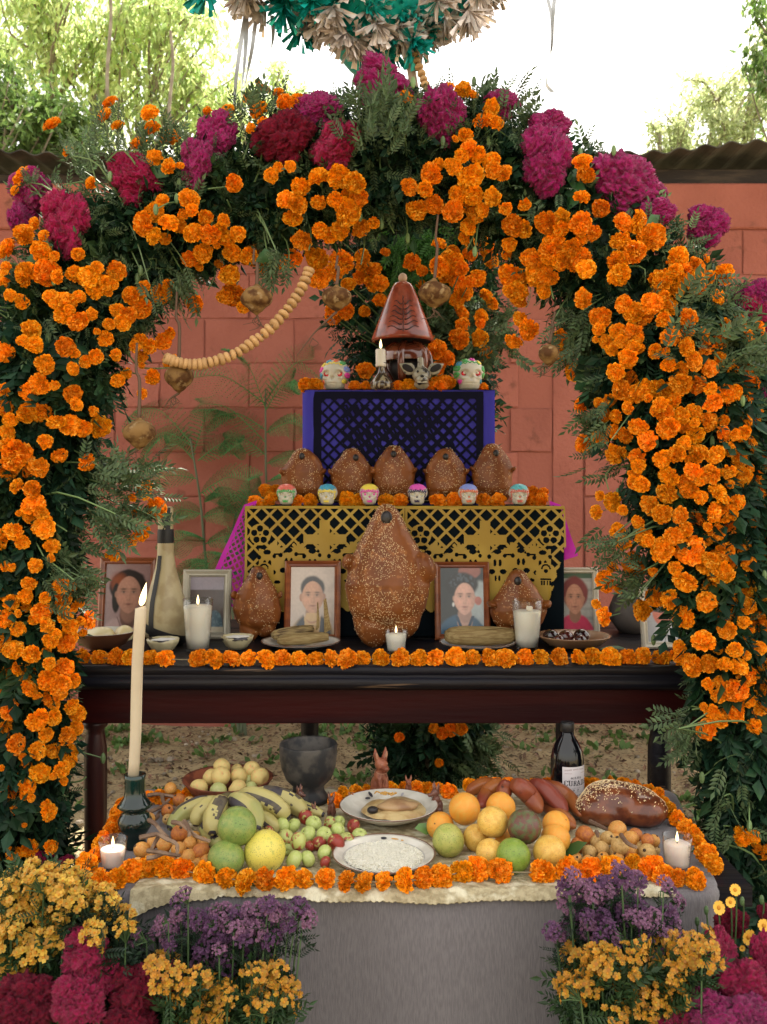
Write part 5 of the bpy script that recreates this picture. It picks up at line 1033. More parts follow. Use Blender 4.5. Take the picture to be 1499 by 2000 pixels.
    sh = 1 - .30 * smooth(X * .8 - Y * .25 + .25 * nz, -.1, 1.3); g = g * (sh * (1 + .07 * n2 + .05 * vnoise(np.stack([X, Y, X * 0], -1), 40, 8)))[..., None]
    for _ in range(2): g[1:-1, 1:-1] = (g[1:-1, 1:-1] * 2 + g[:-2, 1:-1] + g[2:, 1:-1] + g[1:-1, :-2] + g[1:-1, 2:]) / 6
    g = g * .9 + .02 * np.array([1.1, 1., .9]); V = np.stack([X * .5, X * 0, Y * .5], -1).reshape(-1, 3); i, j = np.meshgrid(np.arange(n - 1), np.arange(m - 1)); a = (j * n + i).ravel()
    return V, np.stack([a, a + n, a + n + 1, a + 1], -1), np.concatenate([g.reshape(-1, 3), np.ones((n * m, 1))], 1)
PHOTO = mat('photo_print', (1, 1, 1), .22, attr='print', coat=.3)
FWOOD = mat('varnished_wood', (.26, .075, .022), .3, col2=(.18, .045, .015), ns=6, stretch=(1, 1, 6), coat=.3, bump=.0004, bs=80)
FSIL = mat('champagne_frame', (.36, .33, .26), .42, col2=(.46, .43, .35), ns=8, metal=.25)
FWHT = mat('cream_frame', (.58, .53, .43), .45, col2=(.48, .43, .34), ns=10)
def frame(label, x0, x1, y0, y1, kind, m, fw=.10, lean=.16, d=None, rz=0, mat_w=0):
    d = d or (H0 - TZ) * F / (y1 - 960); k = d / F; w_, h = (x1 - x0) * k, (y1 - y0) * k / math.cos(lean) ; p = at((x0 + x1) / 2, y1, d); b = w_ * fw
    t = thing('picture_frame', label, 'photo frame', (p.x, d, TZ + .001), 'framed photographs', (-lean, 0, rz)); hw = w_ / 2
    def bar(pts, nm):
        V = []                                             # mitred bar with a stepped section
        for (ox, oz), (ix, iz) in pts:
            for u, y in ((0, .004), (0, -.006), (.25, -.010), (.6, -.006), (.8, -.007), (1, -.002), (1, .004)): V.append((ox + (ix - ox) * u, y, oz + (iz - oz) * u))
        f = [[j, j + 1, 7 + j + 1, 7 + j] for j in range(6)] + [[6, 0, 7, 13]]; obj('frame_bar', MB().add(V, [f]).mesh('bar', m), t)
    o = [(-hw, 0), (hw, 0), (hw, h), (-hw, h)]; i_ = [(-hw + b, b), (hw - b, b), (hw - b, h - b), (-hw + b, h - b)]
    for q in range(4): bar([(o[q], i_[q]), (o[(q + 1) % 4], i_[(q + 1) % 4])], 'bar')
    V, f, c = portrait(kind); iw, ih = (w_ - 2 * b) * 1.02, (h - 2 * b) * 1.02; V = V * [iw, 1, ih / 1.38]; V[:, 2] += h / 2; V[:, 1] = -.0005
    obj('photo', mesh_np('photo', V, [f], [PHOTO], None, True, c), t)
    obj('backing', MB().box((-hw + .003, .002, .003), (hw - .003, .006, h - .003)).mesh('backing', mat('board', (.06, .04, .03), .8)), t)
    s = MB(); s.box((-.012, .006, h * .1), (.012, .010, h * .62)); so_ = obj('stand', s.mesh('stand', mat('board', (.06, .04, .03), .8)), t, rot=(-.42, 0, 0))
    return t
frame('wooden framed photo of a dark-haired woman at the left end of the table', 190, 302, 1090, 1246, 'w1', FWOOD, .11, d=2.60)
frame('champagne framed picture of an almost empty grey scene, behind the left tall glass', 355, 450, 1115, 1249, 'blank', FSIL, .15)
frame('wooden framed photo of a man in a dark vest, left of the huge bread', 555, 665, 1098, 1252, 'm1', FWOOD, .11)
frame('wooden framed photo of a woman in a blue blazer, right of the huge bread', 850, 958, 1100, 1251, 'w2', FWOOD, .11)
frame('cream framed photo of an older woman in a pink blouse', 1077, 1172, 1111, 1243, 'w3', FWHT, .12)
frame('cream framed photo half hidden by marigolds at the right end of the table', 1253, 1362, 1150, 1267, 'x', FWHT, .12, rz=.1)

# ------------------------------------------------------------------ things on the table
def thin_glass():
    m = bpy.data.materials.new('thin_clear_glass'); m.use_nodes = True; t = m.node_tree; t.nodes.clear(); N = t.nodes.new; L = t.links.new
    o = N('ShaderNodeOutputMaterial'); mx_ = N('ShaderNodeMixShader'); tr = N('ShaderNodeBsdfTransparent'); gl = N('ShaderNodeBsdfGlossy'); fr = N('ShaderNodeLayerWeight'); gl.inputs['Roughness'].default_value = .03; tr.inputs[0].default_value = (.97, .98, .975, 1); fr.inputs['Blend'].default_value = .22; mm = N('ShaderNodeMath'); mm.operation = 'MULTIPLY'; mm.inputs[1].default_value = .55; L(fr.outputs['Facing'], mm.inputs[0])
    L(mm.outputs[0], mx_.inputs[0]); L(tr.outputs[0], mx_.inputs[1]); L(gl.outputs[0], mx_.inputs[2]); L(mx_.outputs[0], o.inputs[0]); return m
GLASS = thin_glass()
CER = mat('white_ceramic', (.66, .63, .56), .18, coat=.5, col2=(.58, .55, .48), ns=30)
RIM = mat('plate_rim_line', (.16, .07, .04), .3)
def glass(label, px, pyt, pyb, rt, rb, z=TZ, fill=.93, lit=True, name='candle_glass', cat='candle', group='white candles in glasses', ribs=0, waxm=None, lean=0, fh=.02, facets=0):
    kb = 1.12 if z == TZ else 1.0
    d = (H0 - z) * F / (pyb - 960 - rb * .3); k = d / F; h = (pyb - pyt) * k - rb * k * .2; R0, R1 = rb * k, rt * k; p = at(px, 960, d); t = thing(name, label, cat, (p.x, d, z + .001), group); th = .0016
    rf = (lambda a, zz: 1 + .014 * np.sign(np.cos(a * ribs)) * np.clip(zz / h * 3 - .3, 0, 1) * (zz < h * .93)) if ribs else None
    prof = [(.0008, 0), (R0 * .96, 0), (R0, .003)] + [(R0 + (R1 - R0) * u, .003 + (h - .003) * u) for u in (.25, .5, .75, 1)] + [(R1 - th, h)] + [(R0 + (R1 - R0) * u - th, .008 + (h - .008) * u) for u in (.75, .5, .25, 0)] + [(.0008, .008)]
    obj('glass', MB().lathe(prof, 40, rfn=rf).mesh('glass', GLASS, True), t)
    zt = h * fill; q = [(.0008, .0088)] + [(R0 + (R1 - R0) * max(0, (u * zt - .008) / (h - .008)) - th - .0004, max(.0088, u * zt)) for u in (.06, .3, .6, .97)] + [((R0 + (R1 - R0) * (zt - .01) / h - th) * .9, zt), (.0008, zt - .001)]
    obj('wax', MB().lathe(q, 32).mesh('wax', waxm or WAX, True), t)
    if lit: flame(t, (0, 0, zt), fh, lean)
    return t, p, k, zt, R1
glass('tall tapered glass filled with white wax and lit, left of the silver frame foot', 387, 1172, 1279, 30, 23, ribs=14, fill=.87, lit=True, fh=.026)
tg, pg, kg, zt, R1 = glass('tall tapered glass of milky white wax with a floating wick block, beside the right tamale', 1030, 1174, 1276, 30.5, 23, fill=.78, lit=False)
o = MB().box((-.007, -.006, 0), (.009, .006, .012), bev=.002); obj('wick_block', o.mesh('block', WAX), tg, (.004, -.006, zt))
glass('short lit candle glass in front of the huge bread', 774, 1232, 1283, 23.5, 18, ribs=12, fill=.82, fh=.020)

def plate(label, px, py, rp, z, kind='flat', name='plate', m=CER, group='white plates', foot=.010, depth=.02, dd=None):
    d = dd or (H0 - z) * F / (py - 960); R = rp * d / F; p = at(px, 960, d); t = thing(name, label, 'plate', (p.x, d, z + .001), group)
    if kind == 'flat': pr = [(.001, .002), (R * .62, .002), (R * .66, .003), (R * .93, .014), (R, .0165), (R * 1.0, .0185), (R * .93, .0165), (R * .69, .0065), (R * .63, .0052), (.001, .005)]
    else: pr = [(.001, 0), (R * .5, 0), (R * .54, .003), (R * .80, depth * .55), (R * .98, depth), (R, depth + .003), (R * .97, depth + .0035), (R * .78, depth * .62), (R * .52, .007), (.001, .006)]
    obj('dish', MB().lathe(pr, 56).mesh('dish', m, True), t); zz = pr[5][1] + .0004
    ring = MB(); a = np.linspace(0, 2 * math.pi, 57); ring.tube([(R * .997 * math.cos(x), R * .997 * math.sin(x), zz - (.0008)) for x in a], .0011, 5, cap=False); obj('rim_line', ring.mesh('ring', RIM), t)
    return t, p, R, d
HUSK = mat('corn_husk', (.36, .26, .11), .7, col2=(.24, .155, .055), ns=26, stretch=(1, 9, 9), bump=.002, bs=60, tl=.1); HUSK2 = mat('dark_corn_husk', (.34, .24, .10), .7, col2=(.10, .06, .025), ns=16, stretch=(1, 8, 8), bump=.002, bs=60)
def tamale(label, p, L, r_, rz, m, tail=0, tilt=0, tiltx=0):
    mb = MB(); n = 16; pts = [(L * (u - .5), 0, 0) for u in np.linspace(0, 1, n)]; rad = r_ * np.array([.45, .78, .92, 1, 1.03, 1.05, 1.04, 1.02, 1.02, 1.03, 1.0, .96, .92, .86, .76, .45 if not tail else .6]); mb.tube(pts, rad, 26, flat=.8)
    me = mb.mesh('husk', m, True); V = co(me); a = np.arctan2(V[:, 2], V[:, 1]); V[:, 1:] *= (1 + .035 * np.sin(a * 9 + 2 * vnoise(V, 30)) + .06 * vnoise(V, 26, 3))[:, None]; setco(me, V)
    t = thing('tamale', label, 'tamale', p, 'tamales', (tiltx, tilt, rz)); obj('husk', me, t)
    s = MB()                                               # folded edge running along the husk
    q = spline([(-L * .48, -r_ * .5, r_ * .5), (-L * .1, -r_ * .75, r_ * .62), (L * .25, -r_ * .55, r_ * .75), (L * .5, -r_ * .2, r_ * .5)], 12); s.tube(q, r_ * .09, 6, flat=.5); obj('husk_fold', s.mesh('fold', m, True), t)
    if tail:
        for k in range(tail):
            V = []; n = 8; bx = L * .46; 
            for u in np.linspace(0, 1, n):
                w_ = r_ * (.9 - .55 * u) * (1 if k == 0 else .6); x = bx + (L * .10 + k * .02) * u - .02 * k; z = r_ * .2 + L * (.62 - .15 * k) * u ** 1.1; V += [(x - w_ * .3, -w_ * .2, z), (x, -w_ * .7 - .003 * math.sin(u * 9), z), (x + w_ * .9, w_ * .2, z + .003)]
            f = [[i * 3 + j, i * 3 + j + 1, (i + 1) * 3 + j + 1, (i + 1) * 3 + j] for i in range(n - 1) for j in range(2)]; mm = MB().add(V, [f]); obj('husk_tail', mm.mesh('tail', m, True), t, rot=(0, -.15 - k * .25, 0))
    return t
def table_things():
    t, p, R, d = plate('white plate with two wrapped tamales, left of the huge bread', 588, 1265, 77, TZ)
    tamale('dark streaked tamale lying behind the pale one on the left plate', (at(572, 1, d + .03).x, d + .03, TZ + .036), .115, .0185, .28, HUSK2, 0, -.12)
    tamale('pale tamale with its husk tail standing up, on the left plate', (at(592, 1, d - .018).x, d - .018, TZ + .027), .135, .0185, .10, HUSK, 2, -.06)
    t, p, R, d = plate('white plate with one big pale tamale, right of the huge bread', 933, 1267, 74, TZ)
    tamale('big smooth pale tamale alone on the right plate', (at(938, 1, d).x, d, TZ + .034), .185, .030, .02, HUSK, 0, 0)
    # brown dish of dark plums
    BR_ = mat('tan_glazed_clay', (.33, .19, .10), .25, coat=.4, col2=(.24, .12, .06), ns=6); BRO = mat('brown_clay', (.13, .05, .025), .5)
    d = (H0 - TZ) * F / (1266 - 960); R = 73 * d / F; p = at(1120, 960, d); t = thing('clay_dish', 'shallow tan clay dish holding dark syrupy plums', 'dish', (p.x, d, TZ + .001))
    obj('dish', MB().lathe([(.001, 0), (R * .45, 0), (R * .75, .012), (R * .98, .032), (R, .035), (R * .96, .035), (R * .72, .017), (R * .45, .008), (.001, .008)], 44).mesh('dish', BR_, True), t)
    PLUM = mat('syrupy_plum', (.016, .004, .005), .08, col2=(.07, .012, .008), ns=12, coat=1)
    for x, dy, dz, r_, lab in ((1076, .0, .032, .0205, 'leftmost dark plum in the tan dish'), (1105, -.005, .030, .0205, 'reddish dark plum in the middle of the tan dish'), (1137, .004, .032, .021, 'rightmost dark plum in the tan dish'), (1130, -.028, .026, .015, 'small dark plum at the front of the tan dish'), (1088, -.026, .027, .014, 'small dark plum at the front left of the tan dish')):
        obj('plum', MB().ball((0, 0, 0), (r_, r_, r_ * .88), 20, 12).mesh('plum', PLUM, True), None, (at(x, 1, d).x, d + dy, TZ + dz), label=lab, cat='plum', group='dark plums')
    # white bowl of candied pumpkin on the left
    d = (H0 - TZ) * F / (1268 - 960); R = 62 * d / F; p = at(202, 960, d); t = thing('serving_bowl', 'low bowl, white inside and brown outside, holding candied pumpkin', 'bowl', (p.x, d, TZ + .001))
    obj('bowl', MB().lathe([(.001, 0), (R * .4, 0), (R * .72, .014), (R * .97, .042), (R, .046)], 44).mesh('bowl', BRO, True), t); obj('glaze', MB().lathe([(R, .0462), (R * .97, .047), (R * .70, .019), (R * .4, .008), (.001, .008)], 44).mesh('glaze', CER, True), t)
    PUM = mat('candied_pumpkin', (.62, .50, .24), .35, sss=.3, bump=.001, bs=60, coat=.3, col2=(.70, .60, .36), ns=8)
    for x, y, rx, rz, lab in ((195, -.01, .042, .022, 'long slice of candied pumpkin at the left of the bowl'), (240, .012, .026, .024, 'rounded piece of candied pumpkin at the right of the bowl')):
        me = MB().ball((0, 0, 0), (rx, .026, rz), 24, 14).mesh('piece', PUM, True); V = co(me); V[:, 2] += vnoise(V, 40, 2) * .004; V[:, 2] = np.maximum(V[:, 2], -.012); setco(me, V); obj('candied_pumpkin', me, None, (at(x, 1, d).x, d + y, TZ + .036), (.2, -.1, 0), label=lab, cat='candied pumpkin', group='candied pumpkin pieces')
    # two little scalloped bowls of salt
    PB = mat('painted_cream', (.52, .45, .27), .3, col2=(.02, .015, .02), ns=18, nlo=.52, nhi=.57, stretch=(1, 1, 2.6), coat=.3)
    for x, yb, r_, lab in ((319, 1283, 31, 'small black-patterned cream bowl of salt at the foot of the gourd bottle'), (464, 1277, 31, 'small black-patterned cream bowl of salt between the milky glass and the tamales')):
        d = (H0 - TZ) * F / (yb - 8 - 960); R = r_ * d / F; p = at(x, 1, d); t = thing('salt_bowl', lab, 'bowl', (p.x, d, TZ + .001), 'small salt bowls'); sc = lambda a, zz: 1 + .035 * np.cos(a * 9) * (zz > .024)
        obj('bowl', MB().lathe([(.001, 0), (R * .42, 0), (R * .72, .010), (R * .94, .026), (R, .036), (R * .95, .036), (R * .88, .027)], 54, rfn=sc).mesh('bowl', PB, True), t)
        me = MB().lathe([(R * .9, .028), (R * .7, .033), (R * .3, .035), (.001, .0355)], 40).mesh('salt', mat('salt', (.78, .76, .72), .6, bump=.003, bs=200), True); V = co(me); V[:, 2] += vnoise(V, 90, 4) * .002; setco(me, V); obj('salt', me, t)
    # gourd bottle
    GB = mat('gourd_hide', (.46, .38, .22), .45, col2=(.36, .28, .15), ns=24, bump=.0012, bs=60, coat=.15); ST = mat('black_leather', (.012, .012, .014), .5, bump=.001, bs=200); d = 2.50; k = d / F; p = at(324, 1, d)
    t = thing('gourd_bottle', 'tall long-necked gourd bottle with black leather bands, left of the silver frame', 'bottle', (p.x, d, TZ + .001)); yb = 960 + (H0 - TZ) * F / d
    pr = [(1258, .5), (1256, 30), (1240, 40), (1205, 42), (1170, 37), (1140, 28), (1110, 20), (1085, 16.5), (1050, 15), (1010, 14.5), (994, 14.5), (990, 12), (989.5, .5)]
    obj('gourd', MB().lathe([(r_ * k, (yb - y) * k) for y, r_ in pr], 36).mesh('gourd', GB, True), t)
    Z = lambda y: (yb - y) * k; rad = lambda y: np.interp(-y, [-q[0] for q in pr][0:], [q[1] for q in pr]) * k
    for a0, y0, y1, w_ in ((-2.05, 1250, 1085, 13), (-1.2, 1250, 1240, 30)):
        V = []; n = 14
        for u in np.linspace(0, 1, n):
            y = y0 + (y1 - y0) * u; r_ = np.interp(y, sorted([q[0] for q in pr]), [q[1] for q in sorted(pr)]) * k + .0015; ww = w_ * k * (1 - .25 * u) / r_ / 2
            for s in (-1, 0, 1): V.append((r_ * math.cos(a0 + s * ww), r_ * math.sin(a0 + s * ww), Z(y)))
        f = [[i * 3 + j, i * 3 + j + 1, (i + 1) * 3 + j + 1, (i + 1) * 3 + j] for i in range(n - 1) for j in range(2)]
        if y1 != 1240: obj('leather_band', MB().add(V, [f]).mesh('band', ST, True), t)
    obj('leather_base', MB().lathe([(.5 * k, -.0004), (32 * k, 0), (42.5 * k, Z(1238)), (43 * k, Z(1226))], 36, rfn=lambda a, zz: 1 + .004 * np.cos(a * 30), warp=lambda V: V + np.stack([V[:, 0] * 0, V[:, 0] * 0, np.where(V[:, 2] > .012, (V[:, 0] * -.35), 0)], -1)).mesh('base', ST, True), t)
    obj('neck_band', MB().lathe([(15.4 * k, Z(1062)), (16 * k, Z(1058)), (15.8 * k, Z(1040)), (15.2 * k, Z(1034))], 24).mesh('band', ST, True), t)
    V = []
    for u in np.linspace(0, 1, 12):
        y = 1034 + (992 - 1034) * u; r_ = 15.3 * k; 
        for a in (-1.75 + .2 * math.sin(u * 9), -1.2, -.7): V.append((r_ * math.cos(a), r_ * math.sin(a), Z(y)))
    obj('neck_hide', MB().add(V, [[[i * 3 + j, i * 3 + j + 1, (i + 1) * 3 + j + 1, (i + 1) * 3 + j] for i in range(11) for j in range(2)]]).mesh('hide', ST, True), t)
    # dark pot at the right rear
    d = 2.72; p = at(1240, 1, d); obj('dark_pot', MB().lathe([(.001, 0), (.045, 0), (.070, .035), (.074, .07), (.060, .105), (.048, .118), (.054, .130), (.050, .130), (.044, .118), (.001, .10)], 32).mesh('pot', mat('dark_clay', (.05, .042, .04), .55, bump=.001, bs=40, col2=(.12, .10, .09), ns=6), True), None, (p.x, d, TZ + .001), label='dark round clay pot behind the half hidden photo on the right', cat='pot')
    # little leaf
    obj('green_leaf', MB().add([[-.03, 0, 0], [-.01, -.012, .006], [.02, -.010, .006], [.04, 0, .001], [.018, .012, .004], [-.01, .012, .003]], [[[0, 1, 2, 5]], [[5, 2, 3, 4]]]).mesh('leaf', mat('broad_leaf', (.04, .12, .035)), True), None, at(1195, 1268, 2.33) + Vector((0, 0, .0)), (.3, 0, 0), label='green leaf lying on the marigold garland at the right', cat='leaf')
table_things()

# ------------------------------------------------------------------ things hanging from the arch
def hanging():
    G = mat('dried_gourd', (.21, .12, .045), .75, spec=.15, col2=(.075, .033, .013), ns=42, nlo=.42, nhi=.62, bump=.003, bs=45, col3=(.27, .18, .09), n3=60, lo3=.56, hi3=.66); TW = mat('dry_twig', (.10, .055, .032), .8, bump=.001, bs=80)
    for px, py, rx, ry, top, root_, lab, d in ((502, 583, 32, 27, (497, 515), (515, 640), 'pale dried root hanging beside the upper end of the bead garland', 2.06), (350, 735, 28, 30, (346, 600), (322, 795), 'dried root hanging at the lower end of the bead garland', 2.07), (272, 845, 32, 29, (268, 700), (235, 910), 'lowest dried root, hanging in front of the feathery plant', 1.98),
                                       (658, 581, 29, 25, (660, 530), (580, 695), 'dried root hanging left of the cone lid with a long thin tail', 2.05), (849, 572, 33, 27, (856, 450), (850, 612), 'round dried root hanging right of the cone lid', 2.05), (1073, 690, 22, 22, (1085, 640), (1045, 722), 'small dried root hanging by a green leaf at the right', 2.02)):
        c = at(px, py, d); k = d / F; t = thing('hanging_root', lab, 'dried root', c, 'dried roots hanging from the arch')
        b = MB(); b.ball((0, 0, 0), (rx * k, rx * k, ry * k * .82), 24, 16, fn=lambda V: V * (1 - .0 * V[:, 2:3])); b.ball((0, 0, -ry * k * .45), (rx * k * .6, rx * k * .6, ry * k * .62), 18, 10); b.tube([(0, 0, -ry * k * .8), (0, 0, -ry * k * 1.25)], [rx * k * .28, rx * k * .06], 10); b.tube([(0, 0, ry * k * .6), (0, 0, ry * k * 1.05)], [rx * k * .3, rx * k * .12], 10)
        me = fuse(b, .0028, 5, 'root', G); V = co(me); V += nrm(me) * (vnoise(V, 38, int(px)) * .0025)[:, None]; setco(me, V); obj('root', me, t)
        a = at(top[0], top[1] - 30, d + .03) - c; obj('stem', MB().tube(spline([(0, 0, ry * k * .9), (Vector((0, 0, ry * k)) + a * .4) + Vector((.003, 0, 0)), a * .7 - Vector((.003, 0, 0)), a], 16), np.linspace(.0042, .0026, 16), 6).mesh('stem', TW, True), t)
        e = at(*root_, d) - c; s = Vector((0, 0, -ry * k * 1.1)); mb = MB(); mb.tube(spline([s, s.lerp(e, .5) + Vector((-.004, 0, .003)), e], 12), np.linspace(.0032, .0007, 12), 5)
        for q in range(5):
            u = s.lerp(e, random.uniform(.1, .7)); mb.tube(spline([u, u + Vector((random.uniform(-.015, .015), 0, -.012)), u + Vector((random.uniform(-.035, .035), random.uniform(-.01, .01), -.02))], 6), np.linspace(.0011, .0005, 6), 4)
        obj('tail_root', mb.mesh('tail', TW, True), t)
    # bead garlands
    BE = mat('bread_bead', (.42, .21, .07), .5, col2=(.58, .37, .17), ns=30, obj=.14, bump=.0008, bs=120)
    me = MB().lathe([(.12, -.46), (.62, -.5), (.9, -.34), (1, -.05), (.98, .18), (.8, .42), (.5, .5), (.12, .46)], 18).mesh('bead', BE, True)
    def beads(lab, pts, r_, n, d0, d1, k=.62):
        ds = np.linspace(d0, d1, n); pp = spline(pts, n); W_ = [at(x, y, d) for (x, y), d in zip(pp, ds)]; t = thing('bead_garland', lab, 'bead garland', W_[n // 2]); o = W_[n // 2]; tw = MB()
        rr = random.Random(3)
        for i in range(n):
            tg_ = (W_[min(i + 1, n - 1)] - W_[max(i - 1, 0)]).normalized() + Vector((rr.gauss(0, .12), rr.gauss(0, .2) - .25, rr.gauss(0, .12))); s = r_ * ds[i] / F * rr.uniform(.88, 1.1); obj('bead', me, t, W_[i] - o, head_rot(tg_, rr.uniform(0, 6)), (s, s, s * k * 1.5))
        obj('string', MB().tube([w_ - o for w_ in W_], .002, 5).mesh('string', mat('string', (.25, .2, .12), .8)), t)
    beads('curved garland of pale bread-like beads swinging from the arch to the dried root', [(604, 528), (588, 566), (562, 604), (530, 640), (495, 668), (458, 692), (418, 706), (382, 712), (350, 708), (326, 700)], 11.5, 33, 2.06, 2.03)
    beads('short string of wooden beads at the very top of the arch, below the tinsel', [(812, 108), (818, 128), (826, 150), (832, 168), (840, 185)], 8.5, 8, 2.32, 2.3, .75)
    # tinsel ornament
    TEAL = mat('teal_foil', (.01, .38, .34), .28, metal=.35, isl=.45); SILV = mat('silver_foil', (.72, .63, .58), .28, metal=.4, isl=.3); RB = mat('silver_ribbon', (.45, .46, .47), .3, metal=.6, tl=.2)
    o = at(700, 20, 2.35); t = thing('tinsel_ornament', 'hanging ornament of teal and silver foil tassels above the arch', 'tinsel ornament', o)
    def pom(seed):
        r = np.random.default_rng(seed); n = 46; a = r.uniform(0, 6.3, n); e = r.uniform(.1, 1.15, n); Z = np.stack([np.sin(e) * np.cos(a), np.sin(e) * np.sin(a) - .25, np.cos(e)], -1)
        st = [[-.03, 0, 0], [.03, 0, 0], [.06, .03, .5], [-.06, -.03, .5], [.085, -.02, 1], [-.075, .03, .96]]; return MB().scatter(st, [[[0, 1, 2, 3], [3, 2, 4, 5]]], frames(np.zeros((n, 3)), Z, r.uniform(0, 6, n), r.uniform(.75, 1.15, n))).arrays()
    pm = [[], []]
    for s in range(3):
        V, Fd = pom(s); fs = [np.concatenate(v) for v in Fd.values()]
        for q, m in enumerate((TEAL, SILV)): pm[q].append(MB().add(V, fs).mesh('tassel', m))
    R = np.random.default_rng(8)
    def put(x, y, q, dirx, diry, s=1): 
        d = 2.35 + R.normal(0, .05); p = at(x, y, d) - o; f = Vector((dirx + R.normal(0, .15), -.35 + R.normal(0, .2), diry)).normalized(); obj('tassel', pm[q][R.integers(0, 3)], t, p, head_rot(f, R.uniform(0, 6)), .072 * s)
    for x, y in ((405, -18), (555, 12), (590, 48), (660, -5), (718, -5), (800, -10), (835, 30), (745, 68), (765, 92), (805, 78), (905, -25), (612, 0), (870, -5), (775, 20), (690, 25), (560, -20), (940, -40), (850, 55)): put(x, y, 0, (x - 700) / 500, -1, .9)
    for x, y in ((498, -5), (520, 12), (640, 38), (700, 45), (722, 15), (785, 15), (812, 38), (855, 0), (895, 5), (935, -20), (965, -35), (675, 60), (605, 28), (735, 45), (480, -20), (830, 62), (870, 30), (650, 12), (780, 55), (915, 20), (750, 0), (700, 72), (800, 60)): put(x, y, 1, (x - 700) / 450, -1, .95)
    for x in range(380, 1000, 24):
        for q in (0, 1): put(x + R.uniform(-10, 10), -40 - abs(x - 700) * .08 - R.uniform(0, 40), q, (x - 700) / 400, -.8)
    sp = MB()
    sp.tube([(0, 0, .35), (at(775, 60, 2.35) - o), (at(803, 130, 2.35) - o), (at(812, 190, 2.32) - o)], [.01, .012, .011, .011], 8); obj('core_pole', sp.mesh('pole', mat('bare_wood', (.30, .22, .15), .7)), t)
    sp = MB(); sp.lathe([(.001, -.14), (.05, -.10), (.13, .0), (.24, .08), (.26, .14), (.001, .16)], 20); obj('paper_core', sp.mesh('core', TEAL, True), t, at(720, 60, 2.42) - o)
    def rib(pts, w_, d, wind):
        q = spline([at(x, y, d) - o for x, y in pts], 24); V = []
        for i, p in enumerate(q): a = wind * i / 23; V += [p + [w_ * math.cos(a), w_ * math.sin(a), 0], p - [w_ * math.cos(a), w_ * math.sin(a), 0]]
        obj('ribbon', MB().add(V, [[[2 * i, 2 * i + 1, 2 * i + 3, 2 * i + 2] for i in range(23)]]).mesh('ribbon', RB, True), t)
    for pts, w_, wi in (([(480, 30), (470, 90), (462, 150), (458, 205)], .0055, 1.2), ([(482, 30), (480, 100), (474, 160), (470, 215)], .006, -1.5), ([(500, 40), (492, 100), (482, 150), (472, 205)], .005, 2), ([(532, 30), (534, 60), (532, 85), (526, 112)], .0055, 2), ([(711, 95), (711, 110), (710, 130), (708, 150)], .005, .4), ([(697, 90), (696, 108), (696, 124)], .0025, .3), ([(733, 92), (733, 110), (733, 126)], .003, .3),
                       ([(1068, -10), (1077, 30), (1078, 80), (1070, 140), (1068, 165), (1080, 180)], .0050, 2.6), ([(1084, -10), (1080, 40), (1079, 90), (1074, 130)], .005, -2)): rib(pts, w_, 2.35, wi)
    obj('top_cord', MB().tube([(0, 0, .1), (0, 0, 1.6)], .004, 6).mesh('cord', BARK), t, at(720, 0, 2.35) - o)
    obj('ribbon_cord', MB().tube([at(1076, -5, 2.35) - o, at(900, -60, 2.35) - o], .002, 5).mesh('cord', BARK), t)
hanging()
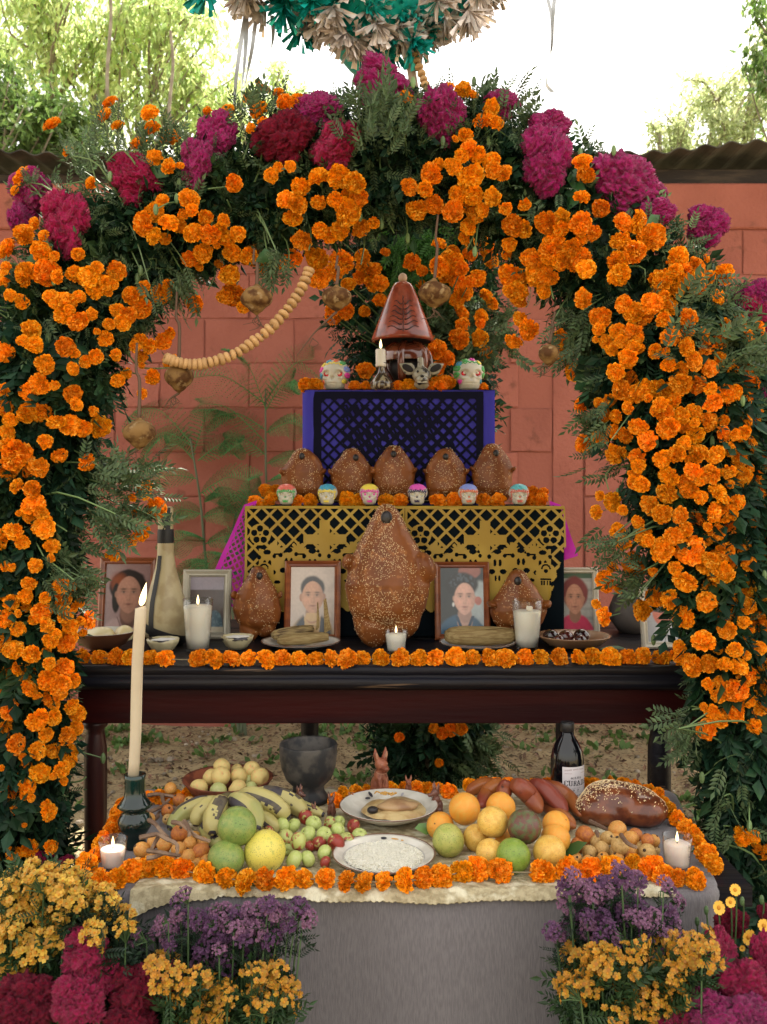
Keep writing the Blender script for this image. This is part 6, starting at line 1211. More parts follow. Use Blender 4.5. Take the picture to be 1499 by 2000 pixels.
# ------------------------------------------------------------------ low table: cloth, palm mat
LZ = .490
CLOTH = mat('grey_linen', (.175, .160, .168), .92, col2=(.130, .118, .126), ns=330, nlo=.3, nhi=.7, bump=.0012, bs=420, stretch=(1.6, 1, .16), sheen=.25)
FR, RE = 1.63, 2.20
xfl, xfr = at(158, 1, FR).x, at(1412, 1, FR).x; xrl, xrr = at(255, 1, RE).x, at(1318, 1, RE).x
def low_table():
    t = thing('low_table', 'low table draped to the ground in coarse grey linen, in front of the altar', 'table', ((xfl + xfr) / 2, 1.9, 0)); o = t.location
    # outline with rounded corners, sampled evenly
    cs = [(xfl, FR), (xfr, FR), (xrr, RE), (xrl, RE)]; pts = []; nrm_ = []
    for i in range(4):
        p0 = Vector(cs[i - 1]); p1 = Vector(cs[i]); p2 = Vector(cs[(i + 1) % 4]); a = (p0 - p1).normalized(); b = (p2 - p1).normalized(); R_ = .05
        for u in np.linspace(0, 1, 12):
            q = (p1 + a * R_) * (1 - u) ** 2 + p1 * 2 * u * (1 - u) + (p1 + b * R_) * u ** 2; pts.append(q)
        n = 110 if i % 2 == 0 else 50
        for u in np.linspace(0, 1, n)[1:-1]: pts.append((p1 + b * R_).lerp(p2 - b * R_, u))
    P = np.array([list(p) for p in pts]); m = len(P); T = np.roll(P, -1, 0) - np.roll(P, 1, 0); T /= np.linalg.norm(T, axis=1)[:, None]; N = np.stack([T[:, 1], -T[:, 0]], 1); L = np.concatenate([[0], np.cumsum(np.linalg.norm(np.diff(P, axis=0), axis=1))])
    rings = [(-.30, 0), (-.10, .0), (-.03, 0), (-.008, -.0006), (-.0015, -.004), (.002, -.011)] + [(.003, -.02 - .47 * u) for u in np.linspace(0, 1, 34)]; V = []
    for off, dz in rings:
        dp = max(0, -dz - .02) / .45
        fold = (.022 * np.sin(L * 19 + 1) * (.4 + .6 * np.sin(L * 4.1) ** 2) + .012 * np.sin(L * 9.3 + .6) + .012 * vnoise(np.stack([L * 1, L * 0, L * 0], 1), 5)) * dp ** .5 + .03 * dp; corner = np.exp(-((P[:, 0] - xfr) ** 2 + (P[:, 1] - FR) ** 2) / .006) * .03 * dp
        q = P + N * (off + fold + corner)[:, None]
        if off <= -.03: q = P + (np.array([[(xfl + xfr) / 2, 1.9]]) - P) * (-off / .62)
        V.append(np.concatenate([q, (LZ + dz + vnoise(np.concatenate([q, np.zeros((m, 1))], 1), 9) * .0012)[:, None]], 1))
    nr = len(rings); V = np.concatenate(V); V[:, 2] = np.maximum(V[:, 2], .004); i = np.arange(nr - 1)[:, None]; j = np.arange(m)[None]; j2 = (j + 1) % m
    f = np.stack([i * m + j, (i + 1) * m + j, (i + 1) * m + j2, i * m + j2], -1).reshape(-1, 4); V = np.concatenate([V, [[(xfl + xfr) / 2, 1.9, LZ]]]); c = len(V) - 1; tri = [[c, k, (k + 1) % m] for k in range(m)]
    V -= np.array([o[0], o[1], 0]); obj('tablecloth', MB().add(V, [f, tri]).mesh('cloth', CLOTH, True), t)
    obj('table_top', MB().box((xrl + .03 - o[0], FR + .03 - o[1], LZ - .04), (xrr - .03 - o[0], RE - .03 - o[1], LZ - .004)).mesh('top', WOOD), t)
    for sx in (xrl + .06, xrr - .10):
        for y in (FR + .06, RE - .1): obj('leg', MB().box((sx - o[0], y - o[1], 0), (sx + .04 - o[0], y + .04 - o[1], LZ - .04)).mesh('leg', WOOD), t)
low_table()
def palm_mat():
    MZ = LZ + .0045; x0, x1 = at(256, 1, FR).x, at(1320, 1, FR).x; y0, y1 = FR - .010, RE - .02; nx, ny = 330, 175
    t0 = Vector(((x0 + x1) / 2, 1.9, LZ)); xs = np.linspace(0, 1, nx); ys = np.linspace(0, 1, ny); U, W = np.meshgrid(xs, ys); tp = 1 - .10 * W
    X = (x0 + x1) / 2 + (U - .5) * (x1 - x0) * tp; Y = y0 + (y1 - y0) * W
    Y0 = Y + (.004 * np.sin(U * 7 + 1) + .0012 * np.sin(U * 31)) * (1 - W) ** 6
    Z = np.full_like(X, MZ); a, b = (X / .0125), (Y / .0125)
    tw = ((np.floor(a + b * 1.0) + 2 * np.floor(a * .5 - b * .5)) % 2); fr = np.abs(((a + b) % 1) - .5) + np.abs(((a - b) % 1) - .5)
    Z += .0011 * tw - .0011 * np.clip(fr - .35, 0, 1) + .0006 * vnoise(np.stack([X, Y, X * 0], -1), 60)
    ov = np.clip(FR + .004 - Y0, 0, 1); Z -= ov ** 1 * 1.1 + np.where(ov > 0, .0, 0)
    edge = np.clip(1 - W / .03, 0, 1); Z += .0018 * edge * (1 + .6 * np.sin(U * 560))
    # left front corner lifted by the cloth and folding over the edge
    cdist = np.clip(1 - ((U / .16) + (W / .10)), 0, 1); Y0 = Y0 - cdist * .016; Z = Z + .010 * np.clip(1 - U / .22, 0, 1) * np.clip(1 - W / .22, 0, 1) * np.sin(np.clip(U / .22, 0, 1) * 3.1) - .045 * np.clip((FR - .006 - Y0) / .02, 0, 1.2) * (U < .16)
    V = np.stack([X, Y0, Z], -1).reshape(-1, 3) - np.array(t0); i, j = np.meshgrid(np.arange(nx - 1), np.arange(ny - 1)); k = (j * nx + i).ravel()
    PM = mat('woven_palm', (.44, .37, .23), .75, col2=(.30, .245, .14), ns=60, bump=.0015, bs=240, col3=(.64, .59, .43), n3=22, lo3=.5, hi3=.65, stretch=(1, 1.6, 1))
    mb = MB().add(V, [np.stack([k, k + 1, k + nx + 1, k + nx], -1)]); me = mb.mesh('mat', PM, False)
    o = obj('palm_mat', me, None, t0, label='cream woven palm mat with a curled front left corner, spread on the grey cloth', cat='mat'); s = o.modifiers.new('s', 'SOLIDIFY'); s.thickness = .0025; s.offset = -1
palm_mat()
MZ = LZ + .006
garland('garland of marigold heads along the front edge of the palm mat', [(196, 1722, 21), (228, 1716, 20), (262, 1700, 20), (320, 1696, 21), (400, 1708, 22), (470, 1720, 22), (500, 1722, 24), (560, 1716, 22), (640, 1718, 20), (740, 1723, 20), (840, 1716, 21), (900, 1704, 23), (950, 1700, 22), (1010, 1706, 22), (1100, 1702, 24), (1190, 1698, 24), (1262, 1694, 24), (1300, 1712, 20), (1345, 1718, 18), (1372, 1714, 24)], MZ, 'garlands on the low table', seed=11, gaps=((243, 249), (1020, 1028), (982, 992)), lift=.001, rk=.95)
garland('garland of marigold heads running up the right side of the low table', [(1394, 1690, 22), (1380, 1668, 20), (1358, 1636, 19), (1336, 1612, 18), (1318, 1592, 17), (1302, 1575, 16), (1288, 1558, 15), (1262, 1544, 15)], MZ, 'garlands on the low table', seed=12)
garland('garland of marigold heads along the rear edge, behind the bottle and red bananas', [(1240, 1537, 15), (1180, 1534, 15), (1120, 1533, 15), (1040, 1533, 15), (960, 1533, 15), (905, 1535, 15)], MZ, 'garlands on the low table', seed=13)
garland('garland of marigold heads along the rear edge, among the clay animals', [(878, 1546, 15), (850, 1540, 13), (818, 1540, 14), (780, 1540, 14), (700, 1546, 14), (668, 1552, 15), (655, 1566, 15)], MZ, 'garlands on the low table', seed=14)
garland('garland of marigold heads behind the loquat twigs at the rear left', [(392, 1552, 14), (350, 1556, 15), (312, 1556, 16), (285, 1560, 15), (290, 1568, 15)], MZ, 'garlands on the low table', seed=15)
garland('garland of marigold heads running up the left side of the low table', [(158, 1712, 20), (170, 1690, 20), (188, 1670, 19), (198, 1650, 18), (212, 1628, 17), (226, 1612, 17), (232, 1588, 16), (240, 1566, 15)], MZ, 'garlands on the low table', seed=16)

# ------------------------------------------------------------------ fruit
def ground_d(py, rp, z): return (H0 - z) * F / (py - 960 + rp)
def fruit_mesh(name, m, dimple=.12, stretch=1.0, seed=0, low=.06, lump=.02, rough_top=True):
    n = 22; th = np.linspace(0, math.pi, n); pr = []
    for a in th:
        r = math.sin(a) * (1 + .04 * math.cos(a)); z = -math.cos(a) * stretch; z += dimple * math.exp(-((a) / .32) ** 2) - low * 0 - dimple * 1.1 * math.exp(-((math.pi - a) / .30) ** 2); pr.append((max(r, .001), z))
    me = MB().lathe(pr, 30).mesh(name, m, True); V = co(me); V *= (1 + lump * vnoise(V, 1.7, seed) + .006 * vnoise(V, 6, seed))[:, None]; setco(me, V); return me
def grad_mat(name, c1, c2, lo, hi, c3=None, rough=.35, speck=None, bump=.0006, coat=.1, ns=3.5):
    """colour blush across the fruit (the fruit's own colouring)"""
    m = mat(name, c1, rough, col2=c2, ns=ns, nlo=lo, nhi=hi, bump=bump, bs=30, coat=coat, obj=.08, col3=speck, n3=16, lo3=.59, hi3=.66, detail=5); return m
def put_fruit(name, label, cat, me, px, py, rp, z=None, lift=0, rot=(0, 0, 0), group=None, sq=(1, 1, 1), parent=None, proot=None, dy=0):
    z = MZ if z is None else z; d = (H0 - z - lift) * F / (py - 960 + rp * .92) + dy; r_ = rp * d / F; p = at(px, py, d)
    if parent is not None: return obj(name, me, parent, p - proot, rot, (r_ * sq[0], r_ * sq[1], r_ * sq[2]))
    return obj(name, me, None, p, rot, (r_ * sq[0], r_ * sq[1], r_ * sq[2]), label=label, cat=cat, group=group)
STUB = mat('brown_stub', (.06, .035, .02), .8)
def with_stub(me, top=.86, r=.09):
    V0 = co(me); mb = MB(); F4 = [list(p.vertices) for p in me.polygons]; mb.add(V0, [F4], 0); mb.ball((0, 0, top), (r, r, r * .7), 8, 5, 1); o = mb.mesh(me.name, [me.materials[0], STUB], True); return o
G_ = 'mangoes and oranges on the right of the mat'
def fruits():
    R = random.Random(5)
    mgn = with_stub(fruit_mesh('mango', grad_mat('green_mango', (.17, .26, .055), (.26, .30, .07), .35, .7, speck=(.08, .10, .03), rough=.4), .05, 1.05, 1)); mgy = with_stub(fruit_mesh('mango', grad_mat('yellow_mango', (.66, .56, .10), (.42, .42, .08), .55, .75, speck=(.25, .22, .06)), .05, 1.05, 2))
    mgd = with_stub(fruit_mesh('mango', grad_mat('dark_mango', (.10, .12, .045), (.14, .05, .035), .4, .6, speck=(.05, .05, .03)), .04, 1.03, 3)); mgl = with_stub(fruit_mesh('mango', grad_mat('lime_mango', (.19, .30, .035), (.25, .34, .05), .35, .7, speck=(.10, .12, .03)), .04, 1.03, 4))
    org = with_stub(fruit_mesh('orange', grad_mat('orange_peel', (.80, .33, .035), (.74, .38, .06), .4, .7, bump=.0012), .05, .98, 5, lump=.01), .9, .07); yel = with_stub(fruit_mesh('fruit', grad_mat('yellow_fruit', (.74, .47, .10), (.66, .36, .06), .35, .7, speck=(.40, .22, .06)), .06, 1.0, 6), .88, .07)
    spk = with_stub(fruit_mesh('fruit', grad_mat('speckled_green_fruit', (.46, .45, .11), (.34, .38, .08), .35, .7, speck=(.16, .14, .05)), .03, 1.08, 7), .95, .08)
    g = 'three big mangoes before the plantains'
    put_fruit('mango', 'green mango on top of the three, leaning on the plantains', 'mango', mgn, 464, 1614, 38, lift=.045, rot=(1.2, .5, .3), group=g)
    put_fruit('mango', 'green mango at the lower left of the three', 'mango', mgn, 442, 1677, 35, rot=(-.9, -.4, .8), group=g)
    put_fruit('mango', 'big yellow mango at the right of the three', 'mango', mgy, 518, 1663, 40, rot=(.4, -.3, 2), group=g)
    for nm, lab, me, x, y, r_, lf, cat in (('mango', 'speckled yellow green mango nearest the soup plate', spk, 876, 1641, 31, 0, 'mango'), ('orange', 'orange at the far left of the pile, behind the speckled mango', org, 860, 1613, 27, .0, 'orange'), ('orange', 'big orange at the upper left of the pile', org, 908, 1579, 31, .03, 'orange'),
                               ('orange', 'orange at the top of the pile, in front of the red bananas', org, 979, 1576, 29, .03, 'orange'), ('yellow_fruit', 'freckled yellow fruit lying on top, left of the dark mango', yel, 963, 1605, 30, .035, 'fruit'), ('yellow_fruit', 'yellow fruit between the speckled mango and the freckled one', yel, 931, 1636, 26, 0, 'fruit'), ('mango', 'dark purple green mango on top of the pile', mgd, 1025, 1614, 33, .036, 'mango'),
                               ('yellow_fruit', 'yellow fruit at the front of the pile, left of the lime green mango', yel, 957, 1665, 27, 0, 'fruit'), ('mango', 'lime green mango at the front of the pile', mgl, 1003, 1671, 33, 0, 'mango'), ('orange', 'pale orange behind, right of the dark mango', org, 1087, 1611, 27, .03, 'orange'), ('orange', 'deep orange at the right, above the big yellow fruit', org, 1086, 1638, 29, .012, 'orange'), ('yellow_fruit', 'big smooth yellow fruit at the front right of the pile', yel, 1073, 1664, 32, 0, 'fruit'), ('orange', 'orange half hidden in the middle behind the lime green mango', org, 990, 1640, 22, 0, 'orange')):
        put_fruit(nm, lab, cat, me, x, y, r_, lift=lf, rot=(R.uniform(-1.2, 1.2), R.uniform(-.8, .8), R.uniform(0, 6)), group=G_)
    # apples
    am = grad_mat('green_apple', (.42, .50, .13), (.50, .54, .20), .35, .7, rough=.3); ar = grad_mat('red_apple', (.30, .035, .022), (.46, .40, .12), .54, .66, rough=.28, ns=1.6); ab = grad_mat('blushed_apple', (.44, .47, .14), (.36, .07, .04), .50, .62, rough=.3, ns=1.5)
    A = [with_stub(fruit_mesh('apple', m, .22, .86, s), .66, .07) for m, s in ((am, 1), (ar, 2), (ab, 3))]
    L = [(553, 1612, 15, 0, .012, 'green apple at the left top of the apple heap, beside the green mango'), (574, 1612, 14, 0, .01, 'green apple with its stalk end showing, second in the top row of the apple heap'), (559, 1636, 16, 2, .010, 'blushed apple touching the yellow mango'), (583, 1643, 18, 2, .020, 'glossy half red half green apple in the middle left of the heap'), (601, 1630, 17, 0, .006, 'yellow green apple right behind the glossy half red one'), (613, 1608, 16, 0, .016, 'pale green apple at the top centre of the heap'),
         (598, 1596, 15, 1, .012, 'dark reddish apple next to the plantain tips'), (634, 1630, 16, 0, .008, 'brownish green apple in the centre of the heap'), (624, 1647, 15, 1, .0, 'dark red apple in the centre of the heap'), (634, 1666, 16, 0, 0, 'green apple at the front, above the tiny red one'), (636, 1684, 12, 1, 0, 'tiny red apple at the very front of the heap'), (657, 1646, 18, 1, .004, 'big orange red apple beside the rice plate'), (678, 1640, 16, 2, 0, 'red flushed green apple behind the big orange red one'),
         (661, 1621, 15, 0, .008, 'yellow green apple in the rear right of the heap'), (644, 1607, 13, 2, .004, 'small orange flushed apple at the rear of the heap'), (664, 1605, 12, 0, 0, 'small green apple at the rear edge of the heap'), (691, 1613, 14, 1, 0, 'red and green apple nearest the soup plate'), (703, 1632, 16, 0, 0, 'green apple at the right end of the heap'), (575, 1679, 18, 0, 0, 'large pale green apple at the front left of the heap'), (602, 1677, 16, 0, 0, 'green apple next to the large pale one in front'), (563, 1660, 11, 0, 0, 'dark green apple squeezed behind the large pale one'), (606, 1652, 11, 1, 0, 'small red apple hidden between the front apples'), (526, 1622, 10, 1, .02, 'small red apple peeking over the yellow mango')]
    for x, y, r_, k, lf, lab in L: put_fruit('apple', lab, 'apple', A[k], x, y, r_, lift=lf, rot=(R.uniform(-1.3, 1.3), R.uniform(-1, 1), R.uniform(0, 6)), group='small green and red apples heaped on the mat')
    # bowl of peaches
    PCH = with_stub(fruit_mesh('peach', grad_mat('peach_skin', (.60, .46, .17), (.66, .34, .14), .52, .72, rough=.6, coat=0, bump=.0004), .16, .9, 9), .7, .05); GRN = with_stub(fruit_mesh('guava', grad_mat('green_guava', (.42, .45, .16), (.50, .50, .22), .4, .7), .05, 1, 10), .92, .10)
    d = (H0 - MZ) * F / (1556 - 960); p = at(446, 1, d); Rb = 88 * d / F; t = thing('clay_bowl', 'low red clay bowl heaped with yellow peaches, behind the plantains', 'bowl', (p.x, d, MZ + .001))
    obj('bowl', MB().lathe([(.001, 0), (Rb * .55, 0), (Rb * .80, .014), (Rb * .98, .040), (Rb, .043), (Rb * .95, .042), (Rb * .76, .020), (Rb * .5, .010), (.001, .010)], 44).mesh('bowl', mat('terracotta', (.26, .075, .035), .6, col2=(.13, .035, .02), ns=40, bump=.0008, bs=60), True), t)
    c = d
    for x, y, r_, dd, k, lab in ((389, 1539, 18, -.035, 0, 'orange tinged peach at the left front of the clay bowl'), (427, 1545, 17, -.05, 1, 'green guava at the front of the clay bowl'), (464, 1541, 19, -.045, 0, 'blushing peach at the front of the clay bowl'), (491, 1538, 12, -.03, 1, 'small green guava at the right of the clay bowl'), (412, 1518, 17, .0, 0, 'peach in the left of the clay bowl, behind the double one'), (432, 1516, 19, -.015, 0, 'pale yellow peach near the centre of the clay bowl'), (467, 1516, 17, .0, 0, 'rosy peach in the centre of the clay bowl'), (434, 1497, 17, .02, 0, 'topmost yellow peach of the clay bowl'), (492, 1503, 17, .025, 0, 'yellow peach at the top right of the clay bowl'), (508, 1518, 19, .0, 0, 'large peach at the right side of the clay bowl'), (463, 1503, 12, .05, 0, 'peach half hidden at the back of the clay bowl'), (486, 1524, 12, 0.01, 1, 'little guava wedged behind the large right peach')):
        dd = d + dd; s = r_ * dd / F; obj('peach' if k == 0 else 'guava', PCH if k == 0 else GRN, None, at(x, y, dd), (R.uniform(-1.2, 1.2), R.uniform(-1, 1), R.uniform(0, 6)), (s, s, s), label=lab, cat='peach' if k == 0 else 'guava', group='fruit in the clay bowl')
    # loquat sprigs: fruits and twigs
    LQ = [with_stub(fruit_mesh('loquat', grad_mat(n_, a, b, .4, .68, speck=(.22, .09, .03), rough=.5, coat=0, bump=.0004), .08, 1.05, s), .98, .20) for n_, a, b, s in (('loquat_skin', (.60, .30, .07), (.56, .22, .04), 11), ('ripe_loquat_skin', (.50, .17, .03), (.36, .10, .03), 12), ('pale_loquat_skin', (.56, .36, .13), (.44, .26, .08), 13))]
    TWG = mat('grey_twig', (.26, .17, .11), .8, bump=.0015, bs=60, col2=(.14, .08, .05), ns=20)
    def sprig(lab, items, twigs, s, x0, y0, kinds, tz=.02):
        it = [(x0 + a / s, y0 + b / s, c_ / s, lf) for a, b, c_, lf in items]; x, y, r_, _ = it[0]; root = on(x, y + r_, MZ); root.z = MZ; t = thing('loquat_sprig', lab, 'loquats', root, 'loquat sprigs')
        for k, (x, y, r_, lf) in enumerate(it): put_fruit('loquat', None, None, LQ[kinds[k % len(kinds)]], x, y, r_, lift=lf, rot=(R.uniform(-1.3, 1.3), R.uniform(-1.3, 1.3), R.uniform(0, 6)), parent=t, proot=root, sq=(1.1, 1.1, 1.12))
        for tw, lf in twigs:
            P = [(x0 + a / s, y0 + b / s) for a, b in tw]; Q = [on(x, y, MZ + lf) - root for x, y in P]; obj('twig', MB().tube(spline(Q, 14), np.linspace(.0042, .0028, 14) * np.array([1, 1.15] * 7), 6).mesh('twig', TWG), t)
    sprig('loquats on a bent grey twig beside the green candle holder, at the rear', [(333, 465, 46, 0), (415, 385, 44, .005), (350, 300, 40, .02), (490, 405, 42, 0), (330, 525, 36, 0), (195, 520, 38, .03), (440, 350, 26, 0)], [([(180, 352), (250, 340), (300, 347), (380, 360), (440, 375)], .02), ([(290, 347), (300, 400), (350, 440), (440, 440)], .02), ([(200, 470), (290, 430), (340, 380)], .02), ([(260, 500), (230, 530), (270, 470)], .01)], 3.7475, 240, 1460, [1, 1, 0, 2, 2, 0])
    sprig('heap of loquats with thick twigs at the left front of the mat', [(140, 750, 53, .006), (415, 630, 56, .03), (305, 710, 50, .02), (410, 745, 50, .015), (490, 705, 45, .02), (575, 762, 58, .01), (585, 700, 42, .015), (225, 690, 42, .02), (485, 800, 50, .006), (430, 830, 40, 0), (490, 880, 44, 0), (550, 850, 38, 0), (612, 830, 46, 0), (345, 845, 46, 0), (255, 835, 46, 0), (110, 850, 42, 0), (215, 790, 38, 0), (300, 790, 40, 0), (380, 800, 38, 0), (530, 650, 35, .01), (640, 790, 30, 0)],
          [([(125, 660), (190, 645), (260, 635), (320, 670), (370, 690), (400, 715), (400, 765)], .075), ([(190, 530), (240, 560), (280, 610), (330, 655)], .06), ([(180, 755), (260, 765), (340, 780), (420, 790)], .055), ([(360, 545), (430, 560), (480, 600), (540, 650), (635, 685)], .07), ([(450, 540), (480, 580), (490, 640)], .075), ([(270, 640), (240, 690), (215, 735)], .065), ([(175, 810), (240, 800), (300, 775)], .05)], 3.7475, 240, 1460, [0, 1, 0, 0, 0, 1, 0, 0, 0, 2, 2, 0])
    sprig('heap of loquats with a thin twig at the right front of the mat', [(375, 1190, 56, 0), (345, 965, 70, .012), (290, 1042, 56, 0), (270, 1155, 48, 0), (380, 1100, 52, .004), (450, 1020, 54, .01), (530, 985, 50, .024), (610, 920, 66, .02), (630, 1045, 66, .022), (600, 1000, 46, .014), (720, 990, 56, .018), (755, 960, 50, .018), (855, 1005, 48, .024), (905, 1010, 46, .018), (855, 1105, 66, .004), (905, 1085, 46, 0), (800, 1065, 46, .006), (725, 1095, 46, .004), (482, 1070, 54, .008), (497, 1155, 50, 0), (610, 1165, 56, 0), (735, 1172, 60, 0), (675, 1130, 42, .003), (440, 960, 26, .012), (560, 1105, 40, 0)],
          [([(385, 850), (450, 880), (520, 915), (560, 940)], .03), ([(640, 960), (680, 1015), (720, 1045), (765, 1062)], .055), ([(440, 935), (450, 970)], .05)], 4.164, 1060, 1400, [0, 1, 1, 0, 2, 2, 2, 0, 2, 0])
    obj('green_leaf', MB().add([[-.03, 0, 0], [-.01, -.014, .004], [.02, -.012, .012], [.035, 0, .016], [.018, .012, .010], [-.01, .012, .003]], [[[0, 1, 2, 5]], [[5, 2, 3, 4]]]).mesh('leaf', mat('broad_leaf', (.04, .12, .035)), True), None, on(1110, 1668, MZ + .012), (.5, -.3, -.4), 1.3, label='dark green leaf between the yellow fruit and the right loquats', cat='leaf')
    obj('green_leaf', MB().add([[-.03, 0, 0], [-.01, -.014, .004], [.02, -.012, .012], [.035, 0, .016], [.018, .012, .010], [-.01, .012, .003]], [[[0, 1, 2, 5]], [[5, 2, 3, 4]]]).mesh('leaf', mat('light_leaf', (.12, .26, .07), .4), True), None, on(828, 1622, MZ + .012), (.7, .4, .9), 1.1, label='light green leaf between the soup plate and the speckled mango', cat='leaf')
    # plantains
    PLT = mat('plantain_skin', (.42, .36, .13), .45, col2=(.06, .05, .04), ns=16, nlo=.66, nhi=.70, bump=.0008, bs=30, col3=(.32, .32, .11), n3=8, lo3=.5, hi3=.6, detail=4, coat=.05); SPOT = mat('black_banana_streak', (.035, .028, .035), .5, col2=(.10, .08, .05), ns=40); RBN = mat('red_banana_skin', (.20, .034, .018), .42, col2=(.32, .10, .02), ns=5, nlo=.45, nhi=.65, col3=(.03, .014, .012), n3=26, lo3=.63, hi3=.68, bump=.0006, bs=30, coat=.1)
    def hand(lab, cat, fingers, m, s, x0, y0, rp, crown, group=None):
        cp = on(x0 + crown[0] / s, y0 + crown[1] / s, MZ + crown[2]); root = Vector((cp.x, cp.y, MZ)); t = thing('banana_bunch', lab, cat, root, group)
        for pts, lifts, rr in fingers:
            rr = rr * (.86 if m is RBN else 1)
            Q = [on(x0 + a / s, y0 + b / s, MZ + l) - root for (a, b), l in zip(pts, lifts)]; sp_ = spline(Q, 20); u = np.linspace(0, 1, 20); d = root.y + sp_[10][1]; R_ = rr * d / F
            rad = R_ * np.interp(u, [0, .05, .14, .3, .6, .82, .93, .98, 1], [.30, .34, .72, .97, 1, .86, .50, .24, .16]); mb = MB(); mb.tube(sp_, rad, 28)
            me = mb.mesh('banana', [m, SPOT], True); V = co(me); ring = np.arange(len(V)) % 28; n20 = 20 * 28; c_ = np.repeat(sp_, 28, 0); k = .045 * np.cos(ring[:n20] / 28 * 2 * math.pi * 5); V[:n20] += (V[:n20] - c_) * k[:, None]; setco(me, V)
            if m is PLT:                                       # black streaks along the ribs
                r3 = np.random.default_rng(len(t.children) + 4); up = V[:n20].reshape(20, 28, 3)[10]; k0 = int(np.argmax(up[:, 2] - .6 * up[:, 1] + r3.normal(0, .004, 28))) + r3.integers(-3, 4)
                for pl in me.polygons:
                    if len(pl.vertices) == 4:
                        v0 = min(pl.vertices); i0, j0 = v0 // 28, v0 % 28
                        if (j0 - k0) % 28 < (1 + 3 * r3.random() + (3 if 4 < i0 < 9 else 0)) and 3 < i0 < 15 or i0 > 17 or (r3.random() < .012): pl.material_index = 1
            obj('banana', me, t)
        obj('crown', MB().ball((0, 0, crown[2]), (.022, .018, .014), 12, 8).mesh('crown', mat('dark_crown', (.10, .08, .03), .8), True), t); return t
    hand('hand of pale yellow green plantains with black streaks, left centre of the mat', 'plantains', [
        ([(700, 395), (560, 420), (430, 490), (335, 600)], [.05, .055, .04, .022], 17), ([(720, 390), (640, 420), (560, 490), (535, 580)], [.055, .065, .05, .03], 17), ([(740, 385), (700, 430), (660, 520), (655, 640)], [.06, .075, .06, .04], 20), ([(790, 390), (860, 400), (950, 470), (985, 610)], [.065, .08, .07, .05], 21),
        ([(840, 370), (960, 360), (1110, 420), (1220, 520)], [.06, .075, .06, .035], 21), ([(880, 360), (1080, 345), (1240, 400), (1340, 490)], [.05, .055, .04, .025], 19), ([(700, 420), (620, 560), (680, 680), (740, 740)], [.03, .03, .02, .017], 17), ([(900, 420), (1010, 500), (1080, 560), (1150, 610)], [.03, .04, .03, .017], 16), ([(900, 380), (1150, 380), (1330, 440), (1480, 495)], [.025, .03, .022, .014], 13)], PLT, 3.7475, 240, 1460, 17, (770, 380, .05))
    hand('bunch of stubby red bananas behind the oranges', 'bananas', [
        ([(530, 340), (570, 350), (610, 390), (655, 455)], [.06, .07, .05, .03], 22), ([(600, 335), (660, 350), (710, 395), (765, 460)], [.055, .06, .045, .025], 21), ([(640, 335), (720, 355), (780, 400), (828, 470)], [.04, .045, .03, .02], 18), ([(500, 335), (460, 345), (420, 380), (395, 430)], [.05, .05, .035, .03], 19), ([(510, 335), (500, 350), (495, 380), (500, 410)], [.06, .06, .05, .03], 18), ([(480, 335), (420, 335), (375, 350), (335, 375)], [.03, .035, .03, .02], 16), ([(640, 400), (700, 440), (750, 480), (800, 520)], [.02, .02, .018, .016], 18)], RBN, 2.204, 760, 1380, 20, (565, 335, .045))
fruits()

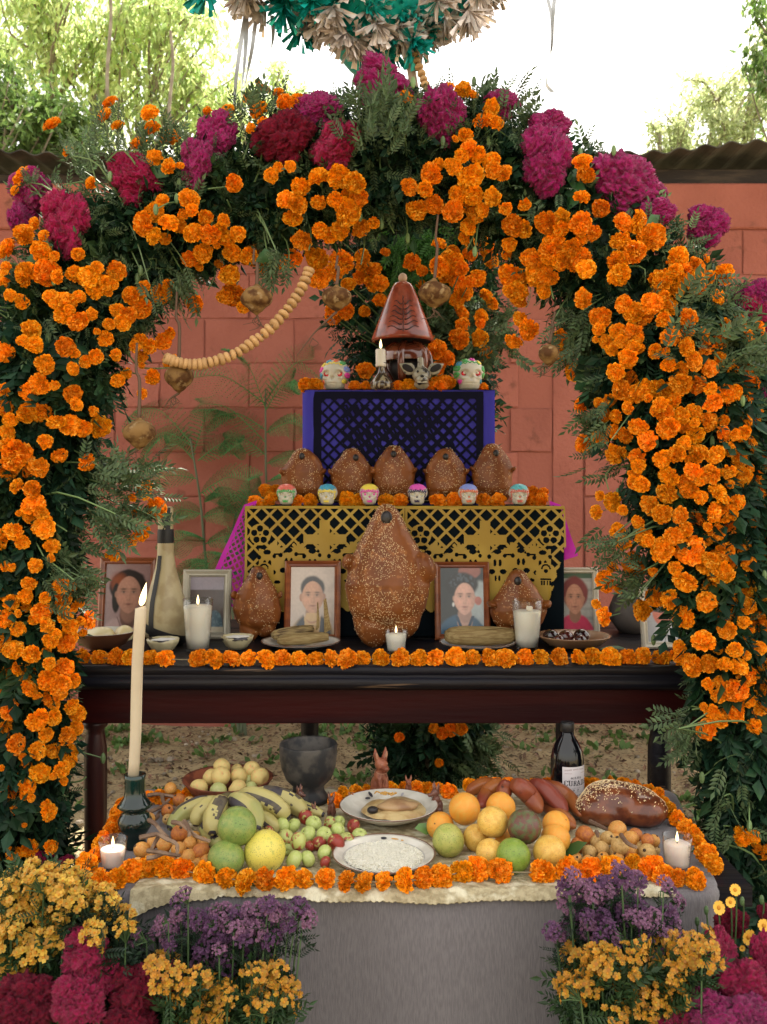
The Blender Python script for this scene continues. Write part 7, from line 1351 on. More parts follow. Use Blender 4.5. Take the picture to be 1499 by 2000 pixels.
# ------------------------------------------------------------------ plates, bread, candles, pots, clay animals
def lower_items():
    t, p, R, d = plate('white rimmed soup plate with a yellow stew and a painted flower', 760, 1598, 96, MZ, 'bowl', 'soup_plate', group='plates on the low table', depth=.026)
    ST_ = mat('stew_noodle', (.56, .42, .20), .45, col2=(.42, .27, .11), ns=30, bump=.003, bs=80, coat=.3)
    me = MB().lathe([(R * .66, .0165), (R * .60, .0225), (R * .4, .026), (.001, .027)], 48).mesh('stew', ST_, True); V = co(me); V[:, 2] += vnoise(V, 70, 3) * .0022 + vnoise(V, 25, 5) * .002; V[:, 0] += .01; setco(me, V); obj('stew', me, t)
    MT = mat('stewed_meat', (.40, .25, .12), .5, col2=(.25, .13, .06), ns=20, bump=.0015, bs=60, coat=.2); me = MB().ball((0, 0, 0), (R * .42, R * .24, .011), 24, 12).mesh('meat', MT, True); V = co(me); V += nrm(me) * (vnoise(V, 50, 1) * .003)[:, None]; setco(me, V); obj('meat', me, t, (.018, -.012, .030), (0, 0, .1))
    obj('olive', MB().ball((0, 0, 0), (.012, .010, .008), 12, 8).mesh('olive', RAISIN, True), t, (-.034, -.040, .030)); mb = MB()
    rr = random.Random(2)
    for k in range(10): a = rr.uniform(0, 6.3); c = Vector((.0 + rr.gauss(-.005, .010), .062 + rr.gauss(0, .006), .0300)); mb.tube(spline([c, c + Vector((math.cos(a), math.sin(a) * .5, .3)) * .010, c + Vector((math.cos(a + 1.2), math.sin(a + 1.2) * .5, .1)) * .018], 7), .0016, 5)
    obj('noodle', mb.mesh('noodle', mat('gold_noodle', (.55, .30, .07), .4)), t, kind='stuff')
    def paint(t, x, y, z, w_, h, a, c, nm): me = MB().lathe([(.001, 0), (1, 0)], 10).mesh('print', mat('print_' + nm, c, .3)); obj('painted_leaf', me, t, (x, y, z), (.42, 0, a), (w_, h, 1))
    paint(t, -.040, .072, .0262, .004, .009, .5, (.03, .03, .04), 'black'); paint(t, -.046, .060, .0218, .006, .004, .2, (.03, .03, .04), 'black'); paint(t, .030, .074, .0257, .003, .006, -.4, (.30, .30, .32), 'grey')
    t, p, R, d = plate('flat white plate of boiled rice with a thin brown rim', 750, 1685, 100, MZ, 'flat', 'rice_plate', group='plates on the low table')
    RI = mat('boiled_rice', (.78, .74, .62), .55, sss=.2, isl=.08); me = MB().lathe([(R * .74, .009), (R * .66, .014), (R * .4, .019), (.001, .020)], 40).mesh('rice', RI, True); V = co(me); V[:, 2] += vnoise(V, 60, 3) * .002; setco(me, V); obj('rice_mound', me, t)
    g = MB(); g.ball((0, 0, 0), (.32, .32, 1), 5, 4); gv, gf = g.arrays(); n = 5200; a = rng.uniform(0, 6.3, n); q = np.sqrt(rng.uniform(0, 1, n)) * R * .76; P = np.stack([q * np.cos(a), q * np.sin(a), np.interp(q, [0, R * .4, R * .66, R * .76], [.0205, .0195, .0145, .0095]) + rng.uniform(0, .002, n)], -1)
    P[:, 2] += vnoise(P, 60, 3) * .0015; obj('rice_grains', MB().scatter(gv, [np.concatenate(v) for v in gf.values()], frames(P, rng.normal(0, 1, (n, 3)) * [1, 1, .3], None, rng.uniform(.0020, .0030, n))).mesh('grains', RI), t, kind='stuff')
    mb = MB(); a = np.linspace(0, 6.283, 49); mb.tube([(R * .80 * math.cos(x), R * .80 * math.sin(x), .0112) for x in a], .0004, 4, cap=False); obj('inner_line', mb.mesh('line', mat('grey_line', (.25, .25, .27), .4)), t)
    paint(t, .0, R * .86, .0146, .006, .0035, 0, (.03, .03, .04), 'black'); paint(t, .022, R * .83, .0140, .008, .002, -.3, (.50, .26, .05), 'ochre'); paint(t, .034, R * .78, .0135, .006, .002, -.6, (.50, .26, .05), 'ochre')
    # sesame bread lying down
    b = on(1221, 1612, MZ); hwid = 81 * b.y / F; t = thing('sesame_bread', 'glossy oval sesame bread lying at the rear right of the low table', 'bread', (b.x, b.y + .045, MZ))
    m = MB(); m.ball((0, 0, .030), (hwid, .062, .042), 30, 16); m.ball((-.02, -.012, .040), (hwid * .72, .052, .042), 26, 14); m.ball((.040, -.026, .026), (.052, .048, .036), 20, 12); m.ball((-.045, -.022, .026), (.056, .048, .036), 20, 12); m.ball((hwid * .9, .02, .024), (.02, .02, .012), 12, 8)
    me = fuse(m, .0032, 5, 'dough', mat('shiny_bread', (.17, .045, .014), .3, col2=(.09, .02, .007), ns=34, bump=.0015, bs=40, coat=.3)); V = co(me); V[:, 2] = np.maximum(V[:, 2], 0.0); V += nrm(me) * (vnoise(V, 20, 2) * .003)[:, None] * (V[:, 2:3] > .004); setco(me, V); obj('dough', me, t)
    N = nrm(me); V = co(me); k = np.where(N[:, 2] > .15)[0]; pr = (V[k, 2] > .02) * np.exp(-((V[k, 1] - .005) / .042) ** 2) * (.6 + (V[k, 0] < -.01)) + 1e-4; pr /= pr.sum(); q = rng.choice(k, 1500, p=pr); s_ = MB(); s_.ball((0, 0, 0), (.45, .3, 1), 5, 4); SV, SF = s_.arrays()
    obj('sesame_seeds', MB().scatter(SV, [np.concatenate(v) for v in SF.values()], frames(V[q] + N[q] * .0006, np.cross(N[q], rng.normal(0, 1, (1500, 3))), None, rng.uniform(.0015, .0021, 1500))).mesh('seeds', SEED), t, kind='stuff')
    # bottle
    d = (H0 - MZ) * F / (1560 - 960); p = at(1108.5, 1, d); k = d / F; t = thing('bottle', 'dark glass bottle with a white paper label, behind the red bananas', 'bottle', (p.x, d, MZ), rot=(0, 0, 0)); R = 32.5 * k; yb = 1563.; Z = lambda y: (yb - y) * k
    BG = mat('black_glass', (.003, .003, .005), .08, coat=.25, spec=.5)
    obj('bottle', MB().lathe([(.001, 0), (R * .9, .0), (R, .004), (R, Z(1500)), (R * .99, Z(1484)), (R * .90, Z(1468)), (R * .72, Z(1454)), (R * .52, Z(1444)), (R * .40, Z(1438)), (R * .38, Z(1430)), (.001, Z(1429))], 48).mesh('bottle', BG, True), t)
    obj('cap', MB().lathe([(R * .40, Z(1431)), (R * .42, Z(1430)), (R * .42, Z(1415)), (R * .39, Z(1413)), (.001, Z(1413))], 36, rfn=lambda a, zz: 1 + .012 * np.cos(a * 24)).mesh('cap', mat('black_cap', (.012, .012, .014), .35), True), t)
    # label: paper with its print
    lw, lh = 172, 262; img = np.ones((lh, lw, 3)) * lin((214, 206, 208))
    G3 = {'A': '010101111101101', 'B': '110101110101110', 'C': '011100100100011', 'D': '110101101101110', 'E': '111100110100111', 'G': '011100101101011', 'H': '101101111101101', 'I': '111010010010111', 'J': '011001001101010', 'L': '100100100100111', 'M': '101111111101101', 'N': '110101101101101', 'O': '010101101101010', 'P': '110101110100100', 'Q': '010101101010001', 'R': '110101110101101', 'S': '011100010001110', 'T': '111010010010010', 'U': '101101101101111', 'X': '101101010101101', 'Y': '101101010010010', 'Z': '111001010100111', '0': '010101101101010', '7': '111001010010010', ' ': '0' * 15, '%': '101001010100101', '4': '101101111001001', '5': '111100110001110', 'V': '101101101101010'}
    def text(s, cx, y, sc, col, arc=0):
        x = cx - len(s) * 2 * sc
        for ch in s:
            yy = y + arc * ((x + 1.5 * sc - lw / 2) / lw * 2) ** 2
            for i in range(5):
                for j in range(3):
                    if G3.get(ch, '0' * 15)[i * 3 + j] == '1': img[int(yy + i * sc):int(yy + (i + 1) * sc), int(x + j * sc):int(x + (j + 1) * sc)] = col
            x += 4 * sc
    def smudge(cx, y, sc, col, arc, words):                # rows of marks too small to read
        r = random.Random(int(y)); x = cx - (sum(words) + len(words) - 1) * 1.6 * sc
        for wd in words:
            for q in range(wd):
                yy = y + arc * ((x - lw / 2) / lw * 2) ** 2
                img[int(yy):int(yy + 4.4 * sc), int(x):int(x + 1.0 * sc)] = col; j = int(yy + r.choice((0, 1.8, 3.6)) * sc); img[j:j + max(1, int(sc * .8)), int(x):int(x + 2.2 * sc)] = col; x += 3.2 * sc
            x += 3.2 * sc
    INK = np.array(lin((38, 34, 42))); RD = np.array(lin((120, 62, 66)))
    SL = {'C': ['.#####.#', '##...###', '##....##', '##......', '##......', '##......', '##......', '##....##', '##...##.', '.#####..'], 'U': ['####.####', '.##...##.', '.##...##.', '.##...##.', '.##...##.', '.##...##.', '.##...##.', '.##...##.', '.##...##.', '..#####..'], 'R': ['######..', '.##..##.', '.##..##.', '.##..##.', '.#####..', '.##.##..', '.##..##.', '.##..##.', '.##..##.', '####..##'],
          'A': ['...##....', '..###....', '..####...', '.##.##...', '.##.##...', '.##..##..', '.######..', '##...##..', '##....##.', '####.####'], 'D': ['#######..', '.##..###.', '.##...##.', '.##...##.', '.##...##.', '.##...##.', '.##...##.', '.##...##.', '.##..###.', '#######..'], 'O': ['..####..', '.##..##.', '##....##', '##....##', '##....##', '##....##', '##....##', '##....##', '.##..##.', '..####..']}
    yy, xx = np.mgrid[0:lh, 0:lw]; rr_ = np.hypot(xx - 88, (yy - 132)); img[(np.abs(rr_ - 74) < 1.0) & (yy > 108)] = lin((90, 84, 92)); img[(np.abs(yy - 182) < 1) & (np.abs(xx - 84) < 62)] = lin((110, 104, 110))
    for q in range(12):
        a = math.pi + q * math.pi / 11; ln_ = np.abs((xx - 88) * math.sin(a) - (yy - 108) * math.cos(a)); img[(ln_ < .7) & (rr_ > 44) & (rr_ < 66) & (yy < 108)] = lin((130, 120, 126))
    smudge(86, 14, 2.0, RD, 12, (7, 6, 7)); text('ALEJTO', 88, 72, 3, INK)
    x = 12
    for ch in 'CURADO':
        g_ = SL[ch]; s2 = 3.0
        for i, row in enumerate(g_):
            for j, v in enumerate(row):
                if v == '#': img[int(98 + i * 3.8):int(98 + (i + 1) * 3.8), int(x + j * s2):int(x + (j + 1) * s2)] = INK
        x += (len(g_[0]) + .6) * s2
    text('0 7', 86, 160, 3.6, lin((80, 74, 82))); smudge(90, 204, 2.6, INK, -8, (6, 2, 5)); smudge(90, 148, 1.6, lin((150, 140, 146)), 0, (5, 6)); smudge(90, 224, 1.3, lin((140, 130, 136)), -4, (8, 7))
    img[46:48, 14:60] = lin((150, 100, 100)); img[46:48, 120:160] = lin((150, 100, 100))
    x0a, x1a = math.asin((1093.5 - 1108.5) / 32.5), math.asin((1139 - 1108.5) / 33.2); aa = np.linspace(x0a, x1a, lw + 1); zz = np.linspace(Z(1492), Z(1561.5), lh + 1); A_, ZZ = np.meshgrid(aa, zz); Rl = R + .0005; Vv = np.stack([Rl * np.sin(A_), -Rl * np.cos(A_), ZZ], -1)
    Vq = np.stack([Vv[:-1, :-1], Vv[1:, :-1], Vv[1:, 1:], Vv[:-1, 1:]], 2).reshape(-1, 3); cols = np.repeat(np.concatenate([img.reshape(-1, 3), np.ones((lh * lw, 1))], 1), 4, 0); obj('label', mesh_np('label', Vq, [np.arange(lh * lw * 4).reshape(-1, 4)], [mat('paper_print', (1, 1, 1), .6, attr='print')], None, True, cols), t)
    # taper in green glazed holder
    d = (H0 - LZ) * F / (1655 - 960); k = d / F; p = at(264, 1, d); t = thing('candlestick', 'dark green glazed clay candlestick holding the tall ivory taper', 'candlestick', (p.x, d, LZ + .002)); Z = lambda y: (1662 - y) * k
    GG = mat('green_glaze', (.003, .012, .011), .14, spec=.4, coat=.5, col2=(.006, .024, .020), ns=16, bump=.0012, bs=35)
    obj('body', MB().lathe([(.001, 0), (21 * k, 0), (22 * k, Z(1655)), (18 * k, Z(1645)), (24 * k, Z(1634)), (32 * k, Z(1622)), (33 * k, Z(1610)), (26 * k, Z(1597)), (20 * k, Z(1592)), (30 * k, Z(1586)), (34 * k, Z(1582)), (29 * k, Z(1576)), (22 * k, Z(1566)), (19.5 * k, Z(1552)), (19.5 * k, Z(1530)), (21 * k, Z(1521)), (18 * k, Z(1521)), (15 * k, Z(1528)), (.001, Z(1530))], 44, rfn=lambda a, zz: 1 + .008 * np.sin(zz * 900)).mesh('body', GG, True), t)
    bt = at(260, 1528, d); tp = at(275, 1186, d - .012); t = thing('taper_candle', 'tall slightly leaning ivory taper candle, lit', 'candle', bt); v = tp - bt
    obj('wax', MB().tube([(0, 0, 0)] + [v * u + Vector((.0015 * math.sin(u * 7), 0, 0)) for u in (.12, .3, .5, .7, .9, .992)] + [v], [.0105, .0106, .0107, .0108, .0110, .0112, .0112, .0095], 24).mesh('wax', WAXC, True), t)
    flame(t, v + Vector((.001, 0, 0)), .047, .22)
    # glass votives
    WX2 = mat('pinkish_wax', (.80, .66, .58), .45, sss=.4)
    glass('short ribbed glass with a burning candle at the left front corner of the low table', 221, 1641, 1706, 28, 22, LZ, .70, True, group='short candle glasses on the low table', ribs=12, waxm=WX2, fh=.020)
    tg, pg, kg, zt, R1 = glass('short faceted glass with a burning candle at the right end of the low table', 1323, 1635, 1706, 29, 24, LZ, .78, True, group='short candle glasses on the low table', ribs=8, waxm=WX2, fh=.020)
    bar = MB(); rr2 = random.Random(4); zc = zt * .48
    for q in range(14):
        z_ = zc + q * .0022; w2 = rr2.choice((.0005, .0009, .0013)); V = []
        for a in (.52, .66, .80): V += [(R1 * .97 * math.sin(a), -R1 * .97 * math.cos(a), z_), (R1 * .97 * math.sin(a), -R1 * .97 * math.cos(a), z_ + w2)]
        bar.add(V, [[[0, 2, 3, 1], [2, 4, 5, 3]]])
    obj('barcode', bar.mesh('bars', mat('print_black', (.03, .03, .04), .3)), tg)
    # black pedestal bowl
    d = (H0 - LZ) * F / (1570 - 960) ; k = d / F; p = at(603, 1, d); Z = lambda y: (1572 - y) * k; t = thing('censer_bowl', 'black clay pedestal bowl standing behind the plantains', 'bowl', (p.x, d, MZ + .001))
    obj('bowl', MB().lathe([(.001, 0), (38 * k, 0), (39 * k, Z(1564)), (31 * k, Z(1552)), (30 * k, Z(1542)), (44 * k, Z(1528)), (53 * k, Z(1505)), (56 * k, Z(1480)), (56.5 * k, Z(1462)), (55 * k, Z(1459)), (52 * k, Z(1462)), (50 * k, Z(1490)), (38 * k, Z(1520)), (.001, Z(1528))], 48, rfn=lambda a, zz: 1 + .006 * np.sin(a * 3 + zz * 40)).mesh('bowl', mat('black_clay', (.022, .022, .024), .55, spec=.3, col2=(.07, .062, .055), ns=28, bump=.0012, bs=30), True), t)
    # clay animals
    CD = mat('burnished_clay', (.30, .10, .05), .45, col2=(.19, .055, .028), ns=60, bump=.0006, bs=60); CD2 = mat('brown_clay_animal', (.17, .065, .042), .4, col2=(.10, .04, .03), ns=14, bump=.0006, bs=60, coat=.1)
    def dog(lab, x, yt, yb, m, rz, snout=0, kind='sit', d=None, lines=False):
        d = d or (H0 - MZ) * F / (yb - 960); h = (yb - yt) * d / F; p = at(x, 1, d); s = h / 10.; t = thing('clay_animal', lab, 'clay figure', (p.x, d, MZ + .001), 'little clay animals', (0, 0, rz)); b = MB()
        if kind == 'sit':
            b.ball((0, .3, 2.2), (1.75, 1.7, 2.3), 16, 12); b.ball((0, -.3, 4.2), (1.45, 1.3, 1.7), 16, 10); b.ball((-1.2, .1, 1.0), (.85, 1.4, 1.1), 12, 8); b.ball((1.2, .1, 1.0), (.85, 1.4, 1.1), 12, 8)
            for sx in (-1, 1): b.tube([(sx * .75, -1.1, 4.0), (sx * .72, -1.5, 2.0), (sx * .7, -1.6, .3)], [.55, .45, .42], 8); b.ball((sx * .7, -1.85, .22), (.42, .6, .3), 8, 6); b.ball((sx * 1.3, -1.0, .25), (.45, .9, .3), 8, 6)
            hz = 6.6; b.ball((0, -.6, hz), (1.35, 1.4, 1.3), 16, 10); b.tube([(0, -.6, 5.2), (0, -.6, 6)], [1.0, 1.0], 8); b.tube([(0, -1.3, hz - .25), (0, -2.9 - snout, hz - .55)], [.85, .55], 10); b.ball((0, -3.0 - snout, hz - .4), (.42, .3, .3), 8, 6)
            for sx in (-1, 1): b.tube([(sx * .75, -.4, hz + .8), (sx * 1.15, -.3, hz + 2.0), (sx * 1.25, -.25, hz + 3.3)], [.62, .52, .12], 10)
        me = fuse(b, .17, 3, 'animal', m); setco(me, co(me) * s); obj('body', me, t); hz = 6.6
        for sx in (-1, 1):
            obj('ear_hollow', MB().ball((0, 0, 0), (.30 * s, .10 * s, .8 * s), 10, 8).mesh('hollow', mat('pale_clay', (.36, .17, .10), .6), True), t, (sx * 1.1 * s, -.82 * s, (hz + 1.75) * s), (0, sx * .15, 0)); obj('eye', MB().ball((0, 0, 0), (.2 * s, .12 * s, .13 * s), 8, 6).mesh('eye', mat('pale_clay', (.36, .17, .10), .6), True), t, (sx * .62 * s, -1.80 * s, (hz + .28) * s))
        if lines:
            pc = mat('pale_clay', (.36, .17, .10), .6)
            for sx in (-1, 0, 1): obj('incised_line', MB().tube(spline([(sx * .62 * s, -1.62 * s, 5.0 * s), (sx * .75 * s, -1.66 * s, 4.2 * s), (sx * .6 * s, -1.72 * s, 3.0 * s)], 8), .05 * s, 5).mesh('line', pc), t)
            obj('collar', MB().lathe([(1.2 * s, 0), (1.27 * s, .1 * s), (1.2 * s, .2 * s)], 20).mesh('collar', pc, True), t, (0, -.55 * s, 5.1 * s), (.25, 0, 0))
        return t
    dog('large red clay dog sitting upright behind the soup plate', 742, 1459, 1556, CD, .55, lines=True)
    dog('small brown clay animal with upright ears left of the soup plate', 648, 1546, 1592, CD2, -.2); dog('tiny clay animal whose head shows above the left rim of the soup plate', 686, 1546, 1578, CD, -.1)
    dog('small clay animal at the foot of the black bowl, looking right', 583, 1532, 1586, CD2, 1.1); dog('tiny clay animal next to the plantain tip', 612, 1566, 1602, CD2, .9)
    dog('small smooth clay animal behind the soup plate, beside the large dog', 798, 1513, 1556, CD, .1); dog('small brown clay animal at the right rim of the soup plate, looking up left', 854, 1527, 1588, CD2, -1.0, .5)
lower_items()

# ------------------------------------------------------------------ flowers standing in front of the low table
def floret(n, cup, seed, r0=.1, broad=.42):
    V = []; f = []
    for k in range(n):
        a = k * 2 * math.pi / n; c, s = math.cos(a), math.sin(a); i = len(V)
        for (r, w_, z) in ((r0, .12, 0), (.6, broad, cup * .6), (1, broad * .75, cup)): V += [(r * c - w_ * s, r * s + w_ * c, z), (r * c + w_ * s, r * s - w_ * c, z)]
        f += [[i, i + 1, i + 3, i + 2], [i + 2, i + 3, i + 5, i + 4]]
    return np.array(V), [np.array(f)]
YEL = mat('yellow_petal', (.50, .27, .025), .55, tl=.25, isl=.3, hue=.012, col2=(.60, .36, .05), ns=40); ORG = mat('ochre_petal', (.46, .22, .018), .55, tl=.25, isl=.3, hue=.015); PUR = mat('purple_petal', (.10, .035, .095), .6, tl=.2, isl=.4, hue=.02); PUR2 = mat('mauve_petal', (.20, .085, .155), .6, tl=.2, isl=.4, hue=.02); CEN = mat('flower_centre', (.50, .20, .010), .7)
def cluster(seed, n, R, fl, fr, mats, dome=.7, stemm=1, cen=False):
    """umbel: florets on fine stalks from one point; +Z outward, base at origin"""
    r = np.random.default_rng(seed); a = r.uniform(0, 6.3, n); q = np.sqrt(r.uniform(0, 1, n)); P = np.stack([q * np.cos(a) * R, q * np.sin(a) * R, R * 1.2 + R * dome * (1 - q * q) * .7 + r.normal(0, R * .12, n)], -1)
    Z = P + [0, 0, R * .8] + r.normal(0, R * .5, (n, 3)); mb = MB(); V, Fs = fl; mb.scatter(V, Fs, frames(P, Z, r.uniform(0, 6, n), r.uniform(.75, 1.2, n) * fr), 0)
    if cen:
        c = MB(); c.ball((0, 0, .12), (.34, .34, .25), 6, 4); cv, cf = c.arrays(); mb.scatter(cv, [np.concatenate(v) for v in cf.values()], frames(P, Z, None, np.full(n, fr)), 2)
    for k in range(0, n, 2 if n > 24 else 1):
        p = P[k]; mb.tube([(0, 0, 0), p * .5 + [0, 0, R * .1], p], .0009, 3, 1, cap=False)
    return mb.mesh('cluster', mats)
FL5, FL6 = floret(5, .25, 1), floret(6, .35, 2, broad=.34)
YC = [cluster(s, 17, .023, FL5, .0064, [YEL, STEM, CEN], cen=True) for s in range(3)]; OC = [cluster(s + 5, 15, .021, FL5, .0054, [ORG, STEM, CEN], cen=True) for s in range(3)]
PC = [cluster(s + 9, 52, .017, FL6, .0032, [PUR if s % 2 == 0 else PUR2, STEM], 1.0) for s in range(4)]
def bouquet(label, cat, fam, spots, d, leaf, seed, name, base_px, group=None, depth=.06, leafsz=.045, nleaf=300, lrect=None, face=(0, -.7, .8), s0=1.0, kinds=(2, 2, 0)):
    """spots: (px, py) cluster centres, all standing on stems that rise from the ground at base_px"""
    r = np.random.default_rng(seed); root = Vector((at(base_px, 1, d + .05).x, d + .05, 0)); t = thing(name, label, cat, root, group); mb = MB(); lm = MB()
    for k, (x, y) in enumerate(spots):
        dd = d + r.uniform(-depth, depth); p = at(x, y, dd) - root; f = Vector(face) + Vector((r.normal(0, .35) + (x - base_px) / 300, r.normal(0, .3), r.normal(0, .25))); obj('flower_cluster', fam[k % len(fam)], t, p - f.normalized() * .024 * s0, head_rot(f, r.uniform(0, 6)), r.uniform(.8, 1.15) * s0)
        q = p - f.normalized() * .024 * s0; b = Vector((p.x * .25 + r.normal(0, .02), r.normal(0, .02), 0)); m_ = Vector((q.x * .75 + b.x * .25, q.y, q.z * .62)); mb.tube(spline([b, m_, q], 9), np.linspace(.0028, .0012, 9), 4)
        for u in (.55, .72, .85, .93): 
            pt = b * (1 - u) ** 2 + m_ * 2 * u * (1 - u) + q * u * u
            n = 3; leafmass(lm, np.array([list(pt)] * n), r.normal(0, .7, (n, 3)) + [0, -.2, .5], leafsz, int(x + k), kinds)
    if lrect:
        x0, x1, y0, y1 = lrect; n = nleaf; P = np.array([list(at(r.uniform(x0, x1), r.uniform(y0, y1), d + r.uniform(-.02, .10))) for _ in range(n)]) - np.array(root); leafmass(lm, P, r.normal(0, .5, (n, 3)) + [0, -.35, .75], leafsz, seed, kinds)
    # lower growth down to the ground
    n = 260; w_ = (lrect[1] - lrect[0]) / 2 * d / F if lrect else .12; P = np.stack([r.uniform(-w_, w_, n), r.uniform(-.05, .1, n), r.uniform(.02, .42, n)], -1); leafmass(lm, P, r.normal(0, .5, (n, 3)) + [0, -.2, .8], leafsz * 1.15, seed + 1, kinds)
    obj('stem', mb.mesh('stems', STEM), t, kind='stuff'); obj('foliage', lm.mesh('foliage', leaf), t, kind='stuff'); return t
DLF = mat('dark_bush_foliage', (.014, .034, .017), .5, tl=.3, isl=.5, hue=.02); GLF = mat('narrow_green_foliage', (.030, .068, .022), .5, tl=.3, isl=.4, hue=.02)
def poly_spots(polys, n, seed, mind=14):
    r = np.random.default_rng(seed); o = []; tries = 0
    while len(o) < n and tries < 20000:
        tries += 1; x0, x1, y0, y1 = polys[r.integers(0, len(polys))]; a = r.uniform(0, 6.3); q = math.sqrt(r.uniform(0, 1)); x = (x0 + x1) / 2 + (x1 - x0) / 2 * q * math.cos(a); y = (y0 + y1) / 2 + (y1 - y0) / 2 * q * math.sin(a)
        if all(math.hypot(x - a_, y - b_) > mind for a_, b_ in o): o.append((x, y))
    return o
def front_flowers():
    bouquet('big bush of small yellow flowers at the lower left corner', 'flowers', YC, poly_spots([(10, 170, 1700, 1800), (-20, 150, 1750, 1860), (80, 170, 1760, 1830), (-20, 90, 1820, 1900), (30, 130, 1705, 1770)], 80, 1, 15), 1.50, GLF, 1, 'flower_bush', 70, 'flower bouquets at the foot of the low table', lrect=(-20, 160, 1720, 1990), nleaf=800)
    bouquet('sprig of small yellow flowers before the left corner of the grey cloth', 'flowers', YC, poly_spots([(170, 215, 1745, 1800), (190, 250, 1770, 1850), (180, 230, 1810, 1840)], 16, 2, 15), 1.47, DLF, 2, 'flower_bush', 205, 'flower bouquets at the foot of the low table', lrect=(150, 240, 1790, 1960), nleaf=300, s0=.85)
    bouquet('loose bouquet of purple statice flowers, left of the centre', 'flowers', PC, poly_spots([(290, 560, 1775, 1860), (350, 540, 1770, 1880), (300, 380, 1790, 1850), (470, 570, 1765, 1840)], 62, 3, 19) + [(345, 1755), (358, 1745), (278, 1838), (265, 1830), (592, 1782), (604, 1795), (585, 1770), (228, 1868), (238, 1880), (330, 1895), (445, 1893), (382, 1885), (400, 1905), (505, 1770), (525, 1765)], 1.50, DLF, 3, 'flower_bouquet', 420, 'flower bouquets at the foot of the low table', leafsz=.03, nleaf=90, s0=.85, lrect=(320, 520, 1860, 2000), kinds=(2, 2, 2))
    bouquet('orange yellow flowers under the left purple bouquet', 'flowers', OC, poly_spots([(330, 470, 1905, 2010), (500, 570, 1900, 1985), (300, 350, 1880, 1960), (480, 540, 1880, 1930), (340, 440, 1950, 2020)], 40, 4, 15), 1.44, GLF, 4, 'flower_bouquet', 430, 'flower bouquets at the foot of the low table', lrect=(350, 560, 1940, 2040), nleaf=200)
    bouquet('dense bouquet of purple statice flowers, right of the centre', 'flowers', PC, poly_spots([(1100, 1250, 1720, 1800), (1120, 1290, 1750, 1850), (1150, 1240, 1740, 1860), (1190, 1290, 1780, 1845)], 50, 5, 17) + [(1210, 1700), (1222, 1712), (1240, 1716), (1255, 1720), (1120, 1712), (1105, 1730), (1300, 1722), (1312, 1735), (1328, 1760), (1306, 1785), (1312, 1800), (1078, 1818), (1090, 1822), (1112, 1808), (1240, 1868), (1250, 1880), (1228, 1875)], 1.50, DLF, 5, 'flower_bouquet', 1200, 'flower bouquets at the foot of the low table', leafsz=.03, nleaf=90, s0=.85, lrect=(1130, 1280, 1840, 1990), kinds=(2, 2, 2))
    bouquet('bushy bouquet of orange yellow flowers at the lower right, under the purple ones', 'flowers', OC, poly_spots([(1110, 1340, 1870, 1960), (1100, 1180, 1900, 1950), (1200, 1370, 1840, 1930), (1180, 1330, 1890, 2000), (1270, 1400, 1830, 1890), (1120, 1200, 1850, 1900)], 78, 6, 14), 1.44, GLF, 6, 'flower_bouquet', 1240, 'flower bouquets at the foot of the low table', lrect=(1110, 1350, 1900, 2040), nleaf=560)
    bouquet('few pink dry statice sprigs between the yellow flowers and the red cockscombs', 'flowers', [PC[1], PC[3]], [(1310, 1850), (1322, 1862), (1300, 1868), (1340, 1840)], 1.47, DLF, 7, 'flower_bouquet', 1320, 'flower bouquets at the foot of the low table', leafsz=.03, lrect=(1290, 1350, 1880, 1990), nleaf=40)
    # cockscomb bunches
    def combs(label, spots, d, base, seed):
        r = np.random.default_rng(seed); root = Vector((at(base, 1, d + .04).x, d + .04, 0)); t = thing('cockscomb_bunch', label, 'cockscomb flowers', root, 'cockscomb bunches at the foot of the low table'); mb = MB(); lm = MB()
        for k, (x, y, rx, ry, fam, dy) in enumerate(spots):
            dd = d + dy; p = at(x, y, dd) - root; obj('cockscomb', fam[(k + seed) % 4], t, p, (r.normal(-.2, .15), r.normal(0, .25), r.uniform(-.6, .6)), (rx * dd / F, rx * dd / F * .85, ry * dd / F * 1.15)); mb.tube(spline([p, Vector((p.x * .7, p.y + .01, p.z * .5)), Vector((p.x * .3, 0, 0))], 8), .007, 7)
        xs = [s[0] for s in spots]; n = 420; w0, w1 = at(min(xs) - 60, 1, d).x - root.x, at(max(xs) + 60, 1, d).x - root.x; P = np.stack([r.uniform(w0, w1, n), r.uniform(.0, .12, n), r.uniform(.02, .40, n)], -1); leafmass(lm, P, r.normal(0, .6, (n, 3)) + [0, -.3, .5], .055, seed, (1, 0, 0))
        obj('stalk', mb.mesh('stalks', STEM), t, kind='stuff'); obj('foliage', lm.mesh('foliage', DLF), t, kind='stuff')
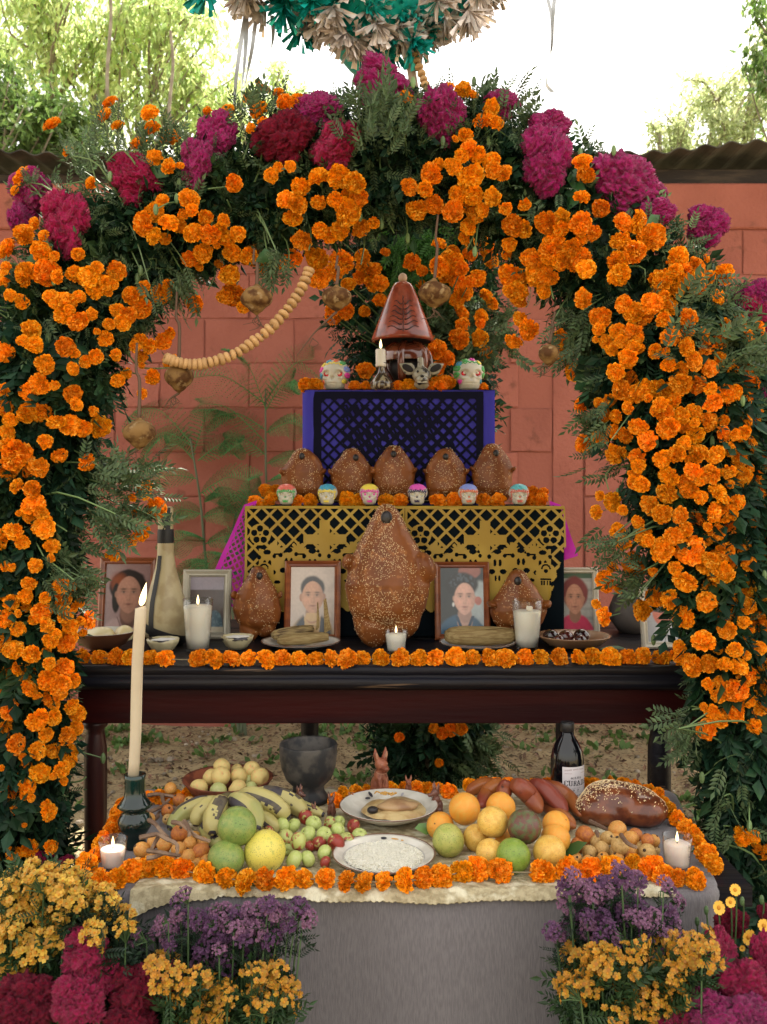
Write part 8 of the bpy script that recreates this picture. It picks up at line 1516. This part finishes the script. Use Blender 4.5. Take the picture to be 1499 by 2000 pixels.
    combs('bunch of crimson and wine cockscombs at the lower left corner', [(162, 1870, 58, 52, CC, 0), (60, 1952, 66, 48, CCD, -.02), (150, 1962, 60, 52, CC, -.04), (15, 1990, 50, 40, CCD, -.04), (255, 1945, 60, 48, CCD, -.01), (305, 1915, 50, 42, CCD, .0), (255, 2010, 60, 45, CCD, -.03), (200, 1905, 46, 38, CC, .0)], 1.44, 150, 1)
    combs('bunch of magenta cockscombs at the lower right corner', [(1400, 1862, 42, 50, CC, .03), (1345, 1925, 50, 44, CC, .02), (1452, 1925, 56, 48, CC, .0), (1385, 1985, 60, 44, CCP, -.03), (1310, 2005, 56, 38, CC, -.02), (1470, 1992, 56, 46, CCP, -.04), (1430, 1800, 34, 24, CCD, .12), (1390, 1905, 40, 40, CCD, .04), (1500, 1860, 34, 40, CC, .03), (1500, 1790, 20, 24, CCD, .1)], 1.44, 1410, 2)
    # few single yellow flowers
    SF = floret(7, .15, 3, .15, .40); mb = MB(); mb.add(SF[0], SF[1], 0); mb.ball((0, 0, .05), (.34, .34, .16), 10, 6, 1); fm = mb.mesh('blossom', [mat('golden_petal', (.90, .50, .06), .5, tl=.2), CEN], True)
    d = 1.52; root = Vector((at(1440, 1, d).x, d, 0)); t = thing('wild_daisy_stems', 'thin stems with single golden yellow blossoms at the right of the grey cloth', 'flowers', root); st = MB()
    for x, y, r_ in ((1436, 1738, 11), (1427, 1762, 10), (1404, 1773, 13), (1462, 1830, 15), (1492, 1808, 12), (1498, 1838, 12), (1470, 1880, 10), (1484, 1876, 7), (1450, 1852, 6), (1497, 1990, 16), (1440, 1990, 8)):
        p = at(x, y, d) - root; f = Vector((random.gauss(0, .35), -1, random.gauss(.25, .25))); s = r_ * d / F; obj('blossom', fm, t, p, head_rot(f, random.uniform(0, 6)), s); st.tube(spline([p + Vector((0, .003, -.002)), p + Vector((.01, .02, -.05)), Vector((p.x * .4, .02, p.z * .5)), Vector((p.x * .2, 0, 0))], 10), .0014, 4)
    for x, y in ((1488, 1757), (1450, 1760), (1380, 1778), (1362, 1800)):
        p = at(x, y, d) - root; st.ball(p, (.004, .004, .008), 7, 5); st.tube(spline([p, p + Vector((.01, .02, -.04)), Vector((p.x * .4, .02, p.z * .5))], 8), .0013, 4)
    obj('stem', st.mesh('stems', STEM), t, kind='stuff')
front_flowers()
